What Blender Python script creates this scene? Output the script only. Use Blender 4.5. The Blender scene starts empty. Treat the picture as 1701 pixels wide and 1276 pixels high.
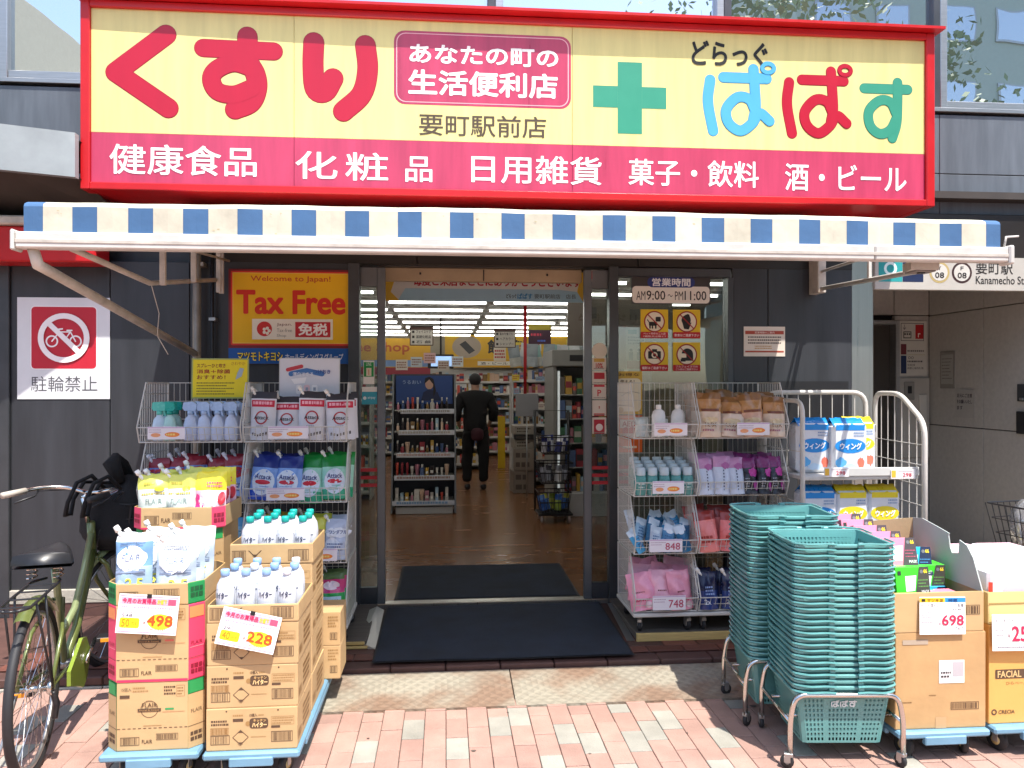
import bpy, bmesh, math, random
from mathutils import Matrix, Vector, noise
random.seed(7)
R_ = math.radians
S = bpy.context.scene
C = S.collection
# ---------------------------------------------------------------- camera, sky, sun, exposure
YAW = R_(4.9)
cam = bpy.data.objects.new('camera', bpy.data.cameras.new('camera'))
C.objects.link(cam); S.camera = cam
cam.location = (0, 0, 1.6); cam.rotation_euler = (R_(90), 0, -YAW)
cam.data.sensor_width = 36; cam.data.lens = 36*1280/1701; cam.data.clip_end = 500; cam.data.clip_start = .05
SUN = Vector((.21, -.41, 1)).normalized()
w = bpy.data.worlds.new('World'); S.world = w; w.use_nodes = True
nt = w.node_tree; nt.nodes.clear()
sky = nt.nodes.new('ShaderNodeTexSky'); sky.sky_type = 'NISHITA'; sky.sun_disc = False
sky.sun_elevation = math.asin(SUN.z); sky.sun_rotation = math.atan2(SUN.x, SUN.y)
sky.air_density = 1.0; sky.dust_density = 1.2; sky.ozone_density = 1.0
bg = nt.nodes.new('ShaderNodeBackground'); bg.inputs[1].default_value = .15
wo = nt.nodes.new('ShaderNodeOutputWorld')
nt.links.new(sky.outputs[0], bg.inputs[0]); nt.links.new(bg.outputs[0], wo.inputs[0])
sl = bpy.data.lights.new('sun', 'SUN'); sl.energy = 3.3; sl.angle = R_(.5); sl.color = (1, .95, .88)
so = bpy.data.objects.new('sun', sl); C.objects.link(so); so.location = (3, -6, 14)
so.rotation_euler = SUN.to_track_quat('Z', 'Y').to_euler()
S.view_settings.view_transform = 'Standard'; S.view_settings.look = 'None'
S.view_settings.gamma = 1; S.view_settings.use_curve_mapping = False
S.view_settings.exposure = 1.32
S.render.engine = 'CYCLES'
S.cycles.use_denoising = True
S.cycles.max_bounces = 8; S.cycles.diffuse_bounces = 4; S.cycles.glossy_bounces = 4
S.cycles.transparent_max_bounces = 12; S.cycles.sample_clamp_indirect = 6

# ---------------------------------------------------------------- materials
MATS = {}
def base_mat(name):
    m = bpy.data.materials.new(name); m.use_nodes = True
    n = m.node_tree.nodes; l = m.node_tree.links
    return m, n, l, n['Principled BSDF']
def mat(name, col, rough=.5, metal=0, var=.10, scale=6, bump=0, bscale=60, emit=0, rnd=0, world=False, stretch=None, coat=0, subs=0):
    m, n, l, b = base_mat(name)
    b.inputs['Roughness'].default_value = rough; b.inputs['Metallic'].default_value = metal
    if coat: b.inputs['Coat Weight'].default_value = coat; b.inputs['Coat Roughness'].default_value = .12
    tc = n.new('ShaderNodeNewGeometry' if world else 'ShaderNodeTexCoord'); src = tc.outputs['Position' if world else 'Object']
    if stretch:
        mp = n.new('ShaderNodeMapping'); mp.inputs['Scale'].default_value = stretch
        l.new(src, mp.inputs[0]); src = mp.outputs[0]
    nz = n.new('ShaderNodeTexNoise'); nz.inputs['Scale'].default_value = scale; nz.inputs['Detail'].default_value = 5
    nz.inputs['Roughness'].default_value = .6
    l.new(src, nz.inputs['Vector'])
    mr = n.new('ShaderNodeMapRange'); mr.inputs[1].default_value = .25; mr.inputs[2].default_value = .75
    mr.inputs[3].default_value = 1-var; mr.inputs[4].default_value = 1+var
    l.new(nz.outputs[0], mr.inputs[0]); fac = mr.outputs[0]
    if rnd:
        oi = n.new('ShaderNodeObjectInfo'); r2 = n.new('ShaderNodeMapRange')
        r2.inputs[3].default_value = 1-rnd; r2.inputs[4].default_value = 1+rnd
        l.new(oi.outputs['Random'], r2.inputs[0])
        mu = n.new('ShaderNodeMath'); mu.operation = 'MULTIPLY'; l.new(fac, mu.inputs[0]); l.new(r2.outputs[0], mu.inputs[1]); fac = mu.outputs[0]
    vm = n.new('ShaderNodeVectorMath'); vm.operation = 'SCALE'; vm.inputs[0].default_value = col[:3]
    l.new(fac, vm.inputs['Scale']); l.new(vm.outputs[0], b.inputs['Base Color'])
    ra = n.new('ShaderNodeMapRange'); ra.inputs[3].default_value = max(rough-.08, .02); ra.inputs[4].default_value = min(rough+.08, 1)
    l.new(nz.outputs[0], ra.inputs[0]); l.new(ra.outputs[0], b.inputs['Roughness'])
    if bump:
        nb = n.new('ShaderNodeTexNoise'); nb.inputs['Scale'].default_value = bscale; nb.inputs['Detail'].default_value = 3
        l.new(src, nb.inputs['Vector'])
        bp = n.new('ShaderNodeBump'); bp.inputs['Strength'].default_value = bump; bp.inputs['Distance'].default_value = .01
        l.new(nb.outputs[0], bp.inputs['Height']); l.new(bp.outputs[0], b.inputs['Normal'])
    if emit:
        b.inputs['Emission Color'].default_value = (*col[:3], 1); b.inputs['Emission Strength'].default_value = emit
    MATS[name] = m
    return m
def rgb(h):
    v = [int(h[i:i+2], 16)/255 for i in (0, 2, 4)]
    return tuple((x/12.92 if x <= .04045 else ((x+.055)/1.055)**2.4) for x in v)
flat = {}
def M(name):
    """material by name; '#rrggbb' (display colour) gives a printed/plastic surface of that colour"""
    if name in MATS: return MATS[name]
    if name[0] == '#':
        gl = name.endswith('g')
        return mat(name, rgb(name[1:7]), .28 if gl else .5, var=.04, scale=9)
    raise KeyError(name)
mat('sign_red', (.43, .006, .028), .32, var=.08, scale=2, stretch=(3, 3, .6))
mat('sign_crimson', (.46, .045, .105), .3, var=.26, scale=2, stretch=(4, 4, .4), world=True)
mat('sign_yellow', (.74, .63, .25), .38, var=.13, scale=2.2, stretch=(5, 5, .4), world=True)
mat('frame_red', (.50, .008, .012), .35, var=.1)
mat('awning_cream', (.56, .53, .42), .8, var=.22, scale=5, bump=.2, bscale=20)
mat('awning_blue', (.05, .13, .27), .8, var=.16, scale=5, bump=.2, bscale=20)
mat('white_paint', (.58, .56, .52), .42, var=.12, scale=9)
mat('white_wire', (.60, .59, .55), .4, var=.1, scale=14)
mat('grimy_white', (.52, .48, .42), .5, var=.25, scale=12)
mat('dark_cladding', (.034, .037, .043), .42, var=.32, scale=1.7, world=True, stretch=(5, 5, .55), bump=.05, bscale=9)
mat('dark_lintel', (.020, .0168, .015), .45, var=.25, scale=3, world=True)
mat('grey_cladding', (.115, .13, .15), .4, var=.28, scale=1.8, world=True, stretch=(6, 6, .7))
mat('canopy_grey', (.28, .31, .32), .5, var=.25, scale=2.5, bump=.1, bscale=6)
mat('soffit_brown', (.05, .04, .034), .7, var=.2)
mat('alu', (.42, .42, .42), .35, metal=.85, var=.1, stretch=(1, 1, 20))
mat('dark_alu', (.075, .08, .088), .38, metal=.5, var=.15)
mat('sash_grey', (.16, .17, .18), .4, metal=.5, var=.15)
mat('steel', (.50, .50, .46), .3, metal=.9, var=.06, scale=3, stretch=(30, 30, .4))
mat('chrome', (.62, .61, .58), .18, metal=1, var=.08)
mat('pipe_grey', (.30, .27, .22), .5, metal=.3, var=.35, scale=7)
mat('beige_stone', (.47, .44, .40), .55, var=.1, scale=28, bump=.06, bscale=120)
mat('joint_dark', (.03, .02, .018), .9)
mat('black_rubber', (.018, .018, .02), .65, var=.2)
mat('black_plastic', (.016, .016, .018), .38, var=.1)
mat('black_cloth', (.0045, .0045, .0055), .85, var=.3, bump=.4, bscale=90)
mat('skin', (.42, .25, .17), .5)
mat('hair', (.012, .010, .010), .6)
mat('maroon', (.05, .008, .016), .7)
mat('card_brown', (.54, .36, .175), .75, var=.12, scale=3, bump=.32, bscale=7, world=True)
mat('card_worn', (.50, .31, .14), .72, var=.16, scale=3.2, bump=.35, bscale=9)
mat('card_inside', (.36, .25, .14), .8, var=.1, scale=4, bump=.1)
mat('card_grey', (.40, .44, .42), .8, var=.1, scale=4)
mat('ink_brown', (.10, .055, .03), .7)
mat('kraft_tape', (.50, .33, .17), .3, var=.05)
mat('basket_teal', (.115, .33, .32), .33, var=.12, scale=12, coat=.4, rnd=.06)
mat('basket_hole', (.02, .10, .10), .6)
mat('dolly_blue', (.15, .30, .42), .5, var=.16, scale=7)
mat('paver_pink', (.375, .23, .185), .85, var=.2, scale=5, world=True, bump=.35, bscale=130, rnd=.10)
mat('paver_pale', (.32, .305, .26), .85, var=.2, scale=5, world=True, bump=.35, bscale=130, rnd=.08)
mat('grout', (.16, .12, .10), .95, var=.3, scale=30)
mat('step_tile', (.145, .050, .034), .6, var=.22, scale=14, bump=.15, bscale=60, rnd=.22)
mat('step_tile_dark', (.085, .040, .032), .65, var=.25, scale=12, rnd=.15)
mat('kerb_stone', (.40, .37, .31), .85, var=.15, scale=30, bump=.3, bscale=90)
mat('plywood_edge', (.50, .36, .13), .7, var=.2, scale=5, stretch=(2, 2, 20))
mat('plywood_top', (.10, .088, .075), .75, var=.3, scale=4, stretch=(1, 12, 1), bump=.2)
mat('door_mat', (.020, .029, .047), .9, var=.38, scale=4.5, bump=.8, bscale=300)
mat('mat_rubber', (.012, .013, .016), .7)
mat('shop_floor', (.21, .092, .036), .25, var=.22, scale=1.6, bump=.05, bscale=2.5, stretch=(1, 3, 1))
mat('asphalt', (.06, .06, .062), .9, var=.2, scale=20, bump=.3, bscale=150)
mat('wall_cream', (.36, .33, .26), .7, var=.05)
mat('ceiling_white', (.50, .50, .46), .8, var=.03)
mat('tube', (1, .98, .92), .5, var=0, emit=4.2)
mat('screen', (.35, .55, .9), .3, var=0, emit=.35)
mat('fridge_light', (.8, .85, .83), .3, var=0, emit=.15)
mat('shelf_white', (.55, .55, .53), .4, var=.06)
mat('wood_beam', (.42, .31, .19), .5, var=.12, scale=6)
mat('bike_green', (.13, .16, .045), .3, metal=.2, var=.1, coat=.6)
mat('bike_pale', (.26, .31, .15), .3, metal=.2, var=.1, coat=.6)
mat('lime_guard', (.22, .31, .04), .35, var=.06, coat=.3)
mat('amber', (.85, .30, .02), .25)
mat('grass', (.10, .17, .035), .7, var=.3)
mat('bark', (.09, .065, .045), .9, var=.3, scale=9, bump=.6, bscale=14)
mat('leaf', (.13, .20, .07), .6, var=.5, scale=1.5)
mat('leaf_light', (.22, .30, .11), .6, var=.4, scale=2)
mat('facing_beige', (.50, .46, .36), .8, var=.06)
mat('facing_green', (.42, .50, .44), .7, var=.05)
mat('clear_film', (.62, .66, .72), .14, var=.1)
mat('bag_foil', (.6, .6, .62), .2, metal=.7, var=.2, bump=1, bscale=14)
def glass_mat(name, tint, refl, rough=.0, body=0, bodycol=(.1, .12, .12), ior=1.5):
    m, n, l, b = base_mat(name); n.remove(b)
    out = n['Material Output']
    gl = n.new('ShaderNodeBsdfGlossy'); gl.inputs['Roughness'].default_value = rough; gl.inputs[0].default_value = (.95, .97, 1, 1)
    if body:
        tr = n.new('ShaderNodeBsdfDiffuse'); tr.inputs[0].default_value = (*bodycol, 1)
    else:
        tr = n.new('ShaderNodeBsdfTransparent'); tr.inputs[0].default_value = (*tint, 1)
    fr = n.new('ShaderNodeFresnel'); fr.inputs[0].default_value = ior
    ma = n.new('ShaderNodeMath'); ma.operation = 'MULTIPLY_ADD'; ma.inputs[1].default_value = 1; ma.inputs[2].default_value = refl; ma.use_clamp = True
    l.new(fr.outputs[0], ma.inputs[0])
    mx = n.new('ShaderNodeMixShader'); l.new(ma.outputs[0], mx.inputs[0]); l.new(tr.outputs[0], mx.inputs[1]); l.new(gl.outputs[0], mx.inputs[2])
    tc = n.new('ShaderNodeTexCoord'); nz = n.new('ShaderNodeTexNoise'); nz.inputs['Scale'].default_value = 1.1
    bp = n.new('ShaderNodeBump'); bp.inputs['Strength'].default_value = .05; bp.inputs['Distance'].default_value = .05
    l.new(tc.outputs['Object'], nz.inputs['Vector']); l.new(nz.outputs[0], bp.inputs['Height']); l.new(bp.outputs[0], gl.inputs['Normal'])
    l.new(mx.outputs[0], out.inputs[0]); MATS[name] = m
glass_mat('shop_glass', (.78, .82, .80), .02)
glass_mat('upper_glass', (0, 0, 0), .62, body=1, bodycol=(.10, .13, .13))
glass_mat('thin_film', (.93, .95, .97), .03, rough=.1)
def plate_mat():
    m, n, l, b = base_mat('checker_plate')
    b.inputs['Roughness'].default_value = .5; b.inputs['Metallic'].default_value = .35
    tc = n.new('ShaderNodeTexCoord')
    def nz(s, d=4):
        x = n.new('ShaderNodeTexNoise'); x.inputs['Scale'].default_value = s; x.inputs['Detail'].default_value = d; l.new(tc.outputs['Object'], x.inputs['Vector']); return x
    a = nz(2.6); r = n.new('ShaderNodeValToRGB'); r.color_ramp.elements[0].position = .44; r.color_ramp.elements[1].position = .62
    r.color_ramp.elements[0].color = (.42, .38, .30, 1); r.color_ramp.elements[1].color = (.32, .215, .15, 1)
    l.new(a.outputs[0], r.inputs[0])
    w1 = n.new('ShaderNodeTexWave'); w1.wave_type = 'BANDS'; w1.bands_direction = 'DIAGONAL'; w1.inputs['Scale'].default_value = 9; w1.inputs['Distortion'].default_value = 0
    l.new(tc.outputs['Object'], w1.inputs['Vector'])
    mp = n.new('ShaderNodeMapping'); mp.inputs['Rotation'].default_value = (0, 0, R_(90)); l.new(tc.outputs['Object'], mp.inputs[0])
    w2 = n.new('ShaderNodeTexWave'); w2.bands_direction = 'DIAGONAL'; w2.inputs['Scale'].default_value = 9; l.new(mp.outputs[0], w2.inputs['Vector'])
    sx = n.new('ShaderNodeSeparateXYZ'); l.new(tc.outputs['Object'], sx.inputs[0])
    ch = n.new('ShaderNodeTexChecker'); ch.inputs['Scale'].default_value = 32; l.new(tc.outputs['Object'], ch.inputs['Vector'])
    mx = n.new('ShaderNodeMix'); l.new(ch.outputs['Fac'], mx.inputs[0]); l.new(w1.outputs['Fac'], mx.inputs[2]); l.new(w2.outputs['Fac'], mx.inputs[3])
    bp = n.new('ShaderNodeBump'); bp.inputs['Strength'].default_value = .6; bp.inputs['Distance'].default_value = .005
    l.new(mx.outputs[0], bp.inputs['Height']); l.new(bp.outputs[0], b.inputs['Normal'])
    cr = n.new('ShaderNodeMapRange'); cr.inputs[3].default_value = .86; cr.inputs[4].default_value = 1.08; l.new(mx.outputs[0], cr.inputs[0])
    vm = n.new('ShaderNodeVectorMath'); vm.operation = 'SCALE'; l.new(r.outputs[0], vm.inputs[0]); l.new(cr.outputs[0], vm.inputs['Scale'])
    l.new(vm.outputs[0], b.inputs['Base Color']); MATS['checker_plate'] = m
plate_mat()
def brick_mat():
    m, n, l, b = base_mat('paving_pattern'); b.inputs['Roughness'].default_value = .85
    tc = n.new('ShaderNodeTexCoord'); mp = n.new('ShaderNodeMapping'); mp.inputs['Rotation'].default_value = (0, 0, R_(90)); mp.inputs['Scale'].default_value = (1, 1, 1)
    l.new(tc.outputs['Object'], mp.inputs[0])
    br = n.new('ShaderNodeTexBrick'); br.inputs['Color1'].default_value = (.40, .20, .155, 1); br.inputs['Color2'].default_value = (.45, .30, .22, 1); br.inputs['Mortar'].default_value = (.13, .10, .085, 1)
    br.inputs['Scale'].default_value = 1; br.inputs['Brick Width'].default_value = .2; br.inputs['Row Height'].default_value = .1; br.inputs['Mortar Size'].default_value = .003
    l.new(mp.outputs[0], br.inputs['Vector']); l.new(br.outputs[0], b.inputs['Base Color']); MATS['paving_pattern'] = m
brick_mat()

# ---------------------------------------------------------------- mesh builder
TXT = {}
def text_data(s, bold, res):
    k = (s, bold, res)
    if k in TXT: return TXT[k]
    cu = bpy.data.curves.new('t', 'FONT'); cu.body = s; cu.size = 1; cu.offset = bold; cu.resolution_u = res; cu.dimensions = '2D'; cu.fill_mode = 'FRONT'
    ob = bpy.data.objects.new('t', cu)
    me = bpy.data.meshes.new_from_object(ob)
    vs = [(v.co.x, v.co.y) for v in me.vertices]; fs = [tuple(p.vertices) for p in me.polygons]
    bpy.data.objects.remove(ob); bpy.data.curves.remove(cu); bpy.data.meshes.remove(me)
    if not vs: vs = [(0, 0), (1, 1)]; fs = []
    x0 = min(v[0] for v in vs); x1 = max(v[0] for v in vs); y0 = min(v[1] for v in vs); y1 = max(v[1] for v in vs)
    TXT[k] = ([((x-x0)/max(x1-x0, 1e-6), (y-y0)/max(y1-y0, 1e-6)) for x, y in vs], fs, (x1-x0)/max(y1-y0, 1e-6))
    return TXT[k]
def face(X, Y, Z, yaw=0, roll=0, pitch=0):
    """plane seen from the street: local x right, y up, z out of the wall"""
    c, s = math.cos(R_(yaw)), math.sin(R_(yaw))
    m = Matrix(((c, 0, s, X), (s, 0, -c, Y), (0, 1, 0, Z), (0, 0, 0, 1)))
    return m @ Matrix.Rotation(R_(roll), 4, 'Z') @ Matrix.Rotation(R_(pitch), 4, 'X')
class MB:
    def __init__(s, T=None):
        s.v = []; s.f = []; s.fm = []; s.sm = []; s.mats = []; s.T = T; s.warp = None
    def mi(s, m):
        if m not in s.mats: s.mats.append(m)
        return s.mats.index(m)
    def add(s, vs, fs, m, smooth=False):
        o = len(s.v); i = s.mi(m)
        for p in vs:
            p = Vector(p)
            if s.warp: p = s.warp(p)
            if s.T is not None: p = s.T @ p
            s.v.append(p)
        for f in fs: s.f.append([o+k for k in f]); s.fm.append(i); s.sm.append(smooth)
        return s
    def box(s, x0, x1, y0, y1, z0, z1, m):
        v = [(x, y, z) for x in (x0, x1) for y in (y0, y1) for z in (z0, z1)]
        return s.add(v, [(0, 1, 3, 2), (4, 6, 7, 5), (0, 4, 5, 1), (2, 3, 7, 6), (0, 2, 6, 4), (1, 5, 7, 3)], m)
    def cbox(s, x0, x1, y0, y1, z0, z1, m, b=.004):
        """box with bevelled edges"""
        vs = []; idx = {}
        for i, (x, sx) in enumerate(((x0, 1), (x1, -1))):
            for j, (y, sy) in enumerate(((y0, 1), (y1, -1))):
                for k, (z, sz) in enumerate(((z0, 1), (z1, -1))):
                    idx[i, j, k] = len(vs)
                    vs += [(x, y+sy*b, z+sz*b), (x+sx*b, y, z+sz*b), (x+sx*b, y+sy*b, z)]
        fs = []
        for i in (0, 1): fs.append([idx[i, j, k]+0 for j, k in ((0, 0), (0, 1), (1, 1), (1, 0))])
        for j in (0, 1): fs.append([idx[i, j, k]+1 for i, k in ((0, 0), (0, 1), (1, 1), (1, 0))])
        for k in (0, 1): fs.append([idx[i, j, k]+2 for i, j in ((0, 0), (0, 1), (1, 1), (1, 0))])
        for i in (0, 1):
            for j in (0, 1): a, c = idx[i, j, 0], idx[i, j, 1]; fs.append([a, a+1, c+1, c])
            for k in (0, 1): a, c = idx[i, 0, k], idx[i, 1, k]; fs.append([a, a+2, c+2, c])
        for j in (0, 1):
            for k in (0, 1): a, c = idx[0, j, k], idx[1, j, k]; fs.append([a+1, a+2, c+2, c+1])
        for a in idx.values(): fs.append([a, a+1, a+2])
        return s.add(vs, fs, m)
    def quad(s, a, b, c, d, m): return s.add([a, b, c, d], [(0, 1, 2, 3)], m)
    def poly(s, pts, z, m): return s.add([(x, y, z) for x, y in pts], [tuple(range(len(pts)))], m)
    def prism(s, pts, h0, h1, m, ax='z'):
        n = len(pts)
        def q(p, h): return (p[0], p[1], h) if ax == 'z' else ((h, p[0], p[1]) if ax == 'x' else (p[0], h, p[1]))
        return s.add([q(p, h0) for p in pts]+[q(p, h1) for p in pts],
                     [tuple(range(n))[::-1], tuple(range(n, 2*n))]+[(i, (i+1) % n, n+(i+1) % n, n+i) for i in range(n)], m)
    def tube(s, pts, r, m, seg=6, closed=False, caps=True):
        pts = [Vector(p) for p in pts]; n = len(pts); vs = []; fs = []
        rr = r if isinstance(r, (list, tuple)) else [r]*n
        ref = None
        for i, p in enumerate(pts):
            a = pts[(i-1) % n] if (closed or i > 0) else p; b = pts[(i+1) % n] if (closed or i < n-1) else p
            t = (b-a).normalized()
            if ref is None: ref = Vector((0, 0, 1)) if abs(t.z) < .9 else Vector((1, 0, 0))
            u = (ref-t*ref.dot(t))
            if u.length < 1e-4: u = t.orthogonal()
            u.normalize(); ref = u; q = t.cross(u)
            k = 1
            if (closed or 0 < i < n-1):
                t1 = (p-a).normalized(); t2 = (b-p).normalized(); k = 1/max(.5, math.sqrt(max(.01, (1+t1.dot(t2))/2)))
            for j in range(seg):
                an = 2*math.pi*(j+.5)/seg; vs.append(p+(u*math.cos(an)+q*math.sin(an))*rr[i]*(k if seg < 12 else 1))
        L = n if closed else n-1
        for i in range(L):
            for j in range(seg):
                a = i*seg+j; b = i*seg+(j+1) % seg; c = ((i+1) % n)*seg; fs.append((a, b, c+(j+1) % seg, c+j))
        if caps and not closed: fs += [tuple(range(seg))[::-1], tuple((n-1)*seg+j for j in range(seg))]
        return s.add(vs, fs, m, smooth=seg > 5)
    def lathe(s, prof, c, m, seg=14, ax='z', smooth=True):
        vs = []; fs = []; n = len(prof)
        for r, h in prof:
            for j in range(seg):
                a = 2*math.pi*j/seg; x, y = r*math.cos(a), r*math.sin(a)
                vs.append((c[0]+x, c[1]+y, c[2]+h) if ax == 'z' else ((c[0]+h, c[1]+x, c[2]+y) if ax == 'x' else (c[0]+x, c[1]+h, c[2]+y)))
        for i in range(n-1):
            for j in range(seg): fs.append((i*seg+j, i*seg+(j+1) % seg, (i+1)*seg+(j+1) % seg, (i+1)*seg+j))
        fs += [tuple(range(seg))[::-1], tuple((n-1)*seg+j for j in range(seg))]
        return s.add(vs, fs, m, smooth)
    # flat print, in the local plane (x right, y up), lifted by l layers
    def R(s, x0, y0, x1, y1, m, l=1): z = l*.0009; return s.add([(x0, y0, z), (x1, y0, z), (x1, y1, z), (x0, y1, z)], [(0, 1, 2, 3)], m)
    def RR(s, x0, y0, x1, y1, r, m, l=1, n=5):
        p = []
        for cx, cy, a0 in ((x1-r, y0+r, -90), (x1-r, y1-r, 0), (x0+r, y1-r, 90), (x0+r, y0+r, 180)):
            for i in range(n+1): a = R_(a0+90*i/n); p.append((cx+r*math.cos(a), cy+r*math.sin(a)))
        return s.poly(p, l*.0009, m)
    def disc(s, cx, cy, r, m, l=1, n=22, ry=None): return s.poly([(cx+r*math.cos(2*math.pi*i/n), cy+(ry or r)*math.sin(2*math.pi*i/n)) for i in range(n)], l*.0009, m)
    def ring(s, cx, cy, r0, r1, m, l=1, n=24):
        z = l*.0009; vs = []
        for i in range(n): a = 2*math.pi*i/n; vs += [(cx+r0*math.cos(a), cy+r0*math.sin(a), z), (cx+r1*math.cos(a), cy+r1*math.sin(a), z)]
        return s.add(vs, [(2*i, 2*i+1, (2*i+3) % (2*n), (2*i+2) % (2*n)) for i in range(n)], m)
    def frame(s, x0, y0, x1, y1, t, m, l=1):
        z = l*.0009
        return s.add([(x0, y0, z), (x1, y0, z), (x1, y1, z), (x0, y1, z), (x0+t, y0+t, z), (x1-t, y0+t, z), (x1-t, y1-t, z), (x0+t, y1-t, z)],
                     [(0, 1, 5, 4), (1, 2, 6, 5), (2, 3, 7, 6), (3, 0, 4, 7)], m)
    def text(s, t, x0, y0, x1, y1, m, l=2, bold=0, res=2, keep=None):
        vs, fs, asp = text_data(t, 0, res)
        if keep:                       # keep the letter proportions inside the box ('l', 'c', 'r')
            w = min(x1-x0, (y1-y0)*asp); d = (x1-x0)-w
            if keep == 'l': x1 = x0+w
            elif keep == 'r': x0 = x1-w
            else: x0 += d/2; x1 = x0+w
        if bold:                       # heavier weight: the same outline laid again round a small circle
            h = (y1-y0); r = bold*h*.85; n = 6 if bold < .025 else 9
            x0 += r; x1 -= r; y0 += r; y1 -= r
            for k in range(n):
                an = 2*math.pi*k/n; dx, dy = r*math.cos(an), r*math.sin(an)
                s.add([(x0+a*(x1-x0)+dx, y0+b*(y1-y0)+dy, l*.0009+k*.00007) for a, b in vs], fs, m)
            return s
        return s.add([(x0+a*(x1-x0), y0+b*(y1-y0), l*.0009) for a, b in vs], fs, m)
    def stroke(s, pts, wd, m, l=2, closed=False, smooth=True, ramp=.0012):
        P = [Vector(p) for p in pts]
        if smooth and len(P) > 2:
            Q = []; n = len(P)
            for i in range(n if closed else n-1):
                a = P[(i-1) % n] if (closed or i) else P[0]*2-P[1]; b = P[i]; c = P[(i+1) % n]
                d = P[(i+2) % n] if (closed or i+2 < n) else c*2-b
                for k in range(6):
                    t = k/6; Q.append(.5*((2*b)+(c-a)*t+(2*a-5*b+4*c-d)*t*t+(3*b-a-3*c+d)*t**3))
            Q.append(P[0] if closed else P[-1]); P = Q
        n = len(P); vs = []; fs = []; h = wd/2
        for i, p in enumerate(P):
            t = (P[min(i+1, n-1)]-P[max(i-1, 0)])
            if closed and i in (0, n-1): t = P[1]-P[-2]
            t.normalize(); nn = Vector((-t.y, t.x)); z = l*.0009+ramp*i/n
            vs += [(p.x+nn.x*h, p.y+nn.y*h, z), (p.x-nn.x*h, p.y-nn.y*h, z)]
        for i in range(n-1): fs.append((2*i, 2*i+1, 2*i+3, 2*i+2))
        s.add(vs, fs, m)
        if not closed:
            for p, q, z in ((P[0], P[1], l*.0009-.0002), (P[-1], P[-2], l*.0009+ramp+.0002)): s.poly([(p.x+h*math.cos(a*math.pi/10), p.y+h*math.sin(a*math.pi/10)) for a in range(20)], z, m)
        return s
    def barcode(s, x0, y0, x1, y1, m, l=2, n=14, frame=.004):
        if frame: s.frame(x0, y0, x1, y1, frame, m, l)
        rn = random.Random(int(x0*1e4)+n); x = x0+frame*2.5; W = (x1-x0-frame*5)/n
        for i in range(n):
            wd = W*rn.choice((.3, .45, .65)); s.R(x, y0+frame*2, x+wd, y1-frame*2, m, l); x += W
        return s
    def lines(s, x0, y0, x1, y1, n, m, l=2, seed=1, fill=.5):
        """rows of small print"""
        rn = random.Random(seed); H = (y1-y0)/n
        for i in range(n):
            y = y1-(i+1)*H+H*.25; x = x0; e = x1-(x1-x0)*rn.choice((0, .1, .3))
            while x < e:
                wd = H*fill*rn.uniform(.5, 1.3); s.R(x, y, min(x+wd, x1), y+H*fill, m, l); x += wd+H*.16
        return s
    def mesh(s, name, org=(0, 0, 0)):
        me = bpy.data.meshes.new(name); o = Vector(org)
        me.from_pydata([tuple(p-o) for p in s.v], [], s.f)
        for k in s.mats: me.materials.append(M(k))
        me.polygons.foreach_set('material_index', s.fm); me.polygons.foreach_set('use_smooth', s.sm); me.update()
        return me
    def build(s, name, parent=None, label=None, cat=None, group=None, kind=None, org=(0, 0, 0), keepworld=False):
        o = bpy.data.objects.new(name, s.mesh(name, org)); C.objects.link(o)
        o.location = org
        if parent is not None:
            o.parent = parent
        tag(o, label, cat, group, kind); return o
def tag(o, label=None, cat=None, group=None, kind=None):
    if label: o['label'] = label
    if cat: o['category'] = cat
    if group: o['group'] = group
    if kind: o['kind'] = kind
    return o
def empty(name, loc=(0, 0, 0), yaw=0, label=None, cat=None, group=None, parent=None, kind=None):
    o = bpy.data.objects.new(name, None); C.objects.link(o); o.location = loc; o.rotation_euler = (0, 0, R_(yaw)); o.empty_display_size = .05
    if parent is not None: o.parent = parent
    return tag(o, label, cat, group, kind)
def copy_tree(o, loc=None, yaw=None, label=None, group=None, parent=None, name=None):
    c = o.copy(); C.objects.link(c)
    if parent is not None: c.parent = parent
    if loc is not None: c.location = loc
    if yaw is not None: c.rotation_euler = (0, 0, R_(yaw)) if not isinstance(yaw, tuple) else tuple(R_(a) for a in yaw)
    if label: c['label'] = label
    if group: c['group'] = group
    for ch in KIDS.get(o.name, [])or list(o.children): copy_tree(ch, parent=c)
    return c
KIDS = {}
ORD = 'first second third fourth fifth sixth seventh eighth ninth tenth eleventh twelfth thirteenth fourteenth fifteenth sixteenth seventeenth eighteenth nineteenth twentieth'.split()
ORD += ['twenty-'+o for o in ORD[:9]]+['thirtieth']
# ================================================================ THE GROUND
g = MB(); g.box(-60, 60, -60, -3.0, -.3, -.10, 'asphalt'); g.build('road', kind='structure')
pv = MB(); pv.box(-60, 60, -3.0, 12, -.25, -.012, 'grout')
pavement = pv.build('pavement', kind='structure')
pp = MB(); pp.box(-25, 25, -2.8, 2.0, -.011, 0, 'paving_pattern'); pp.build('paving_sheet', pavement, kind='structure')
k = MB(); k.cbox(-60, 60, -3.0, -2.8, -.1, .005, 'kerb_stone', .01); k.build('kerb', kind='structure')
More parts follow.
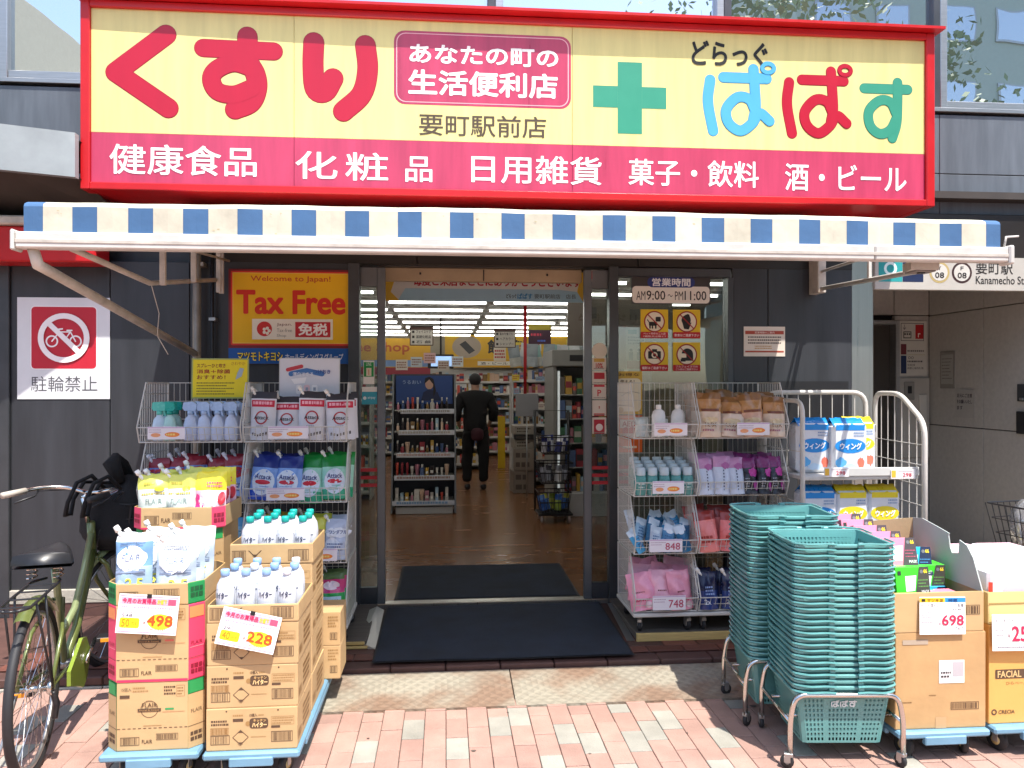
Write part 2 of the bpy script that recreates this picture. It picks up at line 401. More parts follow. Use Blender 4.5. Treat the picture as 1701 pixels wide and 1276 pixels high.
# pavers one by one, long side towards the shop, half-bonded
def paver_mesh(m, L=.198, seed=0):
    b = MB(); rn = random.Random(seed); b.cbox(-.0485, .0485, 0, L-.0035, -.012, rn.uniform(-.0006, .0008), m, .0022); return b.mesh('paver')
PM = {}
for mm in ('paver_pink', 'paver_pale'):
    for L in (.198, .098): PM[mm, L] = [paver_mesh(mm, L, i) for i in range(3)]
rn = random.Random(3); far = MB()
PALE = {(-7, 5), (-4, 4), (-2, 5), (-1, 3), (2, 5), (3, 6), (4, 3), (5, 5), (6, 4), (8, 6), (7, 3), (8, 4), (9, 5), (10, 5), (11, 3), (12, 4), (14, 6), (15, 4), (17, 5), (19, 3), (20, 6), (22, 4), (-10, 3), (-12, 5), (-14, 4), (-16, 6), (-18, 3), (-19, 5), (-21, 4), (-20, 6), (-8, 6), (24, 5), (0, 4)}
for i in range(-42, 45):
    X = i*.1+.05; off = 0 if i % 2 else .1
    for j in range(-3, 8):
        y0 = 2.4+j*.2+off
        if y0 > 3.80 or y0 < 2.0: continue
        L = .198 if y0+.2 <= 3.82 else .098
        if X < -1.0: L = .198
        pale = (i, j) in PALE
        mt = 'paver_pale' if pale else 'paver_pink'
        px = X/(y0+.15)
        if -.60 < px < .80 and y0 > 2.75:
            o = bpy.data.objects.new('paver', rn.choice(PM[mt, L])); C.objects.link(o); o.parent = pavement
            o.location = (X, y0, rn.uniform(-.0012, .0012)); o.rotation_euler = (0, 0, rn.uniform(-.004, .004))
        else: far.cbox(X-.0485, X+.0485, y0, y0+L-.0035, -.012, rn.uniform(-.001, .001), mt, .0022)
# the paving goes on in rows at the left, up to the stone edging
for i in range(-60, -9):
    X = i*.1+.05; off = 0 if i % 2 else .1
    for j in range(0, 2):
        y0 = 3.8+j*.2+off-(.1 if i % 2 == 0 else 0)
        mt = 'paver_pale' if rn.random() < .1 else 'paver_pink'
        if i > -28: 
            o = bpy.data.objects.new('paver', rn.choice(PM[mt, .198])); C.objects.link(o); o.parent = pavement; o.location = (X, y0+.02, rn.uniform(-.0012, .0012))
        else: far.cbox(X-.0485, X+.0485, y0+.02, y0+.214, -.012, 0, mt, .0022)
far.build('paver', pavement, kind='stuff')
for gx, gy, gr_ in ((.12, 3.36, .011), (1.52, 3.71, .016), (-.35, 3.52, .006), (.62, 3.29, .007), (1.1, 3.45, .006), (.30, 3.74, .005)):
    b = MB(); b.prism([(gx+gr_*math.cos(a*.7)*(1+.25*math.sin(a*2.1)), gy+gr_*.8*math.sin(a*.7)) for a in range(9)], .0006, .0022, '#5c5048'); b.build('gum_spot', pavement)
ks = MB(); x = -6.0
edging = empty('stone_edging', (0, 0, 0), label=None, kind='structure')
while x < -.98:
    L = .30; e = MB(); e.cbox(x, x+L-.004, 4.225, 4.32, -.05, .006+rn.uniform(0, .003), 'kerb_stone', .004); e.build('edging_stone', edging); x += L
# weeds along the wall foot
gr = MB(); rn = random.Random(5)
for i in range(520):
    cx = rn.gauss(-1.98, .13) if rn.random() < .8 else rn.uniform(-2.6, -1.3); cy = 4.335+rn.uniform(-.02, .018); a = rn.uniform(0, 6.28); h = rn.uniform(.008, .035)
    dx, dy = math.cos(a)*.004, math.sin(a)*.004; lx, ly = rn.uniform(-.015, .015), rn.uniform(-.02, .005)
    gr.add([(cx-dx, cy-dy, .002), (cx+dx, cy+dy, .002), (cx+lx+dx, cy+ly, h*.7), (cx+lx*1.5, cy+ly*1.5, h)], [(0, 1, 2, 3)], 'grass')
gr.build('weeds', kind='stuff')
# checker plate ramps in front of the step
ramps = []
xs = [-1.02, .35, 1.75, 3.1, 4.6]
for i in range(4):
    b = MB(); x0, x1 = xs[i], xs[i+1]-.006
    b.add([(x0, 3.815, .003), (x1, 3.815, .003), (x1, 4.215, .034), (x0, 4.215, .034), (x0, 3.815, -.01), (x1, 3.815, -.01), (x1, 4.215, .026), (x0, 4.215, .026)],
          [(0, 1, 2, 3), (4, 7, 6, 5), (0, 4, 5, 1), (1, 5, 6, 2), (2, 6, 7, 3), (3, 7, 4, 0)], 'checker_plate')
    b.build('ramp_plate', label=['rusty checker plate ramp lying below the left half of the doormat', 'checker plate ramp lying right of the doormat, crossed by the basket shadow', 'checker plate ramp behind the mask boxes', 'checker plate ramp at the subway entrance'][i], cat='ramp plate', org=((x0+x1)/2, 4, 0))
# the tiled step
st = MB(); st.box(-6, 4.6, 4.345, 5.5, -.1, .060, 'step_tile_dark'); st.box(-6, 4.6, 4.34, 4.345, -.1, .052, 'step_tile_dark')
step = st.build('shop_step', kind='structure')
TM = []
for m_ in ('step_tile', 'step_tile_dark'):
    for L in (.205, .098):
        b = MB(); b.cbox(0, L-.005, 0, .085, -.01, .0065, m_, .002); TM.append(b.mesh('step_tile'))
def stile(mesh, x, y, z=.06):
    o = bpy.data.objects.new('step_tile', mesh); C.objects.link(o); o.parent = step; o.location = (x, y, z)
for r, y in enumerate((4.226, 4.345, 4.435, 4.525)):
    x = -2.5+.1*(r % 2)
    while x < 2.4:
        if r == 0: L = .3
        vis = not (r > 1 and -.38 < x < .95) 
        if vis and r > 0: stile(TM[0 if rn.random() < .8 else 2], x, y)
        if r == 0:
            b = None
        x += .21
nose = MB(); nose.cbox(-.0, .296, 0, .112, 0, .046, 'step_tile_dark', .006); nm = nose.mesh('nosing_tile')
x = -2.7
while x < 4.4:
    o = bpy.data.objects.new('nosing_tile', nm); C.objects.link(o); o.parent = step; o.location = (x, 4.228, .012); x += .3
# ================================================================ SHOP INTERIOR SHELL
f = MB(); f.box(-5.2, 4.2, 5.42, 16.6, -.05, .085, 'shop_floor'); f.build('shop_floor', kind='structure')
f = MB(); f.box(-5.2, 4.2, 5.5, 16.6, 2.66, 2.75, 'ceiling_white'); f.build('ceiling', kind='structure')
f = MB(); f.box(-5.3, -5.2, 5.5, 16.6, .0, 2.66, 'wall_cream'); f.build('wall', kind='structure')
f = MB(); f.box(4.2, 4.3, 7.1, 16.6, .0, 2.66, 'wall_cream'); f.build('wall', kind='structure')
f = MB(); f.box(-5.3, 4.3, 16.6, 16.7, .0, 2.75, 'wall_cream'); f.build('wall', kind='structure')
rn = random.Random(8)
tubeproto = None; nl = 0
for r, Y in enumerate((6.6, 7.6, 8.6, 9.6, 10.6, 11.6, 12.7, 13.8, 14.9, 16.0)):
    for q, X in enumerate((-4.0, -2.7, -1.4, -.1, 1.2, 2.5)):
        if r < 3 and q in (0,): continue
        lab = f'fluorescent batten light on the shop ceiling, {ORD[r]} row from the door, {ORD[q]} from the left'
        if tubeproto is None:
            t = empty('ceiling_light', (X, Y, 2.66), label=lab, cat='ceiling light', group='fluorescent lights on the shop ceiling')
            b = MB(); b.cbox(-.63, .63, -.04, .04, -.035, 0, 'shelf_white', .004); b.build('fitting', t)
            b = MB(); b.tube([(-.6, 0, -.05), (.6, 0, -.05)], .015, 'tube', 8); b.build('tube', t); tubeproto = t
        else: copy_tree(tubeproto, (X, Y, 2.66), 0, lab)

# ================================================================ THE BUILDING
B = empty('shop_building', (0, 5.35, 0), label='grey clad building with the drugstore on its ground floor', cat='building')
BX = 5.35
def bpart(mb, name, label=None):
    o = mb.build(name, B, label=label); o.location = (0, -BX, 0); return o
# left wall panels (three tall dark panels with thin joints)
for x0, x1 in ((-2.86, -2.235), (-2.23, -1.72), (-1.715, -.64)):
    b = MB(); b.cbox(x0, x1, 5.35, 5.46, .06, 2.42 if x0 < -2.2 else 2.45, 'dark_cladding', .003); bpart(b, 'wall_panel')
b = MB(); b.cbox(-2.93, -2.863, 5.33, 5.5, .06, 2.42, 'dark_alu', .004); bpart(b, 'corner_post')
for x0, x1 in ((2.04, 2.93),):
    b = MB(); b.cbox(x0, 2.30, 5.35, 5.46, .06, 2.44, 'dark_cladding', .003); bpart(b, 'wall_panel')
    b = MB(); b.cbox(2.304, x1, 5.35, 5.46, .06, 2.44, 'dark_cladding', .003); bpart(b, 'wall_panel')
b = MB(); b.box(2.06, 2.9, 5.342, 5.35, 1.25, 1.62, 'black_plastic'); bpart(b, 'shutter_box')
for x0, x1 in ((-1.72, -.2), (-.195, 1.35), (1.355, 2.93)):
    b = MB(); b.cbox(x0, x1, 5.345, 5.47, 2.425 if x0 > -.2 or x0 < -1 else 2.425, 2.80, 'dark_lintel', .003); bpart(b, 'lintel_panel')
b = MB(); b.box(-1.7, 2.93, 5.47, 5.5, .06, .07, 'dark_lintel'); b.box(-6, 4.6, 5.47, 5.6, 2.42, 3.62, 'dark_cladding'); b.box(-5.2, -.66, 5.46, 5.5, 0, 2.66, 'dark_cladding'); b.box(2.03, 2.93, 5.46, 5.52, 0, 2.66, 'dark_cladding'); bpart(b, 'wall')
b = MB(); b.cbox(-2.86, -1.72, 5.325, 5.35, .15, .24, 'kerb_stone', .004); b.box(-2.86, -1.72, 5.33, 5.35, .06, .15, 'step_tile_dark'); bpart(b, 'plinth')
# steel column by the subway entrance
b = MB(); b.cbox(2.93, 3.10, 5.36, 5.56, .0, 2.75, 'steel', .006); bpart(b, 'column', 'brushed steel column')
# fascia cladding above
zs = [2.852, 3.158, 3.60]
xx = [-7.0, -4.6, -2.4, 0, 2.2, 3.645, 5.4, 8.0]
for i in range(len(xx)-1):
    for j in range(2):
        b = MB(); b.cbox(xx[i]+.002, xx[i+1]-.002, 5.42, 5.47, zs[j]+.003, zs[j+1]-.003, 'grey_cladding', .003); bpart(b, 'cladding_panel')
b = MB(); b.box(-7, 8, 5.47, 5.56, 3.58, 3.66, 'dark_alu'); b.cbox(-7, 8, 5.40, 5.56, 3.615, 3.645, 'alu', .003); bpart(b, 'sill')
# upper windows
vx = [-7.3, -4.85, -3.0, -1.36, .35, 2.02, 3.68, 5.34, 7.0]
for i in range(len(vx)-1):
    for z0, z1 in ((3.66, 5.55), (6.6, 8.6)):
        t = MB(); x0, x1 = vx[i], vx[i+1]
        for a, c, d, e in ((x0, x0+.055, z0, z1), (x1-.055, x1-.001, z0, z1)): t.cbox(a, c, 5.46, 5.56, d, e, 'dark_alu' if i % 2 else 'alu', .004)
        t.cbox(x0+.055, x1-.055, 5.47, 5.56, z0, z0+.06, 'alu', .004); t.cbox(x0+.055, x1-.055, 5.47, 5.56, z1-.06, z1, 'alu', .004)
        w_ = bpart(t, 'window')
        p = MB(); p.box(x0+.05, x1-.05, 5.51, 5.52, z0+.05, z1-.05, 'upper_glass'); p.build('pane', w_)
b = MB(); b.box(-7, 8, 5.58, 12, 2.76, 9.6, 'dark_cladding'); b.cbox(-7, 8, 5.42, 5.58, 5.56, 6.59, 'grey_cladding', .004); b.cbox(-7, 8, 5.42, 5.58, 8.61, 9.6, 'grey_cladding', .004); bpart(b, 'upper_wall')

# sliding doors, fixed glass and frames
def stripes(b, x0, x1, y, l=1):
    b.T = face(0, y, 0)
    for z in (1.010, .957, .905): b.R(x0, z-.012, x1, z+.012, '#b3202c', l)
    b.T = None
def leaf(x0, x1, name='sliding_door', lab=None, z1=2.40):
    t = MB()
    t.cbox(x0, x0+.055, 5.34, 5.385, .09, z1, 'sash_grey', .004); t.cbox(x1-.055, x1, 5.34, 5.385, .09, z1, 'sash_grey', .004)
    t.cbox(x0+.055, x1-.055, 5.342, 5.383, .09, .205, 'dark_alu', .003); t.cbox(x0+.055, x1-.055, 5.342, 5.383, z1-.13, z1, 'sash_grey', .003)
    o = bpart(t, name, lab)
    p = MB(); p.box(x0+.05, x1-.05, 5.358, 5.366, .2, z1-.12, 'shop_glass'); stripes(p, x0+.055, x1-.055, 5.356); p.build('pane', o); return o
b = MB(); b.cbox(-.66, -.585, 5.29, 5.335, .06, 2.42, 'dark_alu', .004); bpart(b, 'door_jamb')
leaf(-.638, -.415, lab='left sliding door leaf pushed open')
leaf(.966, 1.192, lab='right sliding door leaf pushed open')
b = MB(); b.cbox(1.135, 1.20, 5.29, 5.335, .06, 2.42, 'dark_alu', .004); bpart(b, 'door_jamb')
b = MB(); b.cbox(1.2, 2.02, 5.33, 5.44, .06, .16, 'dark_alu', .004); b.cbox(1.2, 2.02, 5.33, 5.44, 2.36, 2.42, 'dark_alu', .004); b.cbox(2.0, 2.04, 5.33, 5.44, .16, 2.36, 'dark_alu', .004)
fx = bpart(b, 'fixed_window')
p = MB(); p.box(1.2, 2.0, 5.385, 5.393, .16, 2.36, 'shop_glass'); stripes(p, 1.2, 1.3, 5.383); p.build('pane', fx)
b = MB(); b.cbox(-.43, .97, 5.46, 5.52, 2.325, 2.42, 'wood_beam', .006); b.cbox(.263, .27, 5.452, 5.46, 2.33, 2.41, 'black_plastic', .001)
for x in (-.18, .72): b.cbox(x-.006, x+.006, 5.45, 5.46, 2.37, 2.385, 'black_plastic', .001)
b.cbox(-.585, 1.135, 5.40, 5.6, 2.42, 2.5, 'dark_alu', .004); bpart(b, 'door_operator')
b = MB(); b.cbox(-.6, 1.15, 5.33, 5.42, .06, .092, 'steel', .004); bpart(b, 'threshold')
# drain pipe and conduit at the left
b = MB(); b.tube([(-1.645, 5.27, .07), (-1.645, 5.27, 2.62)], .026, 'pipe_grey', 12); b.tube([(-1.555, 5.3, .9), (-1.555, 5.3, 2.6)], .012, 'black_plastic', 6)
for z in (.6, 1.5, 2.38): b.cbox(-1.68, -1.6, 5.26, 5.345, z, z+.03, 'pipe_grey', .003)
for z in (2.02,): b.cbox(-1.575, -1.53, 5.28, 5.34, z, z+.025, 'alu', .003)
b.build('drain_pipe', label='weathered grey drain pipe at the wall left of the yellow Tax Free board', cat='pipe', org=(-1.645, 5.27, .07))
# neighbour at the far left
nb = empty('neighbour_shop', (-3, 5.3, 0), label='neighbouring shop with a red fascia at the left edge', cat='building')
def npart(mb, n): o = mb.build(n, nb); o.location = (3, -5.3, 0)
b = MB(); b.cbox(-7, -2.225, 5.12, 5.33, 2.375, 2.60, 'frame_red', .01); npart(b, 'fascia')
b = MB(); b.cbox(-7, -2.4, 5.08, 5.34, 2.603, 2.66, 'grimy_white', .01); npart(b, 'fascia_cap')
b = MB(); b.box(-7, -2.94, 5.6, 5.7, 0, 2.4, 'black_plastic'); b.box(-7, -4.2, 5.35, 5.45, 0, 2.4, 'dark_cladding'); npart(b, 'wall')
b = MB(); b.cbox(-3.35, -2.97, 5.45, 5.48, .95, 1.62, '#a81c18', .004); b.cbox(-3.3, -2.96, 5.42, 5.44, 1.95, 2.3, '#6b5836', .004); b.cbox(-3.3, -2.98, 5.4, 5.44, .3, .85, 'grimy_white', .01); npart(b, 'shopfront')
# curved grey canopy of the neighbour
cp = empty('curved_canopy', (-3.2, 4.7, 3), label='curved grey canopy reaching in from the left above the red fascia', cat='canopy')
pts = []
for i in range(13):
    t = i/12; X = -6.2+t*3.95; Y = 3.9+1.0*t**1.5; pts.append((X, Y))
b = MB(); vs = []; 
for X, Y in pts: vs += [(X, Y, 2.86), (X, Y, 3.13), (X, Y+.05, 3.13), (X, Y+.05, 2.86)]
fs = []
for i in range(12):
    for j in range(4): a = 4*i+j; c = 4*i+(j+1) % 4; fs.append((a, c, c+4, a+4))
fs += [(0, 1, 2, 3), (48, 51, 50, 49)]
b.add(vs, fs, 'canopy_grey'); o = b.build('edge_fascia', cp); o.location = (3.2, -4.7, -3)
b = MB(); vs = []
for X, Y in pts: vs += [(X, Y+.05, 2.875), (X+.12, 5.36, 2.70), (X, Y+.05, 3.10), (X+.12, 5.36, 3.0)]
fs = []
for i in range(12): a = 4*i; fs += [(a, a+1, a+5, a+4), (a+2, a+6, a+7, a+3)]
b.add(vs, fs, 'soffit_brown'); o = b.build('soffit', cp); o.location = (3.2, -4.7, -3)

# ---- subway entrance at the right
E_ = empty('subway_entrance', (4, 7, 0), label='beige stone subway lift entrance recessed right of the steel column', cat='entrance')
def epart(mb, n, l=None): o = mb.build(n, E_, label=l); o.location = (-4, -7, 0); return o
ys = [7.0, 6.25, 5.62, 4.9, 4.2]; zz = [.15, 1.215, 2.25, 2.95]
for i in range(4):
    for j in range(3):
        b = MB(); b.cbox(4.6, 4.65, ys[i+1]+.004, ys[i]-.004, zz[j]+.004, zz[j+1]-.004, 'beige_stone', .003); epart(b, 'stone_panel')
for x0, x1, z0, z1 in ((3.10, 3.88, .15, 2.25), (3.10, 3.88, 2.258, 2.95), (3.888, 4.25, 2.258, 2.95), (4.258, 4.6, 2.258, 2.95), (4.258, 4.6, .15, 2.25)):
    b = MB(); b.cbox(x0, x1, 7.0, 7.05, z0, z1, 'beige_stone', .003); epart(b, 'stone_panel')
b = MB(); b.box(3.08, 4.7, 7.06, 7.2, 0, 3, 'joint_dark'); b.box(4.66, 4.9, 4.2, 7.2, 0, 3, 'joint_dark'); b.box(3.0, 3.1, 5.56, 7.05, 0, 2.95, 'beige_stone'); epart(b, 'wall')
b = MB(); b.cbox(3.89, 3.93, 6.9, 7.04, .1, 2.2, 'alu', .004); b.cbox(4.21, 4.25, 6.9, 7.04, .1, 2.2, 'alu', .004); b.cbox(3.93, 4.21, 6.9, 7.04, 2.16, 2.2, 'alu', .004)
b.box(3.93, 4.21, 7.0, 7.02, .1, 2.16, '#3a332c'); b.cbox(3.95, 4.03, 6.96, 7.0, .1, 2.16, '#5d5448', .003); epart(b, 'lift_door')
b = MB(); b.box(3.1, 4.6, 5.3, 7.0, .0, .15, 'kerb_stone'); epart(b, 'floor_slab')
b = MB(); b.box(2.95, 8, 5.3, 7.1, 2.95, 3.0, 'soffit_brown'); b.cbox(3.10, 7.0, 5.36, 5.5, 2.52, 2.85, 'dark_lintel', .006); b.cbox(4.75, 8, 5.36, 5.6, 0, 2.52, 'dark_cladding', .006); epart(b, 'ceiling')
# ================================================================ THE BIG SIGN
def lin(a0, a1, b0, b1): return lambda v: b0+(v-a0)*(b1-b0)/(a1-a0)
sg = empty('shop_sign', (.53, 5.2, 2.8), label='long yellow and red lightbox sign of the drugstore above the striped awning', cat='sign')
def spart(mb, n, l=None): o = mb.build(n, sg, label=l); o.location = (-.53, -5.2, -2.8); return o
X0, X1, Z0, Z1 = -2.255, 3.315, 2.808, 3.985
b = MB()
b.cbox(X0, X0+.055, 4.975, 5.36, Z0, Z1, 'frame_red', .005); b.cbox(X1-.06, X1, 4.975, 5.36, Z0, Z1, 'frame_red', .005)
b.cbox(X0+.055, X1-.06, 4.975, 5.36, Z0, Z0+.045, 'frame_red', .005); b.cbox(X0+.055, X1-.06, 4.975, 5.36, Z1-.045, Z1, 'frame_red', .005)
spart(b, 'frame')
b = MB(); nseg = 24; vs = []
for i in range(nseg+1):
    X = X0-.02+(X1+.035-X0+.02)*i/nseg; t = i/nseg; Y = 4.914-.012*math.sin(t*math.pi*1.0)+(.010 if t < .3 else 0)*(.3-t)/.3
    vs += [(X, Y, Z1+.004), (X, Y, Z1+.022), (X, 5.36, Z1+.03), (X, 5.36, Z1+.004)]
fs = []
for i in range(nseg):
    for j in range(4): a = 4*i+j; c = 4*i+(j+1) % 4; fs.append((a, c, c+4, a+4))
fs += [(3, 2, 1, 0), tuple(4*nseg+j for j in range(4))]
b.add(vs, fs, 'frame_red'); spart(b, 'top_cap')
xs = [-2.2, -.962, .825, 3.255]
for i in range(3):
    b = MB(); b.cbox(xs[i]+.001, xs[i+1]-.001, 4.998, 5.03, 3.168, Z1-.045, 'sign_yellow', .0015); spart(b, 'yellow_panel')
    b = MB(); b.cbox(xs[i]+.001, xs[i+1]-.001, 4.998, 5.03, Z0+.045, 3.167, 'sign_crimson', .0015); spart(b, 'red_panel')
T0 = face(0, 4.998, 0)
def glyph(name, ox, oz, sx, sz, strokes, m, ax=1, outline=None):
    """brush lettering in a 100 x 100 box"""
    b = MB(T0)
    for q, (wd, pts) in enumerate(strokes):
        P = [(ox+p[0]*sx/100, oz+p[1]*sz/100) for p in pts]
        closed = P[0] == P[-1] and len(P) > 3
        if closed: P = P[:-1]
        if outline: b.stroke(P, (wd+outline[1]*2)*sx/100, outline[0], .6+q*.15, closed=closed, smooth=len(P) > 2, ramp=.0001)
        b.stroke(P, wd*sx/100, m, 1.7+q*.8, closed=closed, smooth=len(P) > 2, ramp=.0004)
    return spart(b, name)
RD = '#d3002f'; 
MATS['sign_red'] = MATS['sign_red']
OL = ('#9a1c2e', .9)
glyph('lettering', -2.124, 3.249, .459, .614, [(26, [(82, 88), (16, 48)]), (26, [(16, 48), (85, 13)])], 'sign_red', outline=OL)
glyph('lettering', -1.574, 3.268, .539, .587, [(20, [(10, 76), (90, 75)]), (22, [(60, 90), (61, 65), (69, 50), (71, 35), (64, 19), (46, 11)]), (20, [(66, 56), (45, 61), (26, 54), (19, 43), (26, 30), (45, 27), (64, 34)])], 'sign_red', outline=OL)
glyph('lettering', -.908, 3.266, .464, .578, [(27, [(15, 88), (14, 62), (17, 37), (30, 34), (41, 49)]), (27, [(85, 87), (88, 60), (80, 33), (55, 13)])], 'sign_red', outline=OL)
b = MB(T0); b.RR(-.333, 3.40, .816, 3.874, .07, 'sign_crimson', 1); b.RR(-.318, 3.414, .801, 3.86, .06, '#f0b6bd', 2); b.RR(-.312, 3.42, .795, 3.854, .056, 'sign_crimson', 3)
spart(b, 'badge')
b = MB(T0); b.text('あなたの町の', -.234, 3.665, .732, 3.79, '#fdf3ef', 4.5, bold=.035, res=3); b.text('生活便利店', -.241, 3.462, .728, 3.626, '#fdf3ef', 4.5, bold=.035, res=3); spart(b, 'lettering')
b = MB(T0); b.text('要町駅前店', -.172, 3.203, .653, 3.345, '#4a3b2c', 2, bold=.012, res=3); spart(b, 'lettering')
for t, x0, z0, x1, z1 in (('健康食品', -2.088, 2.91, -1.194, 3.10), ('化', -.953, 2.905, -.69, 3.082), ('粧', -.64, 2.901, -.37, 3.082), ('品', -.26, 2.901, -.088, 3.065), ('日用雑貨', .164, 2.905, 1.019, 3.09), ('菓子・飲料', 1.199, 2.912, 2.085, 3.088), ('酒・ビール', 2.268, 2.899, 3.123, 3.082)):
    b = MB(T0); b.text(t, x0, z0, x1, z1, '#fff2f0', 2.5, bold=.014, res=3); spart(b, 'lettering')
b = MB(T0); b.R(1.127, 3.25, 1.290, 3.722, '#2a8a70', 1.5); b.R(.963, 3.42, 1.1268, 3.562, '#2a8a70', 1.5); b.R(1.2902, 3.42, 1.454, 3.562, '#2a8a70', 1.5); spart(b, 'green_cross')
b = MB(T0); b.text('どらっぐ', 1.625, 3.715, 2.148, 3.885, '#17140f', 2.5, bold=.03, res=4); spart(b, 'lettering')
PA = [(13, [(9, 74), (6, 45), (13, 7)]), (13, [(27, 78), (86, 78)]), (13, [(68, 90), (70, 62), (71, 40), (68, 24)]), (13, [(70, 36), (62, 50), (46, 52), (31, 36), (34, 18), (50, 8), (66, 18), (76, 32), (90, 22)]), (5, [(88+8*math.cos(a*math.pi/5), 92+6*math.sin(a*math.pi/5)) for a in range(10)]+[(96, 92)])]
PA[4][1][-1] = PA[4][1][0]
glyph('lettering', 1.707, 3.25, .503, .505, PA, '#469fd0', outline=('#3f93bd', .8))
glyph('lettering', 2.252, 3.248, .495, .510, PA, 'sign_red', outline=OL)
glyph('lettering', 2.79, 3.235, .375, .449, [(17, [(9, 82), (91, 82)]), (17, [(72, 92), (72, 60), (70, 30), (62, 8)]), (17, [(70, 44), (58, 62), (38, 64), (18, 48), (20, 26), (38, 14), (58, 20), (70, 38)])], '#2a8a70', outline=('#2b8068', .9))

# ================================================================ AWNING
aw = empty('striped_awning', (.4, 5.3, 2.6), label='blue and cream striped shop awning with white front bar', cat='awning')
def apart(mb, n, l=None): o = mb.build(n, aw, label=l); o.location = (-.4, -5.3, -2.6); return o
AX0, AX1 = -1.735, 2.545; YF = 3.352
prof = [(5.33, 2.76), (4.4, 2.555), (3.62, 2.405), (3.43, 2.368), (3.37, 2.358), (3.347, 2.347), (3.341, 2.334), (3.341, 2.28), (3.341, 2.22)]
xs_ = [AX0, -1.660]
for k_ in range(19):
    c_ = -1.495+.2233*k_; xs_ += [c_-.051, min(c_+.051, AX1)]
if xs_[-1] < AX1-.01: xs_.append(AX1)
xs_ = [v for v in xs_ if v <= AX1+1e-6]
rn = random.Random(4)
def sag(X): return .010*math.sin((X-AX0)/(AX1-AX0)*math.pi)+.0012*math.sin(X*7.7+1)-.001
cloth = {}
for i in range(len(xs_)-1):
    b = MB(); x0, x1 = xs_[i]+.0003, xs_[i+1]-.0003; vs = []; np_ = len(prof)
    for X in (x0, (x0+x1)/2, x1):
        for q, (Y, Z) in enumerate(prof):
            z = Z+(sag(X) if 0 < q < 7 else 0); vs.append((X, Y+(.004*math.sin(X*23) if q > 3 else 0), z))
    fs = [(c*np_+r, c*np_+r+1, (c+1)*np_+r+1, (c+1)*np_+r) for c in (0, 1) for r in range(np_-1)]
    m_ = 'awning_blue' if i % 2 == 0 else 'awning_cream'
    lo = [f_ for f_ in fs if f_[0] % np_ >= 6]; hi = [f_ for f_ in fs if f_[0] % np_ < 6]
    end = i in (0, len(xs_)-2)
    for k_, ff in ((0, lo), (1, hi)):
        mm_ = m_ if k_ == 0 or end else 'awning_cream'  # blue stripes turn cream above the valance: sun glare put into the colour
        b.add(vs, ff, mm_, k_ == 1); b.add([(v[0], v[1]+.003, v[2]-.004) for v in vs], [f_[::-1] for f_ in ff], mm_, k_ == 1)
    if i % 2 and rn.random() < .45:      # grimy seams near the roll
        for q in range(rn.randint(2, 5)):
            X = rn.uniform(x0+.01, x1-.02); z = 2.325-rn.random()**2*.09; b.add([(X, 3.3402, z), (X+rn.uniform(.002, .012), 3.3400, z-.001), (X+rn.uniform(.002, .012), 3.3400, z+.003), (X-.002, 3.3400, z+.003)], [(0, 1, 2, 3)], '#b8ab84')
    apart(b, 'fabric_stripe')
b = MB(); b.cbox(AX0-.03, 1.93, 3.325, 3.385, 2.160, 2.228, 'white_paint', .006); b.cbox(1.932, AX1+.03, 3.325, 3.385, 2.160, 2.228, 'white_paint', .006); b.cbox(AX0-.028, AX1+.025, 3.322, 3.326, 2.182, 2.196, 'grimy_white', .001)
apart(b, 'front_bar')
b = MB(); b.cbox(AX0-.045, AX0-.03, 3.315, 3.395, 2.150, 2.236, 'white_paint', .006); apart(b, 'end_cap'); b = MB(); b.cbox(AX1+.025, AX1+.05, 3.315, 3.395, 2.150, 2.236, 'white_paint', .006); apart(b, 'end_cap')
b = MB(); b.tube([(AX0-.0, 5.3, 2.66), (AX1, 5.3, 2.66)], .04, 'grimy_white', 10); apart(b, 'roller')
b = MB(); b.tube([(AX0+.02, 3.37, 2.165), (AX0+.03, 3.39, 2.10), (AX0+.055, 3.47, 2.075), (-1.65, 5.25, 1.80)], .022, 'grimy_white', 10); apart(b, 'arm')
b = MB(); b.tube([(AX0+.14, 3.44, 2.18), (-1.55, 4.2, 2.13), (-1.5, 5.25, 2.29)], .014, 'grimy_white', 8)
b.tube([(-1.47, 3.9, 2.32), (-1.44, 5.28, 2.42)], .008, 'grimy_white', 6)
for Y, z0, z1 in ((4.2, 2.12, 2.46), (4.7, 2.20, 2.42), (5.2, 2.2, 2.6), (5.26, 2.2, 2.6)): b.cbox(-1.50, -1.47, Y-.01, Y+.01, z0, z1, 'grimy_white', .002)
b.tube([(-1.55, 4.22, 2.12), (-1.54, 4.3, 1.98), (-1.55, 4.3, 1.86), (-1.5, 4.32, 1.76)], .0022, 'grimy_white', 5)
apart(b, 'arm')
b = MB(); b.cbox(2.60, 2.66, 5.2, 5.34, 2.24, 2.62, 'grimy_white', .005); b.tube([(2.63, 5.2, 2.27), (2.58, 3.9, 2.215), (2.2, 3.42, 2.19)], .015, 'white_paint', 8); b.tube([(2.63, 5.2, 2.39), (2.5, 4.2, 2.36), (2.3, 3.7, 2.30)], .01, 'white_paint', 8); b.cbox(2.60, 2.62, 4.55, 4.57, 2.24, 2.45, 'white_paint', .002)
apart(b, 'arm')
b = MB(); b.prism([(2.16, 3.42), (2.30, 3.42), (2.33, 3.55), (2.20, 3.55)], 2.135, 2.178, 'grimy_white'); b.cbox(2.19, 2.29, 3.43, 3.52, 2.127, 2.136, '#77706a', .003); b.cbox(2.22, 2.25, 3.45, 3.47, 2.122, 2.128, 'black_plastic', .001)
apart(b, 'lamp_bracket'); b = MB(); b.tube([(AX1+.03, 3.36, 2.236), (AX1+.04, 3.36, 2.28), (AX1+.10, 3.36, 2.285)], .005, 'white_paint', 6); apart(b, 'hook')

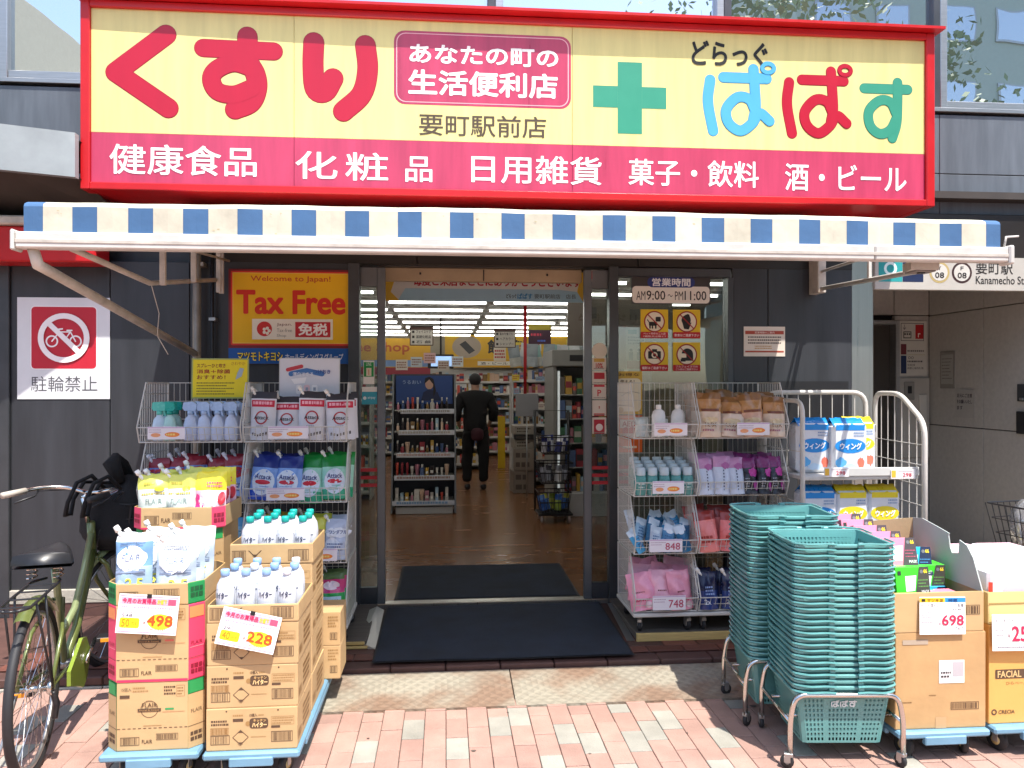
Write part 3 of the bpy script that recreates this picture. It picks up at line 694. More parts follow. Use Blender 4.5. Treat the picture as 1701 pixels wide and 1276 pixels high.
# ================================================================ SIGNS ON THE WALL
def card(name, label, cat, X, Y, Z, w, h, draw, yaw=0, roll=0, pitch=0, m='#f4f2ec', t=.003, parent=None, group=None, edge=0):
    T = face(0, 0, 0, 0, 0, 0) if False else None
    b = MB(); b.T = Matrix.Identity(4)
    loc = Matrix(((1, 0, 0, 0), (0, 0, -1, 0), (0, 1, 0, 0), (0, 0, 0, 1)))
    b.T = loc @ Matrix.Rotation(R_(roll), 4, 'Z') @ Matrix.Rotation(R_(pitch), 4, 'X')
    b.box(0, w, 0, h, -t, 0, m)
    if draw: draw(b, w, h)
    o = b.build(name, parent, label, cat, group); o.location = (X, Y, Z); o.rotation_euler = (0, 0, R_(yaw)); return o
def d_tax(b, w, h):
    b.RR(.014, .124, w-.014, h-.014, .012, '#d8311f', 1); b.frame(.026, .136, w-.026, h-.024, .005, '#f3c35a', 3); b.R(.031, .141, w-.031, h-.029, '#eeb800', 3)
    b.text('Welcome to Japan!', .145, .546, .675, .594, '#c3471c', 4, bold=.014)
    b.text('Tax Free', .05, .333, .775, .498, '#d5280f', 4, bold=.05, res=4)
    b.R(.155, .164, .69, .302, '#f3ead8', 4)
    b.disc(.236, .235, .05, '#d22a26', 5)
    for a in range(5): b.disc(.25+.018*math.cos(a*1.257), .222+.018*math.sin(a*1.257), .011, '#f3ead8', 6, 10)
    for i, t in enumerate(('Japan.', 'Tax-free', 'Shop')): b.text(t, .318, .252-.038*i, .418 if i < 2 else .38, .276-.038*i, '#7b4034' if i == 0 else '#9a9284', 5)
    b.R(.44, .18, .674, .283, '#c8202a', 5); b.text('免税', .46, .19, .656, .274, '#fff4ee', 6, bold=.04)
    b.R(0, .0, w, .105, '#0b57a4', 2)
    b.text('マツモトキヨシ', .06, .018, .357, .080, '#16130c', 4, bold=.075); b.text('マツモトキヨシ', .06, .018, .357, .080, '#ffe34d', 6, bold=.02)
    b.text('ホールディングスグループ', .373, .024, .76, .07, '#e8eef6', 4, bold=.01)
card('shop_sign', 'yellow Tax Free board with a blue strip, left of the doors', 'sign', -1.456, 5.325, 1.737, .822, .638, d_tax, m='#7c1d22', t=.03)
def d_nopark(b, w, h):
    b.RR(.083, .195, .508, .618, .03, '#f5eeee', 1); b.RR(.090, .202, .501, .611, .024, '#bf1f33', 2)
    cx, cy = .298, .405
    for q in (-.078, .072): b.ring(cx+q, cy-.022, .030, .040, '#f3eeee', 3)
    b.stroke([(cx-.078, cy-.022), (cx-.03, cy+.04), (cx+.04, cy+.04), (cx+.072, cy-.022)], .009, '#f3eeee', 3.5, smooth=False); b.stroke([(cx-.03, cy+.04), (cx, cy-.02), (cx+.04, cy+.04)], .009, '#f3eeee', 5, smooth=False)
    b.stroke([(cx-.05, cy+.055), (cx-.01, cy+.06)], .010, '#f3eeee', 6.5, smooth=False); b.stroke([(cx+.02, cy+.05), (cx+.05, cy+.05)], .010, '#f3eeee', 6.5, smooth=False)
    b.stroke([(cx-.10, cy+.10), (cx+.10, cy-.10)], .034, '#f5eeee', 8, smooth=False); b.ring(cx, cy, .128, .164, '#f5eeee', 10.5, 40)
    b.text('駐輪禁止', .087, .05, .508, .152, '#55555a', 1, res=3)
card('wall_sign', 'white no bicycle parking sign with a red square on the left wall', 'sign', -2.819, 5.345, 1.5, .588, .673, d_nopark, m='#dcdee0')
def d_hours(b, w, h):
    b.RR(0, 0, w, .132, .03, '#3e3a38', 1); b.RR(.006, .006, w-.006, .126, .026, '#ece6da', 2)
    b.text('AM', .035, .028, .10, .09, '#2b2725', 3); b.text('9:00', .108, .028, .245, .095, '#2b2725', 3, bold=.015); b.text('〜', .262, .05, .298, .07, '#2b2725', 3); b.text('PM', .315, .028, .375, .09, '#2b2725', 3); b.text('11:00', .385, .028, .545, .095, '#2b2725', 3, bold=.015)
    b.RR(.115, .118, .46, .192, .036, '#2c3a7c', 3); b.text('営業時間', .148, .126, .428, .184, '#f2f2f4', 4.5, bold=.03)
card('opening_hours_sign', 'white opening hours plate reading 9:00 to 11:00 on the right glass', 'sign', 1.312, 5.378, 2.17, .575, .195, d_hours, m='#3e3a38', t=.001)
def d_warn(kind):
    def d(b, w, h):
        b.RR(0, 0, w, h, .014, '#e6c01e', 1); b.RR(.0, .0, w, .045, .008, '#c01f22', 2)
        cx, cy = w/2, .118; b.disc(cx, cy, .076, '#a3231d', 3, 26); b.disc(cx, cy, .067, '#efe2c8', 4, 26); K = '#1a1512'
        if kind == 0: b.RR(cx-.04, cy-.03, cx+.018, cy-.002, .008, K, 5); b.RR(cx+.008, cy-.0, cx+.045, cy+.034, .006, K, 6); [b.R(cx+q, cy-.05, cx+q+.01, cy-.028, K, 6) for q in (-.038, -.02, .004)]; b.stroke([(cx-.038, cy-.006), (cx-.052, cy+.012)], .006, K, 6, smooth=False); b.text('ペット同伴のご入店', .012, .024, w-.012, .040, '#fff', 4) if 0 else None
        if kind == 1: b.poly([(cx-.02, cy-.05), (cx+.014, cy-.055), (cx+.034, cy-.006), (cx-.036, cy+.004)], .0046, K); [b.disc(cx+ox, cy+oy, r, K, 6+i) for i, (ox, oy, r) in enumerate(((-.005, .012, .034), (.0, .026, .025), (.006, .041, .014)))]
        if kind == 2: b.RR(cx-.046, cy-.03, cx+.046, cy+.024, .006, K, 5); b.R(cx-.018, cy+.024, cx+.018, cy+.038, K, 5); b.disc(cx, cy-.004, .022, '#efe2c8', 6); b.disc(cx, cy-.004, .012, K, 7)
        if kind == 3: b.disc(cx+.004, cy+.002, .042, K, 5); b.R(cx-.04, cy-.044, cx+.046, cy-.004, K, 6); b.R(cx-.046, cy-.022, cx-.004, cy+.008, '#efe2c8', 7); b.R(cx-.046, cy-.05, cx-.01, cy-.032, K, 8)
        if kind != 3: b.stroke([(cx-.048, cy+.048), (cx+.048, cy-.048)], .008, '#a3231d', 10, smooth=False)
        else: b.stroke([(cx-.048, cy+.048), (cx+.048, cy-.048)], .007, '#a3231d', 10, smooth=False)
        t = ('ペット同伴のご入店', '飲食はご遠慮下さい', '撮影はご遠慮下さい', 'フルフェイスでの')[kind]
        if kind in (0, 3): b.text(t, .02, .025, w-.02, .040, '#ffecea', 4, bold=.01); b.text('（補助犬は除く）' if kind == 0 else 'ご入店はご遠慮下さい', .02, .006, w-.02, .02, '#ffecea', 4, bold=.01)
        else: b.text(t, .01, .012, w-.01, .032, '#ffecea', 4, bold=.015)
    return d
for kd, (nm_, x, z) in enumerate((('dog', 1.378, 1.926), ('ice cream', 1.613, 1.926), ('camera', 1.378, 1.692), ('full face helmet', 1.613, 1.692))):
    card('warning_sticker', f'yellow sticker forbidding {nm_}{"s" if kd != 1 else ""} on the glass below the opening hours', 'sticker', x, 5.378, z, .2, .205, d_warn(kd), m='#e6c01e', t=.001, group='four yellow warning stickers')
def d_notice(b, w, h):
    b.R(.01, h-.055, w-.01, h-.03, '#a8442e', 1); b.text('営業時間のご案内', .08, h-.05, w-.08, h-.035, '#f2e6dc', 2); b.lines(.03, .085, w-.03, h-.065, 3, '#5d534c', 1, 3); b.lines(.08, .05, w-.1, .08, 2, '#b98f55', 1, 4); b.R(.01, .028, w-.01, .04, '#a8442e', 1)
card('notice', 'small white notice with red bars on the dark wall right of the glass', 'notice', 2.121, 5.345, 1.798, .305, .213, d_notice, m='#ded4c6')
# stickers on the door glass
def d_green(b, w, h): b.R(.004, .05, w-.004, h-.01, '#1f9a4a', 1); b.R(.02, .055, w-.02, .11, '#e8dfc8', 2); b.R(.035, .062, w-.035, .10, '#d07a4a', 3); b.text('LINE', .02, .125, w-.02, .148, '#e8f6ea', 2)
card('door_sticker', 'green sticker on the left door glass', 'sticker', -.565, 5.356, 1.60, .075, .16, d_green, t=.001)
def d_cyan(b, w, h): b.R(0, 0, w, h*.72, '#39a6bd', 1); b.disc(.02, h*.36, .012, '#e6f4f6', 2, 12); b.text('airpay', .04, h*.28, w-.012, h*.46, '#e6f4f6', 2)
card('door_sticker', 'pale blue sticker below the green one on the left door glass', 'sticker', -.575, 5.356, 1.46, .104, .12, d_cyan, t=.001)
def d_rnd(b, w, h): b.disc(w/2, h/2, w/2, '#dfd8c8', 1)
b = MB(face(1.078, 5.356, 1.835)); b.disc(0, 0, .055, '#dcd4c2', 1, 24); b.build('door_sticker', label='round cream sticker at the top of the column on the right door glass', cat='sticker', org=(1.078, 5.356, 1.835))
STK = [(1.70, .085, 'ten percent sticker with gold top', [('#c9a24a', .055, .08, None), (None, .012, .048, ('10%', '#b8392c'))]), (1.60, .09, 'sticker with a red square card logo', [('#b3202c', .035, .08, None)]), (1.495, .1, 'sticker with a red letter logo', [('#c8263a', .085, .1, None), (None, .02, .065, ('P', '#cc2233'))]), (1.375, .11, 'sticker with small grey print', [(None, .05, .07, ('$', '#b04a3a')), ('#c8303a', .0, .018, None)]), (1.25, .115, 'red and white sticker with a white emblem', [('#b32636', .0, .1, None), (None, .02, .07, ('●', '#f0e4de'))])]
for i, (z, h, lb, ops) in enumerate(STK):
    def d(b, w, h_, ops=ops):
        for j, (c, a, e, tx) in enumerate(ops):
            if c: b.R(.012, a, w-.012, e, c, 1)
            if tx: b.text(tx[0], .025, a, w-.025, e, tx[1], 2+j, bold=.03, keep='c')
        b.lines(.01, .002, w-.01, .016, 1, '#9d8f86', 3, i)
    card('door_sticker', lb+' on the right door glass', 'sticker', 1.026, 5.356, z, .1, h, d, t=.001, m='#ddd2c6')
b = MB(face(.985, 5.345, 2.318)); b.R(0, 0, .078, .082, '#d8cfc4', 1); b.R(.008, .02, .07, .074, '#c8141c', 2); b.text('セコム', .015, .003, .062, .015, '#b0141c', 2); b.build('door_sticker', label='small red square plate above the right door leaf', cat='sticker', org=(.985, 5.345, 2.318))
# posters inside the fixed glass
def d_p1(b, w, h):
    b.R(0, 0, w*.33, h, '#b79c98', 1); b.R(w*.36, .0, w, h*.95, '#cfc4ba', 1); b.R(w*.4, h*.8, w*.7, h*.9, '#6f9488', 2); b.lines(w*.4, h*.55, w*.97, h*.76, 3, '#7a7470', 2, 5); b.R(w*.36, 0, w, h*.18, '#b98a8e', 2)
    for q in (.5, .78): b.disc(w*q, h*.43, .012, '#4a4244', 3, 10); b.R(w*q-.015, h*.2, w*q+.015, h*.38, '#5a6068', 3)
card('poster', 'pale pink and grey poster behind the glass beside the dog sticker', 'poster', 1.215, 5.43, 1.71, .21, .31, d_p1, m='#cfc4ba')
def d_p2(b, w, h):
    b.RR(.01, .02, w-.01, h-.05, .03, '#f1e6c8', 1); b.text('お得な', .02, h-.035, w-.02, h-.012, '#6b3a1e', 1, bold=.02); b.text('使える！', .03, h-.085, w*.7, h-.06, '#5c4630', 2, bold=.02); b.stroke([(.04, .13), (.1, .16), (.17, .15)], .004, '#a7a08c', 2); b.disc(.035, .03, .022, '#c99a2c', 2, 14)
card('poster', 'yellow edged poster on the glass beside the right door leaf', 'poster', 1.2, 5.378, 1.385, .19, .305, d_p2, m='#ddb64a', t=.001)
def d_p3(b, w, h): b.R(.03, h-.09, w-.03, h-.03, '#ece4dc', 1); b.text('AED', .045, h-.08, w-.045, h-.04, '#b02838', 2, bold=.04); b.disc(.075, .15, .03, '#c22030', 1, 14); b.disc(.115, .15, .03, '#c22030', 2, 14); b.poly([(.046, .14), (.095, .08), (.144, .14)], .003, '#c22030'); b.R(.05, .03, .15, .045, '#f4dcc0', 1)
card('poster', 'orange poster with a red heart beside the right door leaf', 'poster', 1.2, 5.378, 1.115, .19, .262, d_p3, m='#e2641a', t=.001)
# station sign
def d_sta(b, w, h):
    b.R(.0, .0, w, h, '#b9b5ac', 1); b.R(.025, .055, .206, h, '#2a9c9c', 2); b.R(.208, .055, .366, h, '#14254a', 2); b.ring(.115, .15, .03, .05, '#d8efee', 3, 16)
    for cx, col, l in ((.49, '#b29e68', 'Y'), (.663, '#3a2424', 'F')): b.disc(cx, .127, .078, col, 2, 26); b.disc(cx, .127, .062, '#c9c6bd', 3, 26); b.text(l, cx-.012, .145, cx+.012, .172, '#2a2626', 4, bold=.02); b.text('08', cx-.035, .085, cx+.035, .128, '#2a2626', 4, bold=.03)
    b.text('要町駅', .77, .117, 1.06, .206, '#25221f', 2, bold=.012, res=3); b.text('Kanamecho Sta.', .77, .045, 1.185, .105, '#25221f', 2, bold=.015, res=3)
b_ = card('station_sign', 'white station name board with line circles above the subway entrance', 'sign', 3.10, 5.34, 2.288, 1.5, .24, d_sta, m='#c3bfb5', t=.06)
def d_lift(b, w, h):
    b.frame(.03, h-.19, w-.03, h-.02, .005, '#4a4644', 1); b.text('↓', .05, h-.085, .08, h-.035, '#2c2928', 2); b.frame(.055, h-.165, .135, h-.1, .008, '#2c2928', 1); [b.disc(.072+.022*i, h-.125, .009, '#2c2928', 2, 10) for i in range(3)]
    b.R(.175, h-.17, .255, h-.035, '#b91c22', 1); b.text('r', .20, h-.155, .225, h-.115, '#f4e6e0', 2, bold=.04)
    b.R(.03, .02, .085, .19, '#182a52', 1); b.R(.03, .20, .085, .30, '#6d2c34', 1); b.lines(.095, .22, .26, .25, 1, '#6a6460', 1, 3); b.lines(.095, .12, .25, .15, 1, '#4a4644', 1, 2)
    b.ring(.115, .17, .009, .013, '#4a4644', 1, 12); b.ring(.145, .17, .009, .013, '#4a4644', 1, 12); b.text('有楽町線', .095, .09, .17, .112, '#2c2928', 2); b.text('副都心線改札階', .095, .06, .255, .082, '#2c2928', 2); b.R(.09, .197, .27, .2, '#b5a860', 1)
card('information_board', 'white lift information board with a red square inside the subway entrance', 'sign', 4.28, 6.985, 1.68, .29, .52, d_lift, m='#cfcac0', t=.02)
b = MB(); b.cbox(4.27, 4.59, 6.97, 7.0, .9, 1.66, '#b2aca2', .006); b.cbox(4.33, 4.43, 6.955, 6.97, 1.45, 1.62, '#8b8780', .004); b.cbox(4.36, 4.40, 6.95, 6.956, 1.51, 1.58, 'black_plastic', .002); b.cbox(4.48, 4.55, 6.955, 6.97, 1.15, 1.5, '#c9c4b9', .003)
b.build('lift_panel', label='grey lift call panel below the white information board', cat='control panel', org=(4.43, 7, .9))
def d_a(b, w, h): b.R(.015, .04, w-.015, h-.03, '#aaa69e', 1); b.lines(.03, .08, w-.03, h-.05, 7, '#6c6660', 2, 8, .3)
o = card('notice', 'narrow framed notice on the beige stone side wall', 'notice', 4.592, 6.82, 1.56, .20, .34, d_a, yaw=-90, m='#8f8a82', t=.008)
def d_b(b, w, h):
    for i, t in enumerate(('足元にご注意', 'をお願いいたし', 'ます')): b.text(t, .02, h-.07-i*.055, (w-.02) if i < 2 else w*.4, h-.035-i*.055, '#3a3040', 1, bold=.02)
card('notice', 'white paper notice with three lines on the beige stone side wall', 'notice', 4.592, 6.60, 1.30, .24, .25, d_b, yaw=-90, m='#b0aba4')
b = MB(); b.cbox(4.583, 4.6, 5.72, 5.84, 1.46, 1.60, 'dark_alu', .004); b.cbox(4.575, 4.6, 5.70, 5.84, 1.20, 1.38, 'black_plastic', .004); b.cbox(4.57, 4.59, 5.76, 5.80, 1.47, 1.49, 'alu', .002); b.build('lock_box', label='dark metal boxes set in the beige stone wall at the right edge', cat='wall box', org=(4.6, 5.78, 1.2))
# mats
b = MB(); b.add([(-.405, 4.262, .069), (1.06, 4.262, .069), (1.09, 5.29, .086), (-.415, 5.29, .086)], [(0, 1, 2, 3)], 'mat_rubber')
n = 26
b = MB(); vs = []; fs = []
rn = random.Random(2)
for i in range(n+1):
    for j in range(15):
        u, v = i/n, j/14; X = -.405+u*1.465+(u-.5)*0; Y = 4.262+v*1.02; vs.append((X, Y, .074+.014*v+.0016*math.sin(u*9+v*4)+.001*math.sin(v*17)))
for i in range(n):
    for j in range(14): a = i*15+j; fs.append((a, a+15, a+16, a+1))
b.add(vs, fs, 'mat_rubber', True); o = b.build('doormat', label='dark blue doormat on the step outside the doors', cat='doormat')
b = MB(); b.add([(x*.982+.006, 4.775+(y-4.775)*.975, z+.004) for x, y, z in vs], fs, 'door_mat', True); b.build('pile', o)
b = MB(); b.cbox(-.36, .955, 5.435, 6.44, .0855, .0905, 'mat_rubber', .002); o = b.build('doormat', label='dark blue doormat on the shop floor inside the doors', cat='doormat')
b = MB(); b.cbox(-.34, .935, 5.45, 6.42, .0905, .095, 'door_mat', .002); b.build('pile', o)
# platforms beside the mat
for x0, x1, lb in ((-1.76, -.44, 'dark board platform with yellow edges under the left racks'), (1.13, 2.75, 'yellow edged board platform under the right racks')):
    t = empty('board_platform', (x0, 4.5, .066), label=lb, cat='platform')
    def tp(mb, n_): o = mb.build(n_, t); o.location = (-x0, -4.5, -.066)
    if x0 < 0:
        b = MB(); b.cbox(x0, x1-.02, 4.53, 5.28, .088, .110, 'plywood_top', .003); tp(b, 'top_board')
        b = MB(); b.cbox(x0, x1-.01, 4.508, 4.53, .066, .084, 'plywood_edge', .006); b.cbox(x0, x1-.03, 4.515, 4.53, .089, .107, 'plywood_edge', .003); tp(b, 'edge_board')
        b = MB(); b.box(x0, x1-.06, 4.54, 5.28, .066, .087, 'joint_dark'); tp(b, 'under_board')
    else:
        b = MB(); b.cbox(x0, x1, 4.52, 5.28, .07, .112, 'plywood_top', .003); tp(b, 'top_board')
        b = MB(); b.cbox(x0, x1, 4.50, 4.52, .066, .114, 'plywood_edge', .003); tp(b, 'edge_board')
b = MB(); b.add([(-.445, 4.50, .069), (-.405, 4.50, .069), (-.405, 5.12, .115), (-.455, 5.17, .125), (-.50, 5.12, .118), (-.50, 4.55, .095)], [(0, 1, 2, 3, 4, 5)], 'alu'); b.build('side_ramp', label='narrow bare metal strip along the left edge of the doormat', cat='metal strip', org=(-.45, 4.8, .07))
b = MB(); b.add([(1.075, 4.52, .068), (1.125, 4.52, .068), (1.13, 5.2, .1), (1.10, 5.2, .1)], [(0, 1, 2, 3)], 'alu'); b.build('side_ramp', label='narrow bare metal strip along the right edge of the doormat', cat='metal strip', org=(1.1, 4.8, .07))
# ================================================================ GOODS: builders
FRONT = Matrix(((1, 0, 0, 0), (0, 0, -1, 0), (0, 1, 0, 0), (0, 0, 0, 1)))   # local print plane -> standing upright, facing the street
def nz3(x, y, z, s=1.0): return noise.noise(Vector((x*s, y*s, z*s)))
PCACHE = {}
def pouch(w, h, d, bands, decal=None, seed=0, wr=.005, spout=None, capm='#f2f0ea', nx=10, nz=14, top=.9, key=None):
    """refill pouch standing on its gusset; origin at the base centre. returns (body mesh, cap mesh or None)"""
    k = key or (w, h, d, tuple(bands), seed, spout, capm)
    if k in PCACHE: return PCACHE[k]
    def shape(u, v): 
        e = max(0, math.sin(math.pi*min(max(u, .0), 1)))**.55
        return e*(max(0, min(1, (1-v)*1.9))**.6)*(1-.12*math.sin(3*v))
    wr *= 1.9
    def wob(x, z): return wr*(nz3(x*14+seed*3.1, z*14, seed)+.5*nz3(x*37, z*31+seed, 4))
    def sf(x, z):
        u = x/w+.5; v = z/h
        return -(d/2)*shape(u, v)-wob(x, z)*min(1, 2.5*shape(u, v)+.25)
    b = MB(); vs = []; fs = [[], []]
    def mrow(v):
        for a, e, m in bands:
            if a <= v < e: return m
        return bands[-1][2]
    def pos(i, j, side):
        u = i/nx; v = j/nz; x = (u-.5)*w*(1-.03*math.sin(math.pi*v)); z = v*h
        if v > .8: z += .01*nz3(x*20, seed, 1)*(v-.8)*5; 
        if spout and v > top: x = x if (x > -w*.25) else x*(1-(v-top)*2.2)
        y = sf((u-.5)*w, z) if side == 0 else -sf((u-.5)*w, z)
        return (x, y, z)
    for side in (0, 1):
        g = [[pos(i, j, side) for j in range(nz+1)] for i in range(nx+1)]
        for j in range(nz):
            m = mrow((j+.5)/nz)
            for i in range(nx):
                q = [g[i][j], g[i+1][j], g[i+1][j+1], g[i][j+1]]
                if side: q = q[::-1]
                b.add(q, [(0, 1, 2, 3)], m, True)
    # weld
    if decal:
        b.T = None
        b.warp = lambda p: Vector((p.x, sf(p.x, p.y)-.0012-p.z, p.y))
        decal(b); b.warp = None
    me = b.mesh('pouch')
    bm = bmesh.new(); bm.from_mesh(me); bmesh.ops.remove_doubles(bm, verts=bm.verts, dist=.00002); bm.to_mesh(me); bm.free()
    cm = None
    if spout:
        c = MB(); sx = -w*.40; sz = h*.985; dx, dz = -.55, .83
        c.tube([(sx-dx*.02, 0, sz-dz*.02), (sx+dx*.012, 0, sz+dz*.012)], .008, capm, 8); c.tube([(sx+dx*.010, 0, sz+dz*.010), (sx+dx*.034, 0, sz+dz*.034)], [.0125, .011], capm, 8)
        cm = c.mesh('cap')
    PCACHE[k] = (me, cm); return me, cm
def item(name, meshes, loc, rot=(0, 0, 0), label=None, cat=None, group=None, partnames=('cap',)):
    """one ware: the first mesh is the thing, the others are its parts"""
    if not isinstance(meshes, (tuple, list)): meshes = (meshes,)
    o = bpy.data.objects.new(name, meshes[0]); C.objects.link(o); o.location = loc; o.rotation_euler = tuple(R_(a) for a in rot)
    tag(o, label, cat, group)
    if meshes[0].name.startswith('pouch'):
        k = rn.uniform(.94, 1.05); o.scale = (k, k, rn.uniform(.93, 1.05)); o.rotation_euler = (o.rotation_euler[0]+R_(rn.uniform(-3, 3)), o.rotation_euler[1]+R_(rn.uniform(-4, 4)), o.rotation_euler[2]+R_(rn.uniform(-7, 7)))
    for i, m in enumerate(meshes[1:]):
        if m is None: continue
        c = bpy.data.objects.new(partnames[min(i, len(partnames)-1)], m); C.objects.link(c); c.parent = o
    return o
def gridtext(b, t, x0, y0, x1, y1, m, l=2, bold=0, **k): b.text(t, x0, y0, x1, y1, m, l, bold, **k)
def blob(b, cx, cy, rx, ry, m, l=1, n=18, amp=0, seed=0):
    """small-faced oval so that it can follow a curved pouch"""
    vs = [(cx, cy, l*.0009)]; R1 = 3
    for r in range(1, R1+1):
        for i in range(n):
            a = 2*math.pi*i/n; k = r/R1*(1+amp*nz3(math.cos(a)*2, math.sin(a)*2, seed)); vs.append((cx+rx*k*math.cos(a), cy+ry*k*math.sin(a), l*.0009))
    fs = [(0, 1+i, 1+(i+1) % n) for i in range(n)]
    for r in range(R1-1): fs += [(1+r*n+i, 1+(r+1)*n+i, 1+(r+1)*n+(i+1) % n, 1+r*n+(i+1) % n) for i in range(n)]
    return b.add(vs, fs, m)
def grect(b, x0, y0, x1, y1, m, l=1, nx=6, ny=4):
    vs = [(x0+(x1-x0)*i/nx, y0+(y1-y0)*j/ny, l*.0009) for i in range(nx+1) for j in range(ny+1)]
    return b.add(vs, [(i*(ny+1)+j, (i+1)*(ny+1)+j, (i+1)*(ny+1)+j+1, i*(ny+1)+j+1) for i in range(nx) for j in range(ny)], m)
def bottle(prof, m, seg=12, sx=1.0, sy=1.0, decal=None):
    b = MB(); b.warp = lambda p: Vector((p.x*sx, p.y*sy, p.z)); b.lathe(prof, (0, 0, 0), m, seg); b.warp = None
    if decal: decal(b)
    return b.mesh('bottle')
def wrapdecal(b, r, sx, sy):
    """print that follows a round bottle of radius r(z)"""
    b.warp = lambda p: Vector((math.sin(p.x/r)*r*sx*1.0, -math.cos(p.x/r)*(r*sy+.0012+p.z), p.y))

# ================================================================ WIRE RACKS
def wire_tier(W, D, H, side=True):
    b = MB(); r = .0019; R2 = .0036; m = 'white_wire'
    lipY, lipZ = -.035, .085; tf = .095
    def se(y):      # top of the side panel at depth y (0 = front)
        if y < tf: return lipZ+(H-.012-lipZ)*max(0, (y-lipY))/(tf-lipY)
        return H-.012
    for x in (0, W):
        out = [(x, D, .0), (x, D, H-.012), (x, tf, H-.012), (x, lipY, lipZ), (x, 0, 0), (x, D, 0)]
        b.tube(out, R2, m, 5)
        y = .02
        while y < D: b.tube([(x, y, 0), (x, y, se(y))], r, m, 3, caps=False); y += .026
        for z in (.10, .19, .27): 
            yy = 0 if z < lipZ else lipY+(z-lipZ)/(H-.012-lipZ)*(tf-lipY); b.tube([(x, max(yy, lipY), z), (x, D, z)], r*1.2, m, 3, caps=False)
    n = max(4, int(W/.034))
    for i in range(1, n):       # back
        x = W*i/n; b.tube([(x, D, 0), (x, D, H-.012)], r, m, 3, caps=False)
    for z in (.0, .11, .22, H-.012): b.tube([(0, D, z), (W, D, z)], R2 if z in (0, H-.012) else r*1.2, m, 4, caps=False)
    nf = max(5, int(W/.032))
    for i in range(1, nf):      # floor and lip
        x = W*i/nf; b.tube([(x, D, 0), (x, 0, 0), (x, lipY, lipZ)], r, m, 3, caps=False)
    for y in (.08, .18, .28, .38):
        if y < D: b.tube([(0, y, -.002), (W, y, -.002)], r*1.2, m, 3, caps=False)
    b.tube([(0, 0, 0), (W, 0, 0)], R2, m, 5); b.tube([(0, lipY, lipZ), (W, lipY, lipZ)], R2, m, 5); b.tube([(0, lipY*.5, lipZ*.5), (W, lipY*.5, lipZ*.5)], r, m, 4)
    return b.mesh('wire_basket')
cb = MB()
cb.tube([(0, 0, .075), (0, 0, .10)], .012, 'alu', 8); cb.cbox(-.014, .014, -.012, .03, .056, .076, 'alu', .003); cb.cbox(-.014, -.011, 0, .03, .03, .06, 'alu', .001); cb.cbox(.011, .014, 0, .03, .03, .06, 'alu', .001)
cb.lathe([(.006, -.010), (.030, -.010), (.033, -.005), (.033, .005), (.030, .010), (.006, .010)], (0, .015, .033), 'black_rubber', 14, 'x'); cb.lathe([(.012, -.0105), (.012, .0105)], (0, .015, .033), '#9a9c9c', 10, 'x')
CASTOR = cb.mesh('castor')
def pricecard(parent, x, y, z, w, h, txt=None, col='#b8406a', yaw=0, name='price_card'):
    def d(b, W, H):
        b.R(.002, H-.008, W-.002, H-.003, '#c8a8cc', 1)
        b.lines(.008, H*.5, W*.5, H*.85, 2, '#b59ab0', 1, int(x*100), .35)
        if txt: b.text(txt, W*.48, H*.16, W*.93, H*.72, col, 2, bold=.01)
        else:
            b.disc(W*.22, H*.34, W*.13, '#e8a070', 1, 14, H*.16); b.disc(W*.66, H*.38, W*.2, '#ee8a3c', 1, 16, H*.2); b.lines(W*.5, H*.25, W*.85, H*.5, 1, '#f3d27a', 2, 5, .6)
    o = card(name, None, None, x, y, z, w, h, d, yaw=yaw, m='#e9e4ea', t=.0015, parent=parent); return o
def rack(name, x0, x1, yf, yb, zb, label, n=4, H=.345, cards=()):
    t = empty(name, (x0, yf, zb), label=label, cat='display rack')
    W, D = x1-x0, yb-yf
    me = wire_tier(W, D, H)
    for i in range(n):
        o = bpy.data.objects.new('wire_basket', me); C.objects.link(o); o.parent = t; o.location = (0, 0, .115+i*H)
    b = MB(); b.cbox(-.01, W+.01, -.02, D+.01, .085, .108, 'white_wire', .005)
    b.build('base_frame', t)
    for cx in (.04, W-.04):
        for cy in (.03, D-.05):
            o = bpy.data.objects.new('castor', CASTOR); C.objects.link(o); o.parent = t; o.location = (cx, cy, -.012); o.rotation_euler = (0, 0, R_(random.uniform(-60, 60)))
    b = MB(); b.add([(0.003, -.031, .098+.115-.115), ], [], 'thin_film')
    for (i, cx, w, h, tx, col) in cards:
        pricecard(t, cx, -.045, .115+i*H+.02, w, h, tx, col)
    return t
ZB = .112+.012
tz = lambda i: ZB+.115+.345*i        # floor of tier i counted from the bottom
rack('wire_rack', 1.12, 1.50, 4.52, 4.95, ZB, 'narrow white wire basket rack just right of the doors, with white bottles on top', cards=((0, .10, .20, .085, '748', '#b84a66'), (1, .08, .20, .075, '848', '#b84a66'), (2, .10, .19, .075, None, ''), (3, .11, .20, .075, None, '')))
rack('wire_rack', 1.515, 2.06, 4.52, 4.95, ZB, 'wide white wire basket rack behind the rear basket stack, with beige pouches on top', cards=((3, .22, .20, .075, None, ''),))
rack('wire_rack', -1.13, -.565, 4.45, 4.90, ZB, 'white wire basket rack left of the doors holding detergent pouches', cards=((3, .14, .22, .07, None, ''), (2, .13, .21, .07, None, ''), (1, .34, .18, .07, None, '')))
rack('wire_rack', -1.70, -1.145, 4.45, 4.90, ZB, 'leftmost white wire basket rack with trigger sprays on its top shelf', cards=((3, .06, .2, .07, None, ''),))
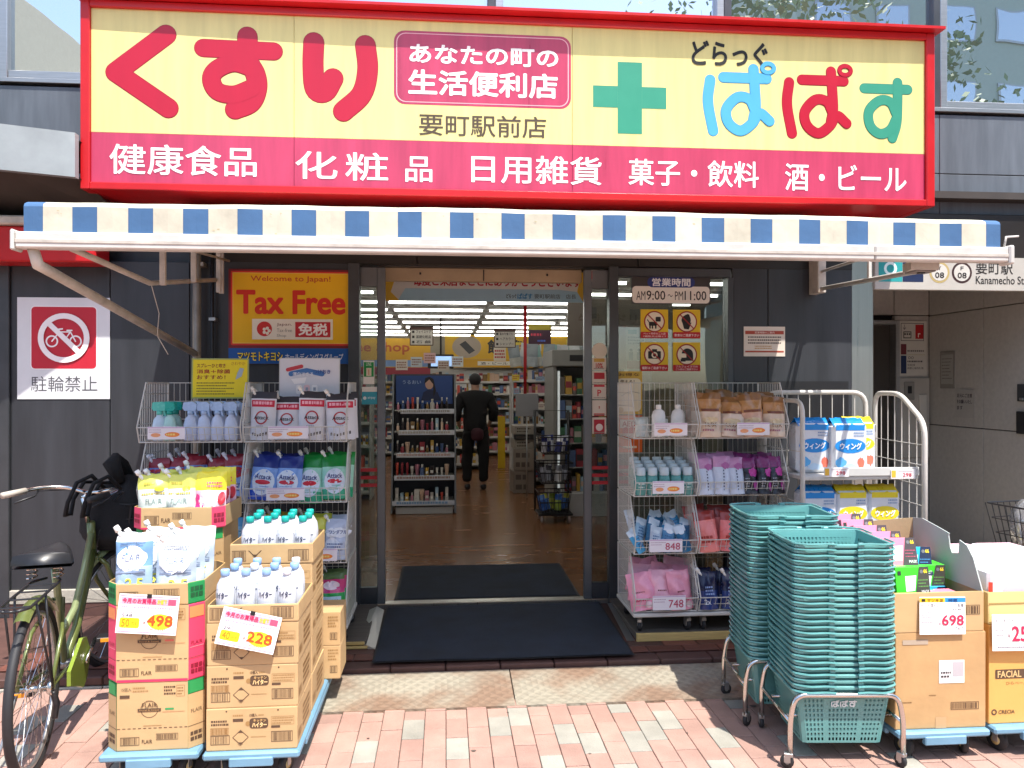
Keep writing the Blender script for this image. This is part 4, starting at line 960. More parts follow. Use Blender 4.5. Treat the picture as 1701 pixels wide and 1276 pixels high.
# handwritten signs on the left racks
def d_pop1(b, w, h):
    b.R(.008, .008, w-.008, h-.008, '#e3d21a', 1)
    rn = random.Random(3)
    for i, (tx, c) in enumerate((('スプレーひと吹き', '#8a3a20'), ('消臭＋除菌', '#a02a1c'), ('おすすめ！', '#8a3a20'))): b.text(tx, .03, h-.055-i*.034, .03+w*(.5+.08*(i == 1)), h-.03-i*.034, c, 2, bold=.02)
    b.lines(.03, .02, w-.06, .10, 5, '#6d6420', 2, 7, .4); b.poly([(w-.075, .11), (w-.04, .13), (w-.028, .175), (w-.05, .18), (w-.065, .15)], .0028, '#9fb4c4'); b.text('さわやか', w-.10, .195, w-.02, .215, '#a06a20', 2)
def d_pop2(b, w, h):
    b.R(.006, .006, w-.006, h-.006, '#d5dbe6', 1)
    b.stroke([(.05, .165), (.13, .185)], .022, '#c23a46', 2, smooth=False); b.stroke([(.07, .14), (.16, .16), (.25, .14)], .03, '#3f74b4', 4, smooth=False); b.text('漂白できる', .08, .128, .20, .15, '#e8f0fa', 7, bold=.02); b.text('つけおき', .2, .14, .30, .165, '#2c4f96', 8, bold=.03)
    b.poly([(.07, .11), (.16, .12), (.15, .085), (.09, .08)], .003, '#f2f4f8'); 
    for i in range(3): b.RR(.10+.045*i, .02, .135+.045*i, .075, .01, ('#f0f2f6', '#e7c8cf', '#f0f2f6')[i], 2); b.R(.11+.045*i, .04, .125+.045*i, .06, '#9aa6b8', 3)
card('handwritten_sign', 'yellow handwritten sign above the trigger sprays on the leftmost rack', 'sign', -1.475, 4.62, 1.515, .325, .235, d_pop1, m='#9aa868', pitch=-3)
card('handwritten_sign', 'pale blue hand-drawn sign above the white pouches', 'sign', -.985, 4.66, 1.52, .355, .235, d_pop2, m='#c4ccd0', pitch=-3)

# ---- pouches on the racks
def attack(cA, cB, cap):
    def d(b):
        blob(b, .0, .105, .062, .078, '#dfe6f2', 1); b.text('Attack', -.045, .122, .045, .152, cA, 3.2, bold=.02)
        blob(b, .0, .105, .042, .014, '#d4283c', 2.2); b.lines(-.035, .05, .035, .085, 3, cB, 2.4, 3, .5)
    return d
def attw(b):
    grect(b, -.07, .185, .07, .222, '#c8143c', 1); b.lines(-.06, .192, .06, .216, 1, '#f2aebe', 2.2, 4, .7)
    b.ring(.0, .125, .030, .038, '#b3303c', 2); b.text('Attack', -.045, .115, .045, .137, '#2a2228', 3.5, bold=.02); b.lines(-.03, .07, .03, .085, 1, '#a8a8b4', 2, 5)
    for i in range(7): b.add([(-.055+.017*i, .02+.003*abs(i-2), .002), (-.047+.017*i, .021+.003*abs(i-2), .002), (-.047+.017*i, .035+.004*abs(i-2), .002), (-.055+.017*i, .032+.004*abs(i-2), .002)], [(0, 1, 2, 3)], '#26262c')
P_white = [pouch(.158, .27, .08, [(0, .72, '#d9dbe4'), (.72, .86, '#d9dbe4'), (.86, 1, '#34343c')], attw, s, spout='l') for s in (1, 2)]
P_blue = [pouch(.155, .27, .09, [(0, .2, '#2b50c0g'), (.2, .75, '#7fa4e4g'), (.75, 1, '#1d2f80g')], attack('#1c2c7c', '#8a9fd0', 0), s, wr=.009, spout='l') for s in (3, 4)]
P_green = [pouch(.155, .27, .09, [(0, .2, '#2fa57ag'), (.2, .72, '#9fd8c4g'), (.72, 1, '#178a3ag')], attack('#1c2c7c', '#7fb8a4', 0), s, wr=.009, spout='l') for s in (5, 6)]
grp = 'detergent pouches on the rack left of the doors'
for i in range(4):
    for k in range(2):
        lab = f'white magenta-banded pouch left of the doors, {ORD[i]} from the left, '+('front row' if k == 0 else 'back row')
        item('detergent_pouch', P_white[(i+k) % 2], (-1.055+.14*i+rn.uniform(-.006, .006)+(.03 if i == 3 else 0), 4.53+.11*k, tz(3)+.004), (-6+rn.uniform(-2, 2), 0, rn.uniform(-5, 5)), lab, 'pouch', grp)
for i in range(4):
    for k in range(2):
        P = (P_blue if i < 2 else P_green)
        lab = f'{ORD[i%2]} {"blue" if i < 2 else "green"} detergent pouch from the left on the second shelf, '+('front row' if k == 0 else 'back row')
        item('detergent_pouch', P[(i+k) % 2], (-1.055+.14*i+rn.uniform(-.008, .008), 4.53+.11*k, tz(2)+.004-(.02 if i == 2 and k == 0 else 0)), (-10+rn.uniform(-4, 2), rn.uniform(-4, 4), rn.uniform(-9, 9)), lab, 'pouch', grp)
def swirl(c1, c2):
    def d(b):
        blob(b, .01, .16, .075, .03, c1, 1, amp=.3, seed=2); b.text('ワンダフル', -.04, .15, .06, .175, c2, 2.5, bold=.03); blob(b, -.02, .08, .05, .05, '#e4e6ee', 1.6, amp=.3); b.lines(-.05, .05, .04, .10, 3, c2, 3, 4, .5)
    return d
P_pk = pouch(.20, .25, .09, [(0, .55, '#c889b4g'), (.55, .85, '#dba37ag'), (.85, 1, '#c8b845g')], swirl('#dcb24a', '#b03a6a'), 11, wr=.010, spout='l')
P_yl = pouch(.20, .25, .09, [(0, .6, '#bac4d2g'), (.6, 1, '#cfcf4ag')], swirl('#e8e06a', '#c04a5a'), 12, wr=.010, spout='l')
P_wh = pouch(.13, .24, .07, [(0, 1, '#c3cce0g')], swirl('#e8ecf4', '#5a6a9a'), 13, wr=.010, spout='l')
for P, x, lb in ((P_pk, -.98, 'pink'), (P_yl, -.79, 'yellow topped'), (P_wh, -.635, 'pale')):
    for k in range(2): item('softener_pouch', P, (x, 4.52+.12*k, tz(1)+.003), (-10, 0, rn.uniform(-6, 6)), f'{lb} softener pouch, third shelf left of the doors, {"front" if k == 0 else "back"} row', 'pouch', grp)
def wide(b): grect(b, -.06, .03, .06, .13, '#bcdcf0', 1); b.text('ワイド', -.045, .085, .045, .115, '#1e5a96', 3, bold=.03); b.text('ハイター', -.05, .05, .05, .08, '#1e5a96', 3, bold=.03); blob(b, .0, .035, .022, .018, '#e889b4', 3); blob(b, 0, .19, .05, .025, '#f2e0ec', 1)
P_hi = pouch(.155, .26, .09, [(0, .55, '#22a04ag'), (.55, .85, '#cf3a7eg'), (.85, 1, '#5f7a48g')], wide, 15, wr=.009, spout='l')
for i in range(3):
    for k in range(2): item('bleach_pouch', P_hi, (-.65-.165*i, 4.52+.12*k, tz(0)+.003), (-6, 0, rn.uniform(-5, 5)), f'pink and green bleach pouch, {ORD[i]} from the right, {"front" if k == 0 else "back"} row, left of the doors', 'pouch', grp)
# ---- leftmost rack: sprays on top, pouches below
def spray_mesh(c_head, c_body):
    b = MB(); b.warp = lambda p: Vector((p.x, p.y*.62, p.z)); b.lathe([(.036, 0), (.039, .01), (.039, .09), (.030, .125), (.016, .14), (.016, .15)], (0, 0, 0), c_body, 14); b.warp = None
    b.T = Matrix.Translation((0, -.0255, 0)) @ FRONT; b.R(-.026, .02, .026, .085, '#dfe6f0', 1); b.lines(-.022, .03, .022, .078, 3, '#5a6a9a', 2, 3); b.T = None
    h = MB(); h.tube([(0, 0, .148), (0, 0, .172)], .0165, c_head, 10)
    h.prism([(-.034, .17), (.030, .17), (.040, .185), (.034, .218), (-.018, .222), (-.038, .208)], -.014, .014, c_head, 'y'); h.cbox(-.050, -.036, -.009, .009, .192, .212, c_head, .002); h.prism([(-.028, .172), (-.020, .172), (-.026, .145), (-.038, .138)], -.006, .006, c_head, 'y')
    return b.mesh('trigger_spray'), h.mesh('trigger_head')
SP = [spray_mesh('#62c8bcg', '#c9dff0g'), spray_mesh('#22a596g', '#b9e0d8g'), spray_mesh('#a9c6ecg', '#c9d4ecg')]
for i, (x, k) in enumerate(((-1.62, 0), (-1.565, 1), (-1.45, 2), (-1.375, 2), (-1.30, 2), (-1.225, 2))):
    for r in range(2): item('trigger_spray', SP[k], (x, 4.53+.1*r, tz(3)+.004), (0, 0, rn.uniform(-12, 12)+180*(k != 1)), f'{("mint", "green", "pale blue")[k]} headed trigger spray, {ORD[i]} from the left, {"front" if r == 0 else "back"} row, leftmost rack', 'spray bottle', 'trigger sprays on the leftmost rack', ('trigger_head',))
P_nr = pouch(.125, .25, .08, [(0, .6, '#8ea6d8g'), (.6, .8, '#5f7cc0g'), (.8, 1, '#8a2030g')], swirl('#a8202e', '#3a3a7a'), 17, wr=.010, spout='l', capm='#d8dcec')
P_lb = pouch(.14, .24, .08, [(0, 1, '#5fa8dcg')], swirl('#8cc8f0', '#e8f0fa'), 18, wr=.012)
for i in range(5):
    for k in range(2):
        item('softener_pouch', P_nr, (-1.64+.108*i, 4.55+.12*k, tz(2)+.004), (-8, 0, rn.uniform(-10, 10)), f'blue pouch with dark red top on leftmost rack, {ORD[i]} from the left, {"front" if k == 0 else "back"} row', 'pouch', 'pouches on the leftmost rack')
    item('refill_pouch', P_lb, (-1.63+.105*i, 4.54, tz(1)+.004), (-9, 0, rn.uniform(-8, 8)), f'sky blue pouch on third shelf of leftmost rack, {ORD[i]} from the left', 'pouch', 'pouches on the leftmost rack')
# ---- right racks
def dw(b): wrapdecal(b, .042, 1, .7); b.disc(0, .06, .018, '#8cb83a', 2, 14); b.ring(0, .06, .019, .022, '#5f8c2c', 2, 14); b.warp = None
BW = bottle([(.040, 0), (.043, .01), (.043, .13), (.036, .155), (.016, .172)], '#e9eaeag', 16, 1, .7, dw)
c_ = MB(); c_.lathe([(.017, .170), (.017, .192), (.014, .196)], (0, 0, 0), '#f2f2f0', 12); CW = c_.mesh('cap')
for i, x in enumerate((1.29, 1.41)):
    item('white_bottle', (BW, CW), (x, 4.60, tz(3)+.004), (0, 0, 4), f'white bottle with green round label atop the rack by the doors, {"left" if i == 0 else "right"} one', 'bottle', 'white bottles right of the doors')
    item('clear_pouch', pouch(.09, .12, .05, [(0, 1, '#c8d0ccg')], None, 21, wr=.01), (x-.1, 4.60, tz(3)+.004), (-10, 0, 0), f'small clear pouch {"left of" if i == 0 else "between"} the white bottles', 'pouch')
def dt(b): wrapdecal(b, .034, 1, .8); b.R(-.026, .03, .026, .085, '#6fa8a4', 1); b.lines(-.022, .04, .022, .078, 2, '#cfe2e0', 2, 3); b.warp = None
BT = bottle([(.032, 0), (.035, .008), (.035, .10), (.030, .12)], '#5f9e9ag', 12, 1, .8, dt)
c_ = MB(); c_.lathe([(.027, .118), (.030, .125), (.028, .165), (.022, .168)], (0, 0, 0), '#c7d6dcg', 12); CT = c_.mesh('cap')
for i in range(5):
    for k in range(4): item('shampoo_bottle', (BT, CT), (1.165+.072*i+(.004*k), 4.545+.07*k, tz(2)+.004+.014*k), (0, 0, rn.uniform(-15, 15)), f'teal clear-capped bottle, {ORD[i]} from the left in the {ORD[k]} row, rack by the doors', 'bottle', 'teal bottles right of the doors')
cols = ['#4fa6d4g', '#9fc4dcg', '#cdd9e6g', '#2a6f96g', '#5a8fb8g']
def d_tube(b): b.lines(-.02, .03, .02, .10, 4, '#3a6a9a', 1.6, 4, .45); blob(b, 0, .12, .02, .012, '#e8f0f6', 2)
PB = [pouch(.075, .16, .045, [(0, .8, c), (.8, 1, '#d8e4eeg')], d_tube, 30+i, wr=.005, nx=6, nz=8) for i, c in enumerate(cols)]
q = 0
for k in range(3):
    for i in range(5):
        item('refill_sachet', PB[(i*2+k) % 5], (1.17+.07*i+rn.uniform(-.01, .01), 4.53+.085*k, tz(1)+.01+.035*k), (rn.uniform(-40, -10), rn.uniform(-35, 35), rn.uniform(-40, 40)), f'tumbled blue sachet, {ORD[i]} from the left in the {ORD[k]} row, rack by the doors', 'sachet', 'blue sachets right of the doors')
def d_pk(b): b.lines(-.05, .05, .05, .07, 1, '#c8405a', 1.5, 4, .7); b.lines(-.04, .10, .04, .12, 1, '#8a4a4a', 1.5, 6, .4); blob(b, .03, .03, .02, .02, '#f4dcdc', 2)
PP = [pouch(.16, .23, .08, [(0, 1, c)], d_pk, 40+i, wr=.016) for i, c in enumerate(('#f2a4bcg', '#f4b6c6g', '#eea0b4g'))]
for k in range(3):
    for i in range(3):
        item('refill_pouch', PP[(i+k) % 3], (1.19+.115*i, 4.54+.085*k, tz(0)+.004+.03*k), (-14-6*k, rn.uniform(-14, 14), rn.uniform(-14, 14)), f'pink pouch, {ORD[i]} from the left in the {ORD[k]} row, lowest shelf by the doors', 'pouch', 'pink pouches right of the doors')
def d_be(b): blob(b, 0, .10, .05, .018, '#dcc8a4', 1.5); b.lines(-.05, .03, .05, .05, 1, '#b07a84', 1.5, 5, .6); b.text('LUX', -.04, .06, .04, .085, '#8a6a4a', 2, bold=.01); grect(b, -.055, .15, .055, .165, '#7a4a3a', 2)
PE = [pouch(.15, .26, .08, [(0, .6, c), (.6, .85, '#b98a58g'), (.85, 1, '#8a6238g')], d_be, 50+i, wr=.014) for i, c in enumerate(('#dcc6b0g', '#e0cfc0g', '#d4b09cg'))]
for k in range(3):
    for i in range(4):
        item('refill_pouch', PE[(i+k) % 3], (1.585+.135*i, 4.53+.10*k, tz(3)+.004+.012*k), (-8-5*k, rn.uniform(-8, 8), rn.uniform(-10, 10)), f'beige and gold pouch, {ORD[i]} from the left in the {ORD[k]} row, wide right rack', 'pouch', 'beige pouches right of the doors')
def d_wt(b): b.lines(-.004, .02, .004, .15, 7, '#3a3a60', 1.6, 5, .5); blob(b, .02, .17, .03, .02, '#b0609a', 1.5, amp=.4)
def d_bk(b): blob(b, .02, .13, .03, .025, '#c03a96', 1.5, amp=.5, seed=3); b.lines(-.035, .04, -.005, .10, 4, '#9a9aa4', 1.6, 6, .5); blob(b, .03, .05, .016, .03, '#a83a90', 1.6)
PWt = pouch(.115, .225, .08, [(0, .75, '#ccd2e2g'), (.75, 1, '#c48cb4g')], d_wt, 61, wr=.006); PBk = pouch(.10, .22, .08, [(0, .75, '#1d1b24g'), (.75, 1, '#7c2a68g')], d_bk, 62, wr=.008)
for k in range(3):
    for i in range(3): item('refill_pouch', PWt, (1.565+.095*i, 4.53+.09*k, tz(2)+.004+.008*k), (-8, 0, rn.uniform(-6, 6)), f'white purple-topped pouch, {ORD[i]} from the left in the {ORD[k]} row, wide right rack', 'pouch', 'white pouches right of the doors')
    for i in range(3): item('refill_pouch', PBk, (1.84+.085*i, 4.53+.09*k, tz(2)+.004+.008*k), (-8, 0, rn.uniform(-6, 6)), f'black and magenta pouch, {ORD[i]} from the left in the {ORD[k]} row, wide right rack', 'pouch', 'black pouches right of the doors')
def d_co(b): b.lines(-.045, .05, .045, .10, 2, '#b03a30', 1.6, 5, .6)
PC = [pouch(.14, .24, .08, [(0, .8, c), (.8, 1, '#9a3a34g')], d_co, 70+i, wr=.012) for i, c in enumerate(('#f08a84g', '#ec7c78g'))]
for k in range(3):
    for i in range(4): item('refill_pouch', PC[(i+k) % 2], (1.585+.13*i, 4.53+.09*k, tz(1)+.004+.012*k), (-8, rn.uniform(-6, 6), rn.uniform(-8, 8)), f'coral pouch, {ORD[i]} from the left in the {ORD[k]} row, wide right rack', 'pouch', 'coral pouches right of the doors')
def d_nv(b): b.text('2x', -.04, .03, -.005, .06, '#e6e8f0', 2.4, bold=.03); b.lines(-.03, .08, .04, .14, 3, '#8fa4d4', 1.6, 5, .5)
PN = [pouch(.12, .22, .07, [(0, .5, '#2a3f7cg'), (.5, 1, '#1a2247g')], d_nv, 80+i, wr=.01, spout='l') for i in range(2)]
for k in range(2):
    for i in range(4): item('refill_pouch', PN[(i+k) % 2], (1.585+.13*i, 4.53+.11*k, tz(0)+.004), (-8, 0, rn.uniform(-8, 8)), f'navy pouch, {ORD[i]} from the left, {"front" if k == 0 else "back"} row, lowest shelf of wide right rack', 'pouch', 'navy pouches right of the doors')

# ================================================================ ROLL CAGE with paper packs
cg = empty('roll_cage', (2.12, 4.3, .07), label='white tube and mesh roll cage with toilet paper packs beside the steel column', cat='roll cage')
def cpart(mb, n): o = mb.build(n, cg); o.location = (-2.12, -4.3, -.07); return o
def arc(pts, r, n=5):
    """round the corners of a polyline"""
    out = [Vector(pts[0])]
    for i in range(1, len(pts)-1):
        a, p, c = Vector(pts[i-1]), Vector(pts[i]), Vector(pts[i+1]); u = (a-p).normalized(); v = (c-p).normalized(); k = min(r, (a-p).length*.45, (c-p).length*.45)
        for j in range(n+1): t = j/n; out.append((p+u*k)*(1-t)**2+p*2*t*(1-t)+(p+v*k)*t*t)
    out.append(Vector(pts[-1])); return out
b = MB(); b.tube(arc([(2.09, 4.92, .2), (2.09, 4.92, 1.545), (2.79, 4.92, 1.545), (2.79, 4.92, .2)], .10), .016, 'white_paint', 8)
for i in range(1, 9): x = 2.09+.70*i/9; b.tube([(x, 4.92, .22), (x, 4.92, 1.54)], .0035, 'white_paint', 4)
for z in (.3, .55, .8, 1.05, 1.16): b.tube([(2.09, 4.92, z), (2.79, 4.92, z)], .0035, 'white_paint', 4)
cpart(b, 'back_frame')
b = MB(); b.tube(arc([(2.86, 4.93, .2), (2.86, 4.93, 1.54), (2.845, 4.62, 1.54), (2.80, 4.30, 1.37), (2.80, 4.30, .2)], .09), .016, 'white_paint', 8)
for i in range(1, 7):
    t = i/7; Y = 4.93-.63*t; X = 2.86-.06*t; zt = 1.54 if t < .45 else 1.54-.17*(t-.45)/.55; b.tube([(X, Y, .22), (X, Y, zt)], .003, 'white_paint', 4)
for z in (.3, .4, .52, .64, .76, .88, 1.0, 1.12, 1.24): b.tube([(2.86, 4.93, z), (2.80, 4.30, z)], .003, 'white_paint', 4)
cpart(b, 'side_frame')
b = MB(); b.tube(arc([(2.075, 4.93, .2), (2.075, 4.93, 1.5), (2.085, 4.36, 1.5), (2.085, 4.36, .2)], .09), .014, 'white_paint', 8)
for z in (.3, .5, .7, .9, 1.2): b.tube([(2.075, 4.93, z), (2.085, 4.36, z)], .003, 'white_paint', 4)
cpart(b, 'side_frame')
for z in (1.045,):
    b = MB(); b.cbox(2.09, 2.80, 4.36, 4.90, z-.012, z+.012, 'white_paint', .004); cpart(b, 'shelf')
    b = MB(); b.cbox(2.28, 2.80, 4.35, 4.36, z+.012, z+.062, 'shelf_white', .003); cpart(b, 'price_rail')
b = MB(); b.cbox(2.09, 2.82, 4.34, 4.92, .19, .215, 'white_paint', .004); cpart(b, 'base')
b = MB(); b.cbox(2.795, 2.855, 4.905, 4.935, 1.28, 1.33, 'alu', .003); cpart(b, 'hinge')
for cx in (2.14, 2.76):
    for cy in (4.38, 4.84):
        o = bpy.data.objects.new('castor', CASTOR); C.objects.link(o); o.parent = cg; o.location = (cx-2.12, cy-4.3, .03); 
for x, z in ((2.21, 1.075), (2.62, 1.06)):
    def d(b, w, h): b.R(.004, .008, .03, h-.006, '#e9b63c', 1); b.text('298', w*.48, .012, w*.85, h*.62, '#c83a50', 2, bold=.02); b.lines(.045, h*.66, w*.9, h*.9, 1, '#b9a8b0', 1, 4, .4)
    o = card('price_card', None, None, x-2.12, 4.345-4.3, z-.07-.02, .15, .055, d, parent=cg, m='#eceaea', t=.002)
def pack(c1, c2, w=.20, h=.30, d=.14, seed=0):
    b = MB(); b.cbox(-w/2, w/2, -d/2, d/2, 0, h*.9, '#d5dae2g', .02)
    b.T = Matrix.Translation((0, -d/2-.0005, 0)) @ FRONT
    b.R(-w/2+.02, h*.78, w/2-.02, h*.88, c1, 1); blob(b, 0, h*.50, w*.44, h*.13, c1, 1); b.text('ウィング', -w*.30, h*.435, w*.32, h*.56, '#eef4fa', 4, bold=.04)
    blob(b, -w*.26, h*.2, w*.16, h*.10, c2, 1, amp=.5, seed=seed); blob(b, w*.30, h*.2, w*.10, h*.10, '#e8705a', 1, amp=.6, seed=seed+4); blob(b, 0, h*.12, w*.2, h*.06, '#b8d0e6', 2, amp=.4); b.lines(w*.1, h*.66, w*.38, h*.76, 2, '#7f9ac0', 2, 4, .5); b.T = None
    t = MB(); n = 10; vs = []
    for i in range(n+1):
        x = -w/2+.01+(w-.02)*i/n
        for j, (yy, z) in enumerate(((-d/2+.004, h*.86), (-d*.2, h*.93), (0, h*1.0), (d*.2, h*.93), (d/2-.004, h*.86))): vs.append((x, yy+.006*nz3(x*40, j, seed), z+.010*nz3(x*30, j, seed)))
    t.add(vs, [(i*5+j, (i+1)*5+j, (i+1)*5+j+1, i*5+j+1) for i in range(n) for j in range(4)], c1+'g' if len(c1) == 7 else c1, True)
    return b.mesh('paper_pack'), t.mesh('wrapped_top')
PKB = pack('#1a86d2', '#5aa8e0', w=.215, h=.335); PKY = pack('#e4cf2a', '#c8c4e4', w=.20, h=.335, seed=3)
for i, (x, y, P, c) in enumerate(((2.235, 4.58, PKB, 'blue'), (2.43, 4.52, PKB, 'blue'), (2.585, 4.68, PKY, 'yellow'))):
    item('paper_pack', P, (x, y, 1.059), (0, 0, -3), f'{c} toilet paper pack on the upper cage shelf'+(', ' + ('left of the two' if i == 0 else 'right of the two') if i < 2 else ''), 'paper pack', 'toilet paper packs', ('wrapped_top',))
for i, (x, y, P, c) in enumerate(((2.23, 4.50, PKB, 'blue'), (2.435, 4.50, PKY, 'yellow'), (2.635, 4.50, PKY, 'yellow'))):
    for lv in range(2):
        item('paper_pack', P, (x, y, .655-.335*lv), (0, 0, -2), f'{c} paper pack, {"upper" if lv == 0 else "lower"} layer under the cage shelf'+((', left yellow one' if i == 1 else ', right yellow one') if i else ''), 'paper pack', 'toilet paper packs', ('wrapped_top',))
# ================================================================ DOLLIES AND CARTONS
def dolly(x0, x1, y0, y1, label, z=.10):
    t = empty('dolly', ((x0+x1)/2, (y0+y1)/2, 0), label=label, cat='dolly')
    cx, cy = (x0+x1)/2, (y0+y1)/2; a, c = (x1-x0)/2, (y1-y0)/2
    b = MB(); b.cbox(-a, a, -c, c, z, z+.03, 'dolly_blue', .008); b.cbox(-a*.45, a*.45, -c-.006, -c+.02, z-.025, z+.012, 'dolly_blue', .004)
    b.cbox(-a*.45, a*.45, c-.02, c+.006, z-.025, z+.012, 'dolly_blue', .004)
    for s in (-1, 1): b.cbox(s*a-.015, s*a+.003*s, -c*.7, c*.7, z-.015, z+.01, 'dolly_blue', .003) if s > 0 else b.cbox(-a-.003, -a+.015, -c*.7, c*.7, z-.015, z+.01, 'dolly_blue', .003)
    b.build('deck', t)
    for sx in (-1, 1):
        for sy in (-1, 1):
            w = MB(); w.lathe([(.008, -.013), (.040, -.013), (.045, -.008), (.045, .008), (.040, .013), (.008, .013)], (0, 0, .045), 'black_rubber', 16, 'x'); w.lathe([(.02, -.014), (.02, .014)], (0, 0, .045), '#c8b27a', 12, 'x'); w.cbox(-.017, .017, -.018, .018, .082, .102, 'alu', .003); w.cbox(-.018, -.015, -.012, .012, .04, .09, 'alu', .001); w.cbox(.015, .018, -.012, .012, .04, .09, 'alu', .001)
            o = w.build('wheel', t); o.location = (sx*(a-.07), sy*(c-.08), 0); o.rotation_euler = (0, 0, R_(20*sx*sy))
    return t
dolly(-1.37, -.985, 3.17, 4.05, 'blue plastic dolly under the pouch cartons')
dolly(-.965, -.585, 3.15, 4.16, 'blue plastic dolly under the bleach cartons')
dolly(1.90, 2.31, 3.09, 3.75, 'blue plastic dolly under the mask cartons')
dolly(2.335, 2.79, 3.10, 3.75, 'light blue dolly under the tissue carton at the right edge')
K = 'ink_brown'
def carton(x0, x1, y0, y1, z0, z1, label, front=None, side=None, m='card_brown', ch=0, corner=None, yaw=0, open_=False, cat='cardboard box', group=None, cstrip=None, name='cardboard_box'):
    """closed box or open tray; ch = chamfered upright corners, corner = colour of those corner faces"""
    w, d, h = x1-x0, y1-y0, z1-z0; b = MB()
    if ch:
        P = [(ch, 0), (w-ch, 0), (w, ch), (w, d-ch), (w-ch, d), (ch, d), (0, d-ch), (0, ch)]
    else:
        e = .003; P = [(e, 0), (w-e, 0), (w, e), (w, d-e), (w-e, d), (e, d), (0, d-e), (0, e)]
    n = 8; wb = [rn.uniform(-.0015, .0015) for _ in P]
    def ring(ins, z): 
        cx, cy = w/2, d/2
        return [(cx+(x-cx)*(1-ins/(w/2)), cy+(y-cy)*(1-ins/(d/2)), z) for x, y in P]
    r0 = ring(.001, 0); r1 = ring(0, .004); r2 = ring(0, h-.004); r3 = ring(.001, h)
    for q in range(len(r1)):
        r2[q] = (r2[q][0]+wb[q], r2[q][1]+wb[q]*.7, r2[q][2])
    vs = r0+r1+r2+r3
    fc = lambda i: corner if (corner and i % 2 == 1) else m
    for L in range(3):
        for i in range(n):
            a, c = L*n+i, L*n+(i+1) % n; b.add([vs[a], vs[c], vs[c+n], vs[a+n]], [(0, 1, 2, 3)], fc(i))
    b.add(r0[::-1], [tuple(range(n))], m)
    if not open_:
        b.add(r3, [tuple(range(n))], m)
        b.T = None; b.box(.002, w-.002, d/2-.025, d/2+.025, h, h+.0006, 'kraft_tape')
        b.box(.004, w-.004, d/2-.0012, d/2+.0012, h+.0006, h+.0009, 'ink_brown')
    else:
        ri = ring(.005, h); rb = ring(.005, .006)
        for i in range(n): 
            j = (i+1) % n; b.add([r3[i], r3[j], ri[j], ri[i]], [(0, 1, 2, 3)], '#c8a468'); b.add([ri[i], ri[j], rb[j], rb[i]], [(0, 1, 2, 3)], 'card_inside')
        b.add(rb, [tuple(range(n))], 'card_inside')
    if front:
        b.T = Matrix.Translation((0, -.0004, 0)) @ FRONT; front(b, w, h)
    if side:   # right hand side
        b.T = Matrix(((0, 0, 1, w+.0004), (1, 0, 0, 0), (0, 1, 0, 0), (0, 0, 0, 1))); side(b, d, h)
    if cstrip and ch:
        for k_, (ox, oy, yw) in enumerate(((w-ch, 0, 45), (0, ch, -45))):
            L = ch*math.sqrt(2); b.T = Matrix.Translation((ox+(.0004 if k_ == 0 else -.0004), oy-.0004, 0)) @ Matrix.Rotation(R_(yw), 4, 'Z') @ FRONT; cstrip(b, L, h)
    b.T = None
    o = b.build(name, None, label, cat, group); o.location = (x0, y0, z0); o.rotation_euler = (0, 0, R_(yaw+(0 if open_ else rn.uniform(-.7, .7)))); return o
def f_flair(red):
    col = '#e23a60' if red else '#1f8a4a'
    def d(b, w, h):
        a, e = .052, w-.052
        if red: b.R(a, 0, e, .010, col, 1)
        b.barcode(a+.012, .022, a+.085, .055, K, 1, 12, .002); b.text('FLAIR', a+.095, .028, a+.135, .043, K, 1, bold=.01); b.barcode(a+.15, .040, a+.235, .066, K, 1, 20, .0015)
        x = a
        while x < e: b.R(x, .088, min(x+.012, e), .0905, K, 1); x += .02
        cx = w*.47; b.ring(cx, .165, .032, .034, K, 1, 24); b.R(cx-.045, .156, cx+.045, .168, K, 2); b.text('Floral & Sweet', cx-.038, .159, cx+.038, .165, '#b8905a', 3); b.text('FLAIR', cx-.028, .173, cx+.03, .19, K, 2, bold=.01); b.text('IROKA', cx-.012, .195, cx+.012, .20, K, 2)
        b.RR(cx+.06, .16, cx+.095, .168, .003, '#e0705c' if red else '#3f9a5c', 1); b.lines(cx+.05, .15, e-.01, .155, 1, '#b8805a', 1, 4)
        b.text('15個入', a+.015, h-.035, a+.055, h-.02, K, 1); b.lines(a+.06, h-.04, a+.12, h-.015, 2, '#a07c4c', 1, 5, .4); b.R(a+.01, h-.062, a+.048, h-.05, K, 1); b.lines(w*.62, h-.055, w*.74, h-.015, 3, K, 1, 8, .55); b.frame(w*.75, h-.06, e-.01, h-.015, .0012, '#8a6234', 1); b.lines(w*.76, h-.055, e-.015, h-.02, 3, '#8a6234', 1, 9, .4); b.R(a+.10, .098, e-.10, .1, '#a07c4c', 1)
    return d
def c_flair(red):
    def d(b, w, h):
        i = '#8a1c34' if red else '#14522c'
        if red:
            b.R(.005, h-.055, w-.005, h-.01, '#e8905a', 1); b.text('FLAIR', .012, .14, w-.012, .155, i, 1); b.R(.006, .13, w-.006, .132, '#f2a0a8', 1)
        else:
            b.R(0, 0, w, h-.055, 'card_brown', 1); b.R(.005, h-.052, w-.005, h-.004, '#2f9a55', 2); b.text('FLAIR', .012, .14, w-.012, .155, K, 2)
        b.R(0, .088, w, .09, K, 2)
        for q in range(2): b.lines(.01, .022+.022*q, w-.01, .04+.022*q, 1, i if red else K, 2, q+3, .85)
    return d
carton(-1.36, -.985, 3.20, 3.60, .132, .405, 'cardboard box with green corners, lowest under the front pouch tray', f_flair(False), None, 'card_brown', .05, '#2a8f50', cstrip=c_flair(False))
carton(-1.362, -.983, 3.20, 3.60, .407, .712, 'cardboard box with red corners under the front pouch tray', f_flair(True), None, 'card_brown', .05, '#e0466a', cstrip=c_flair(True))
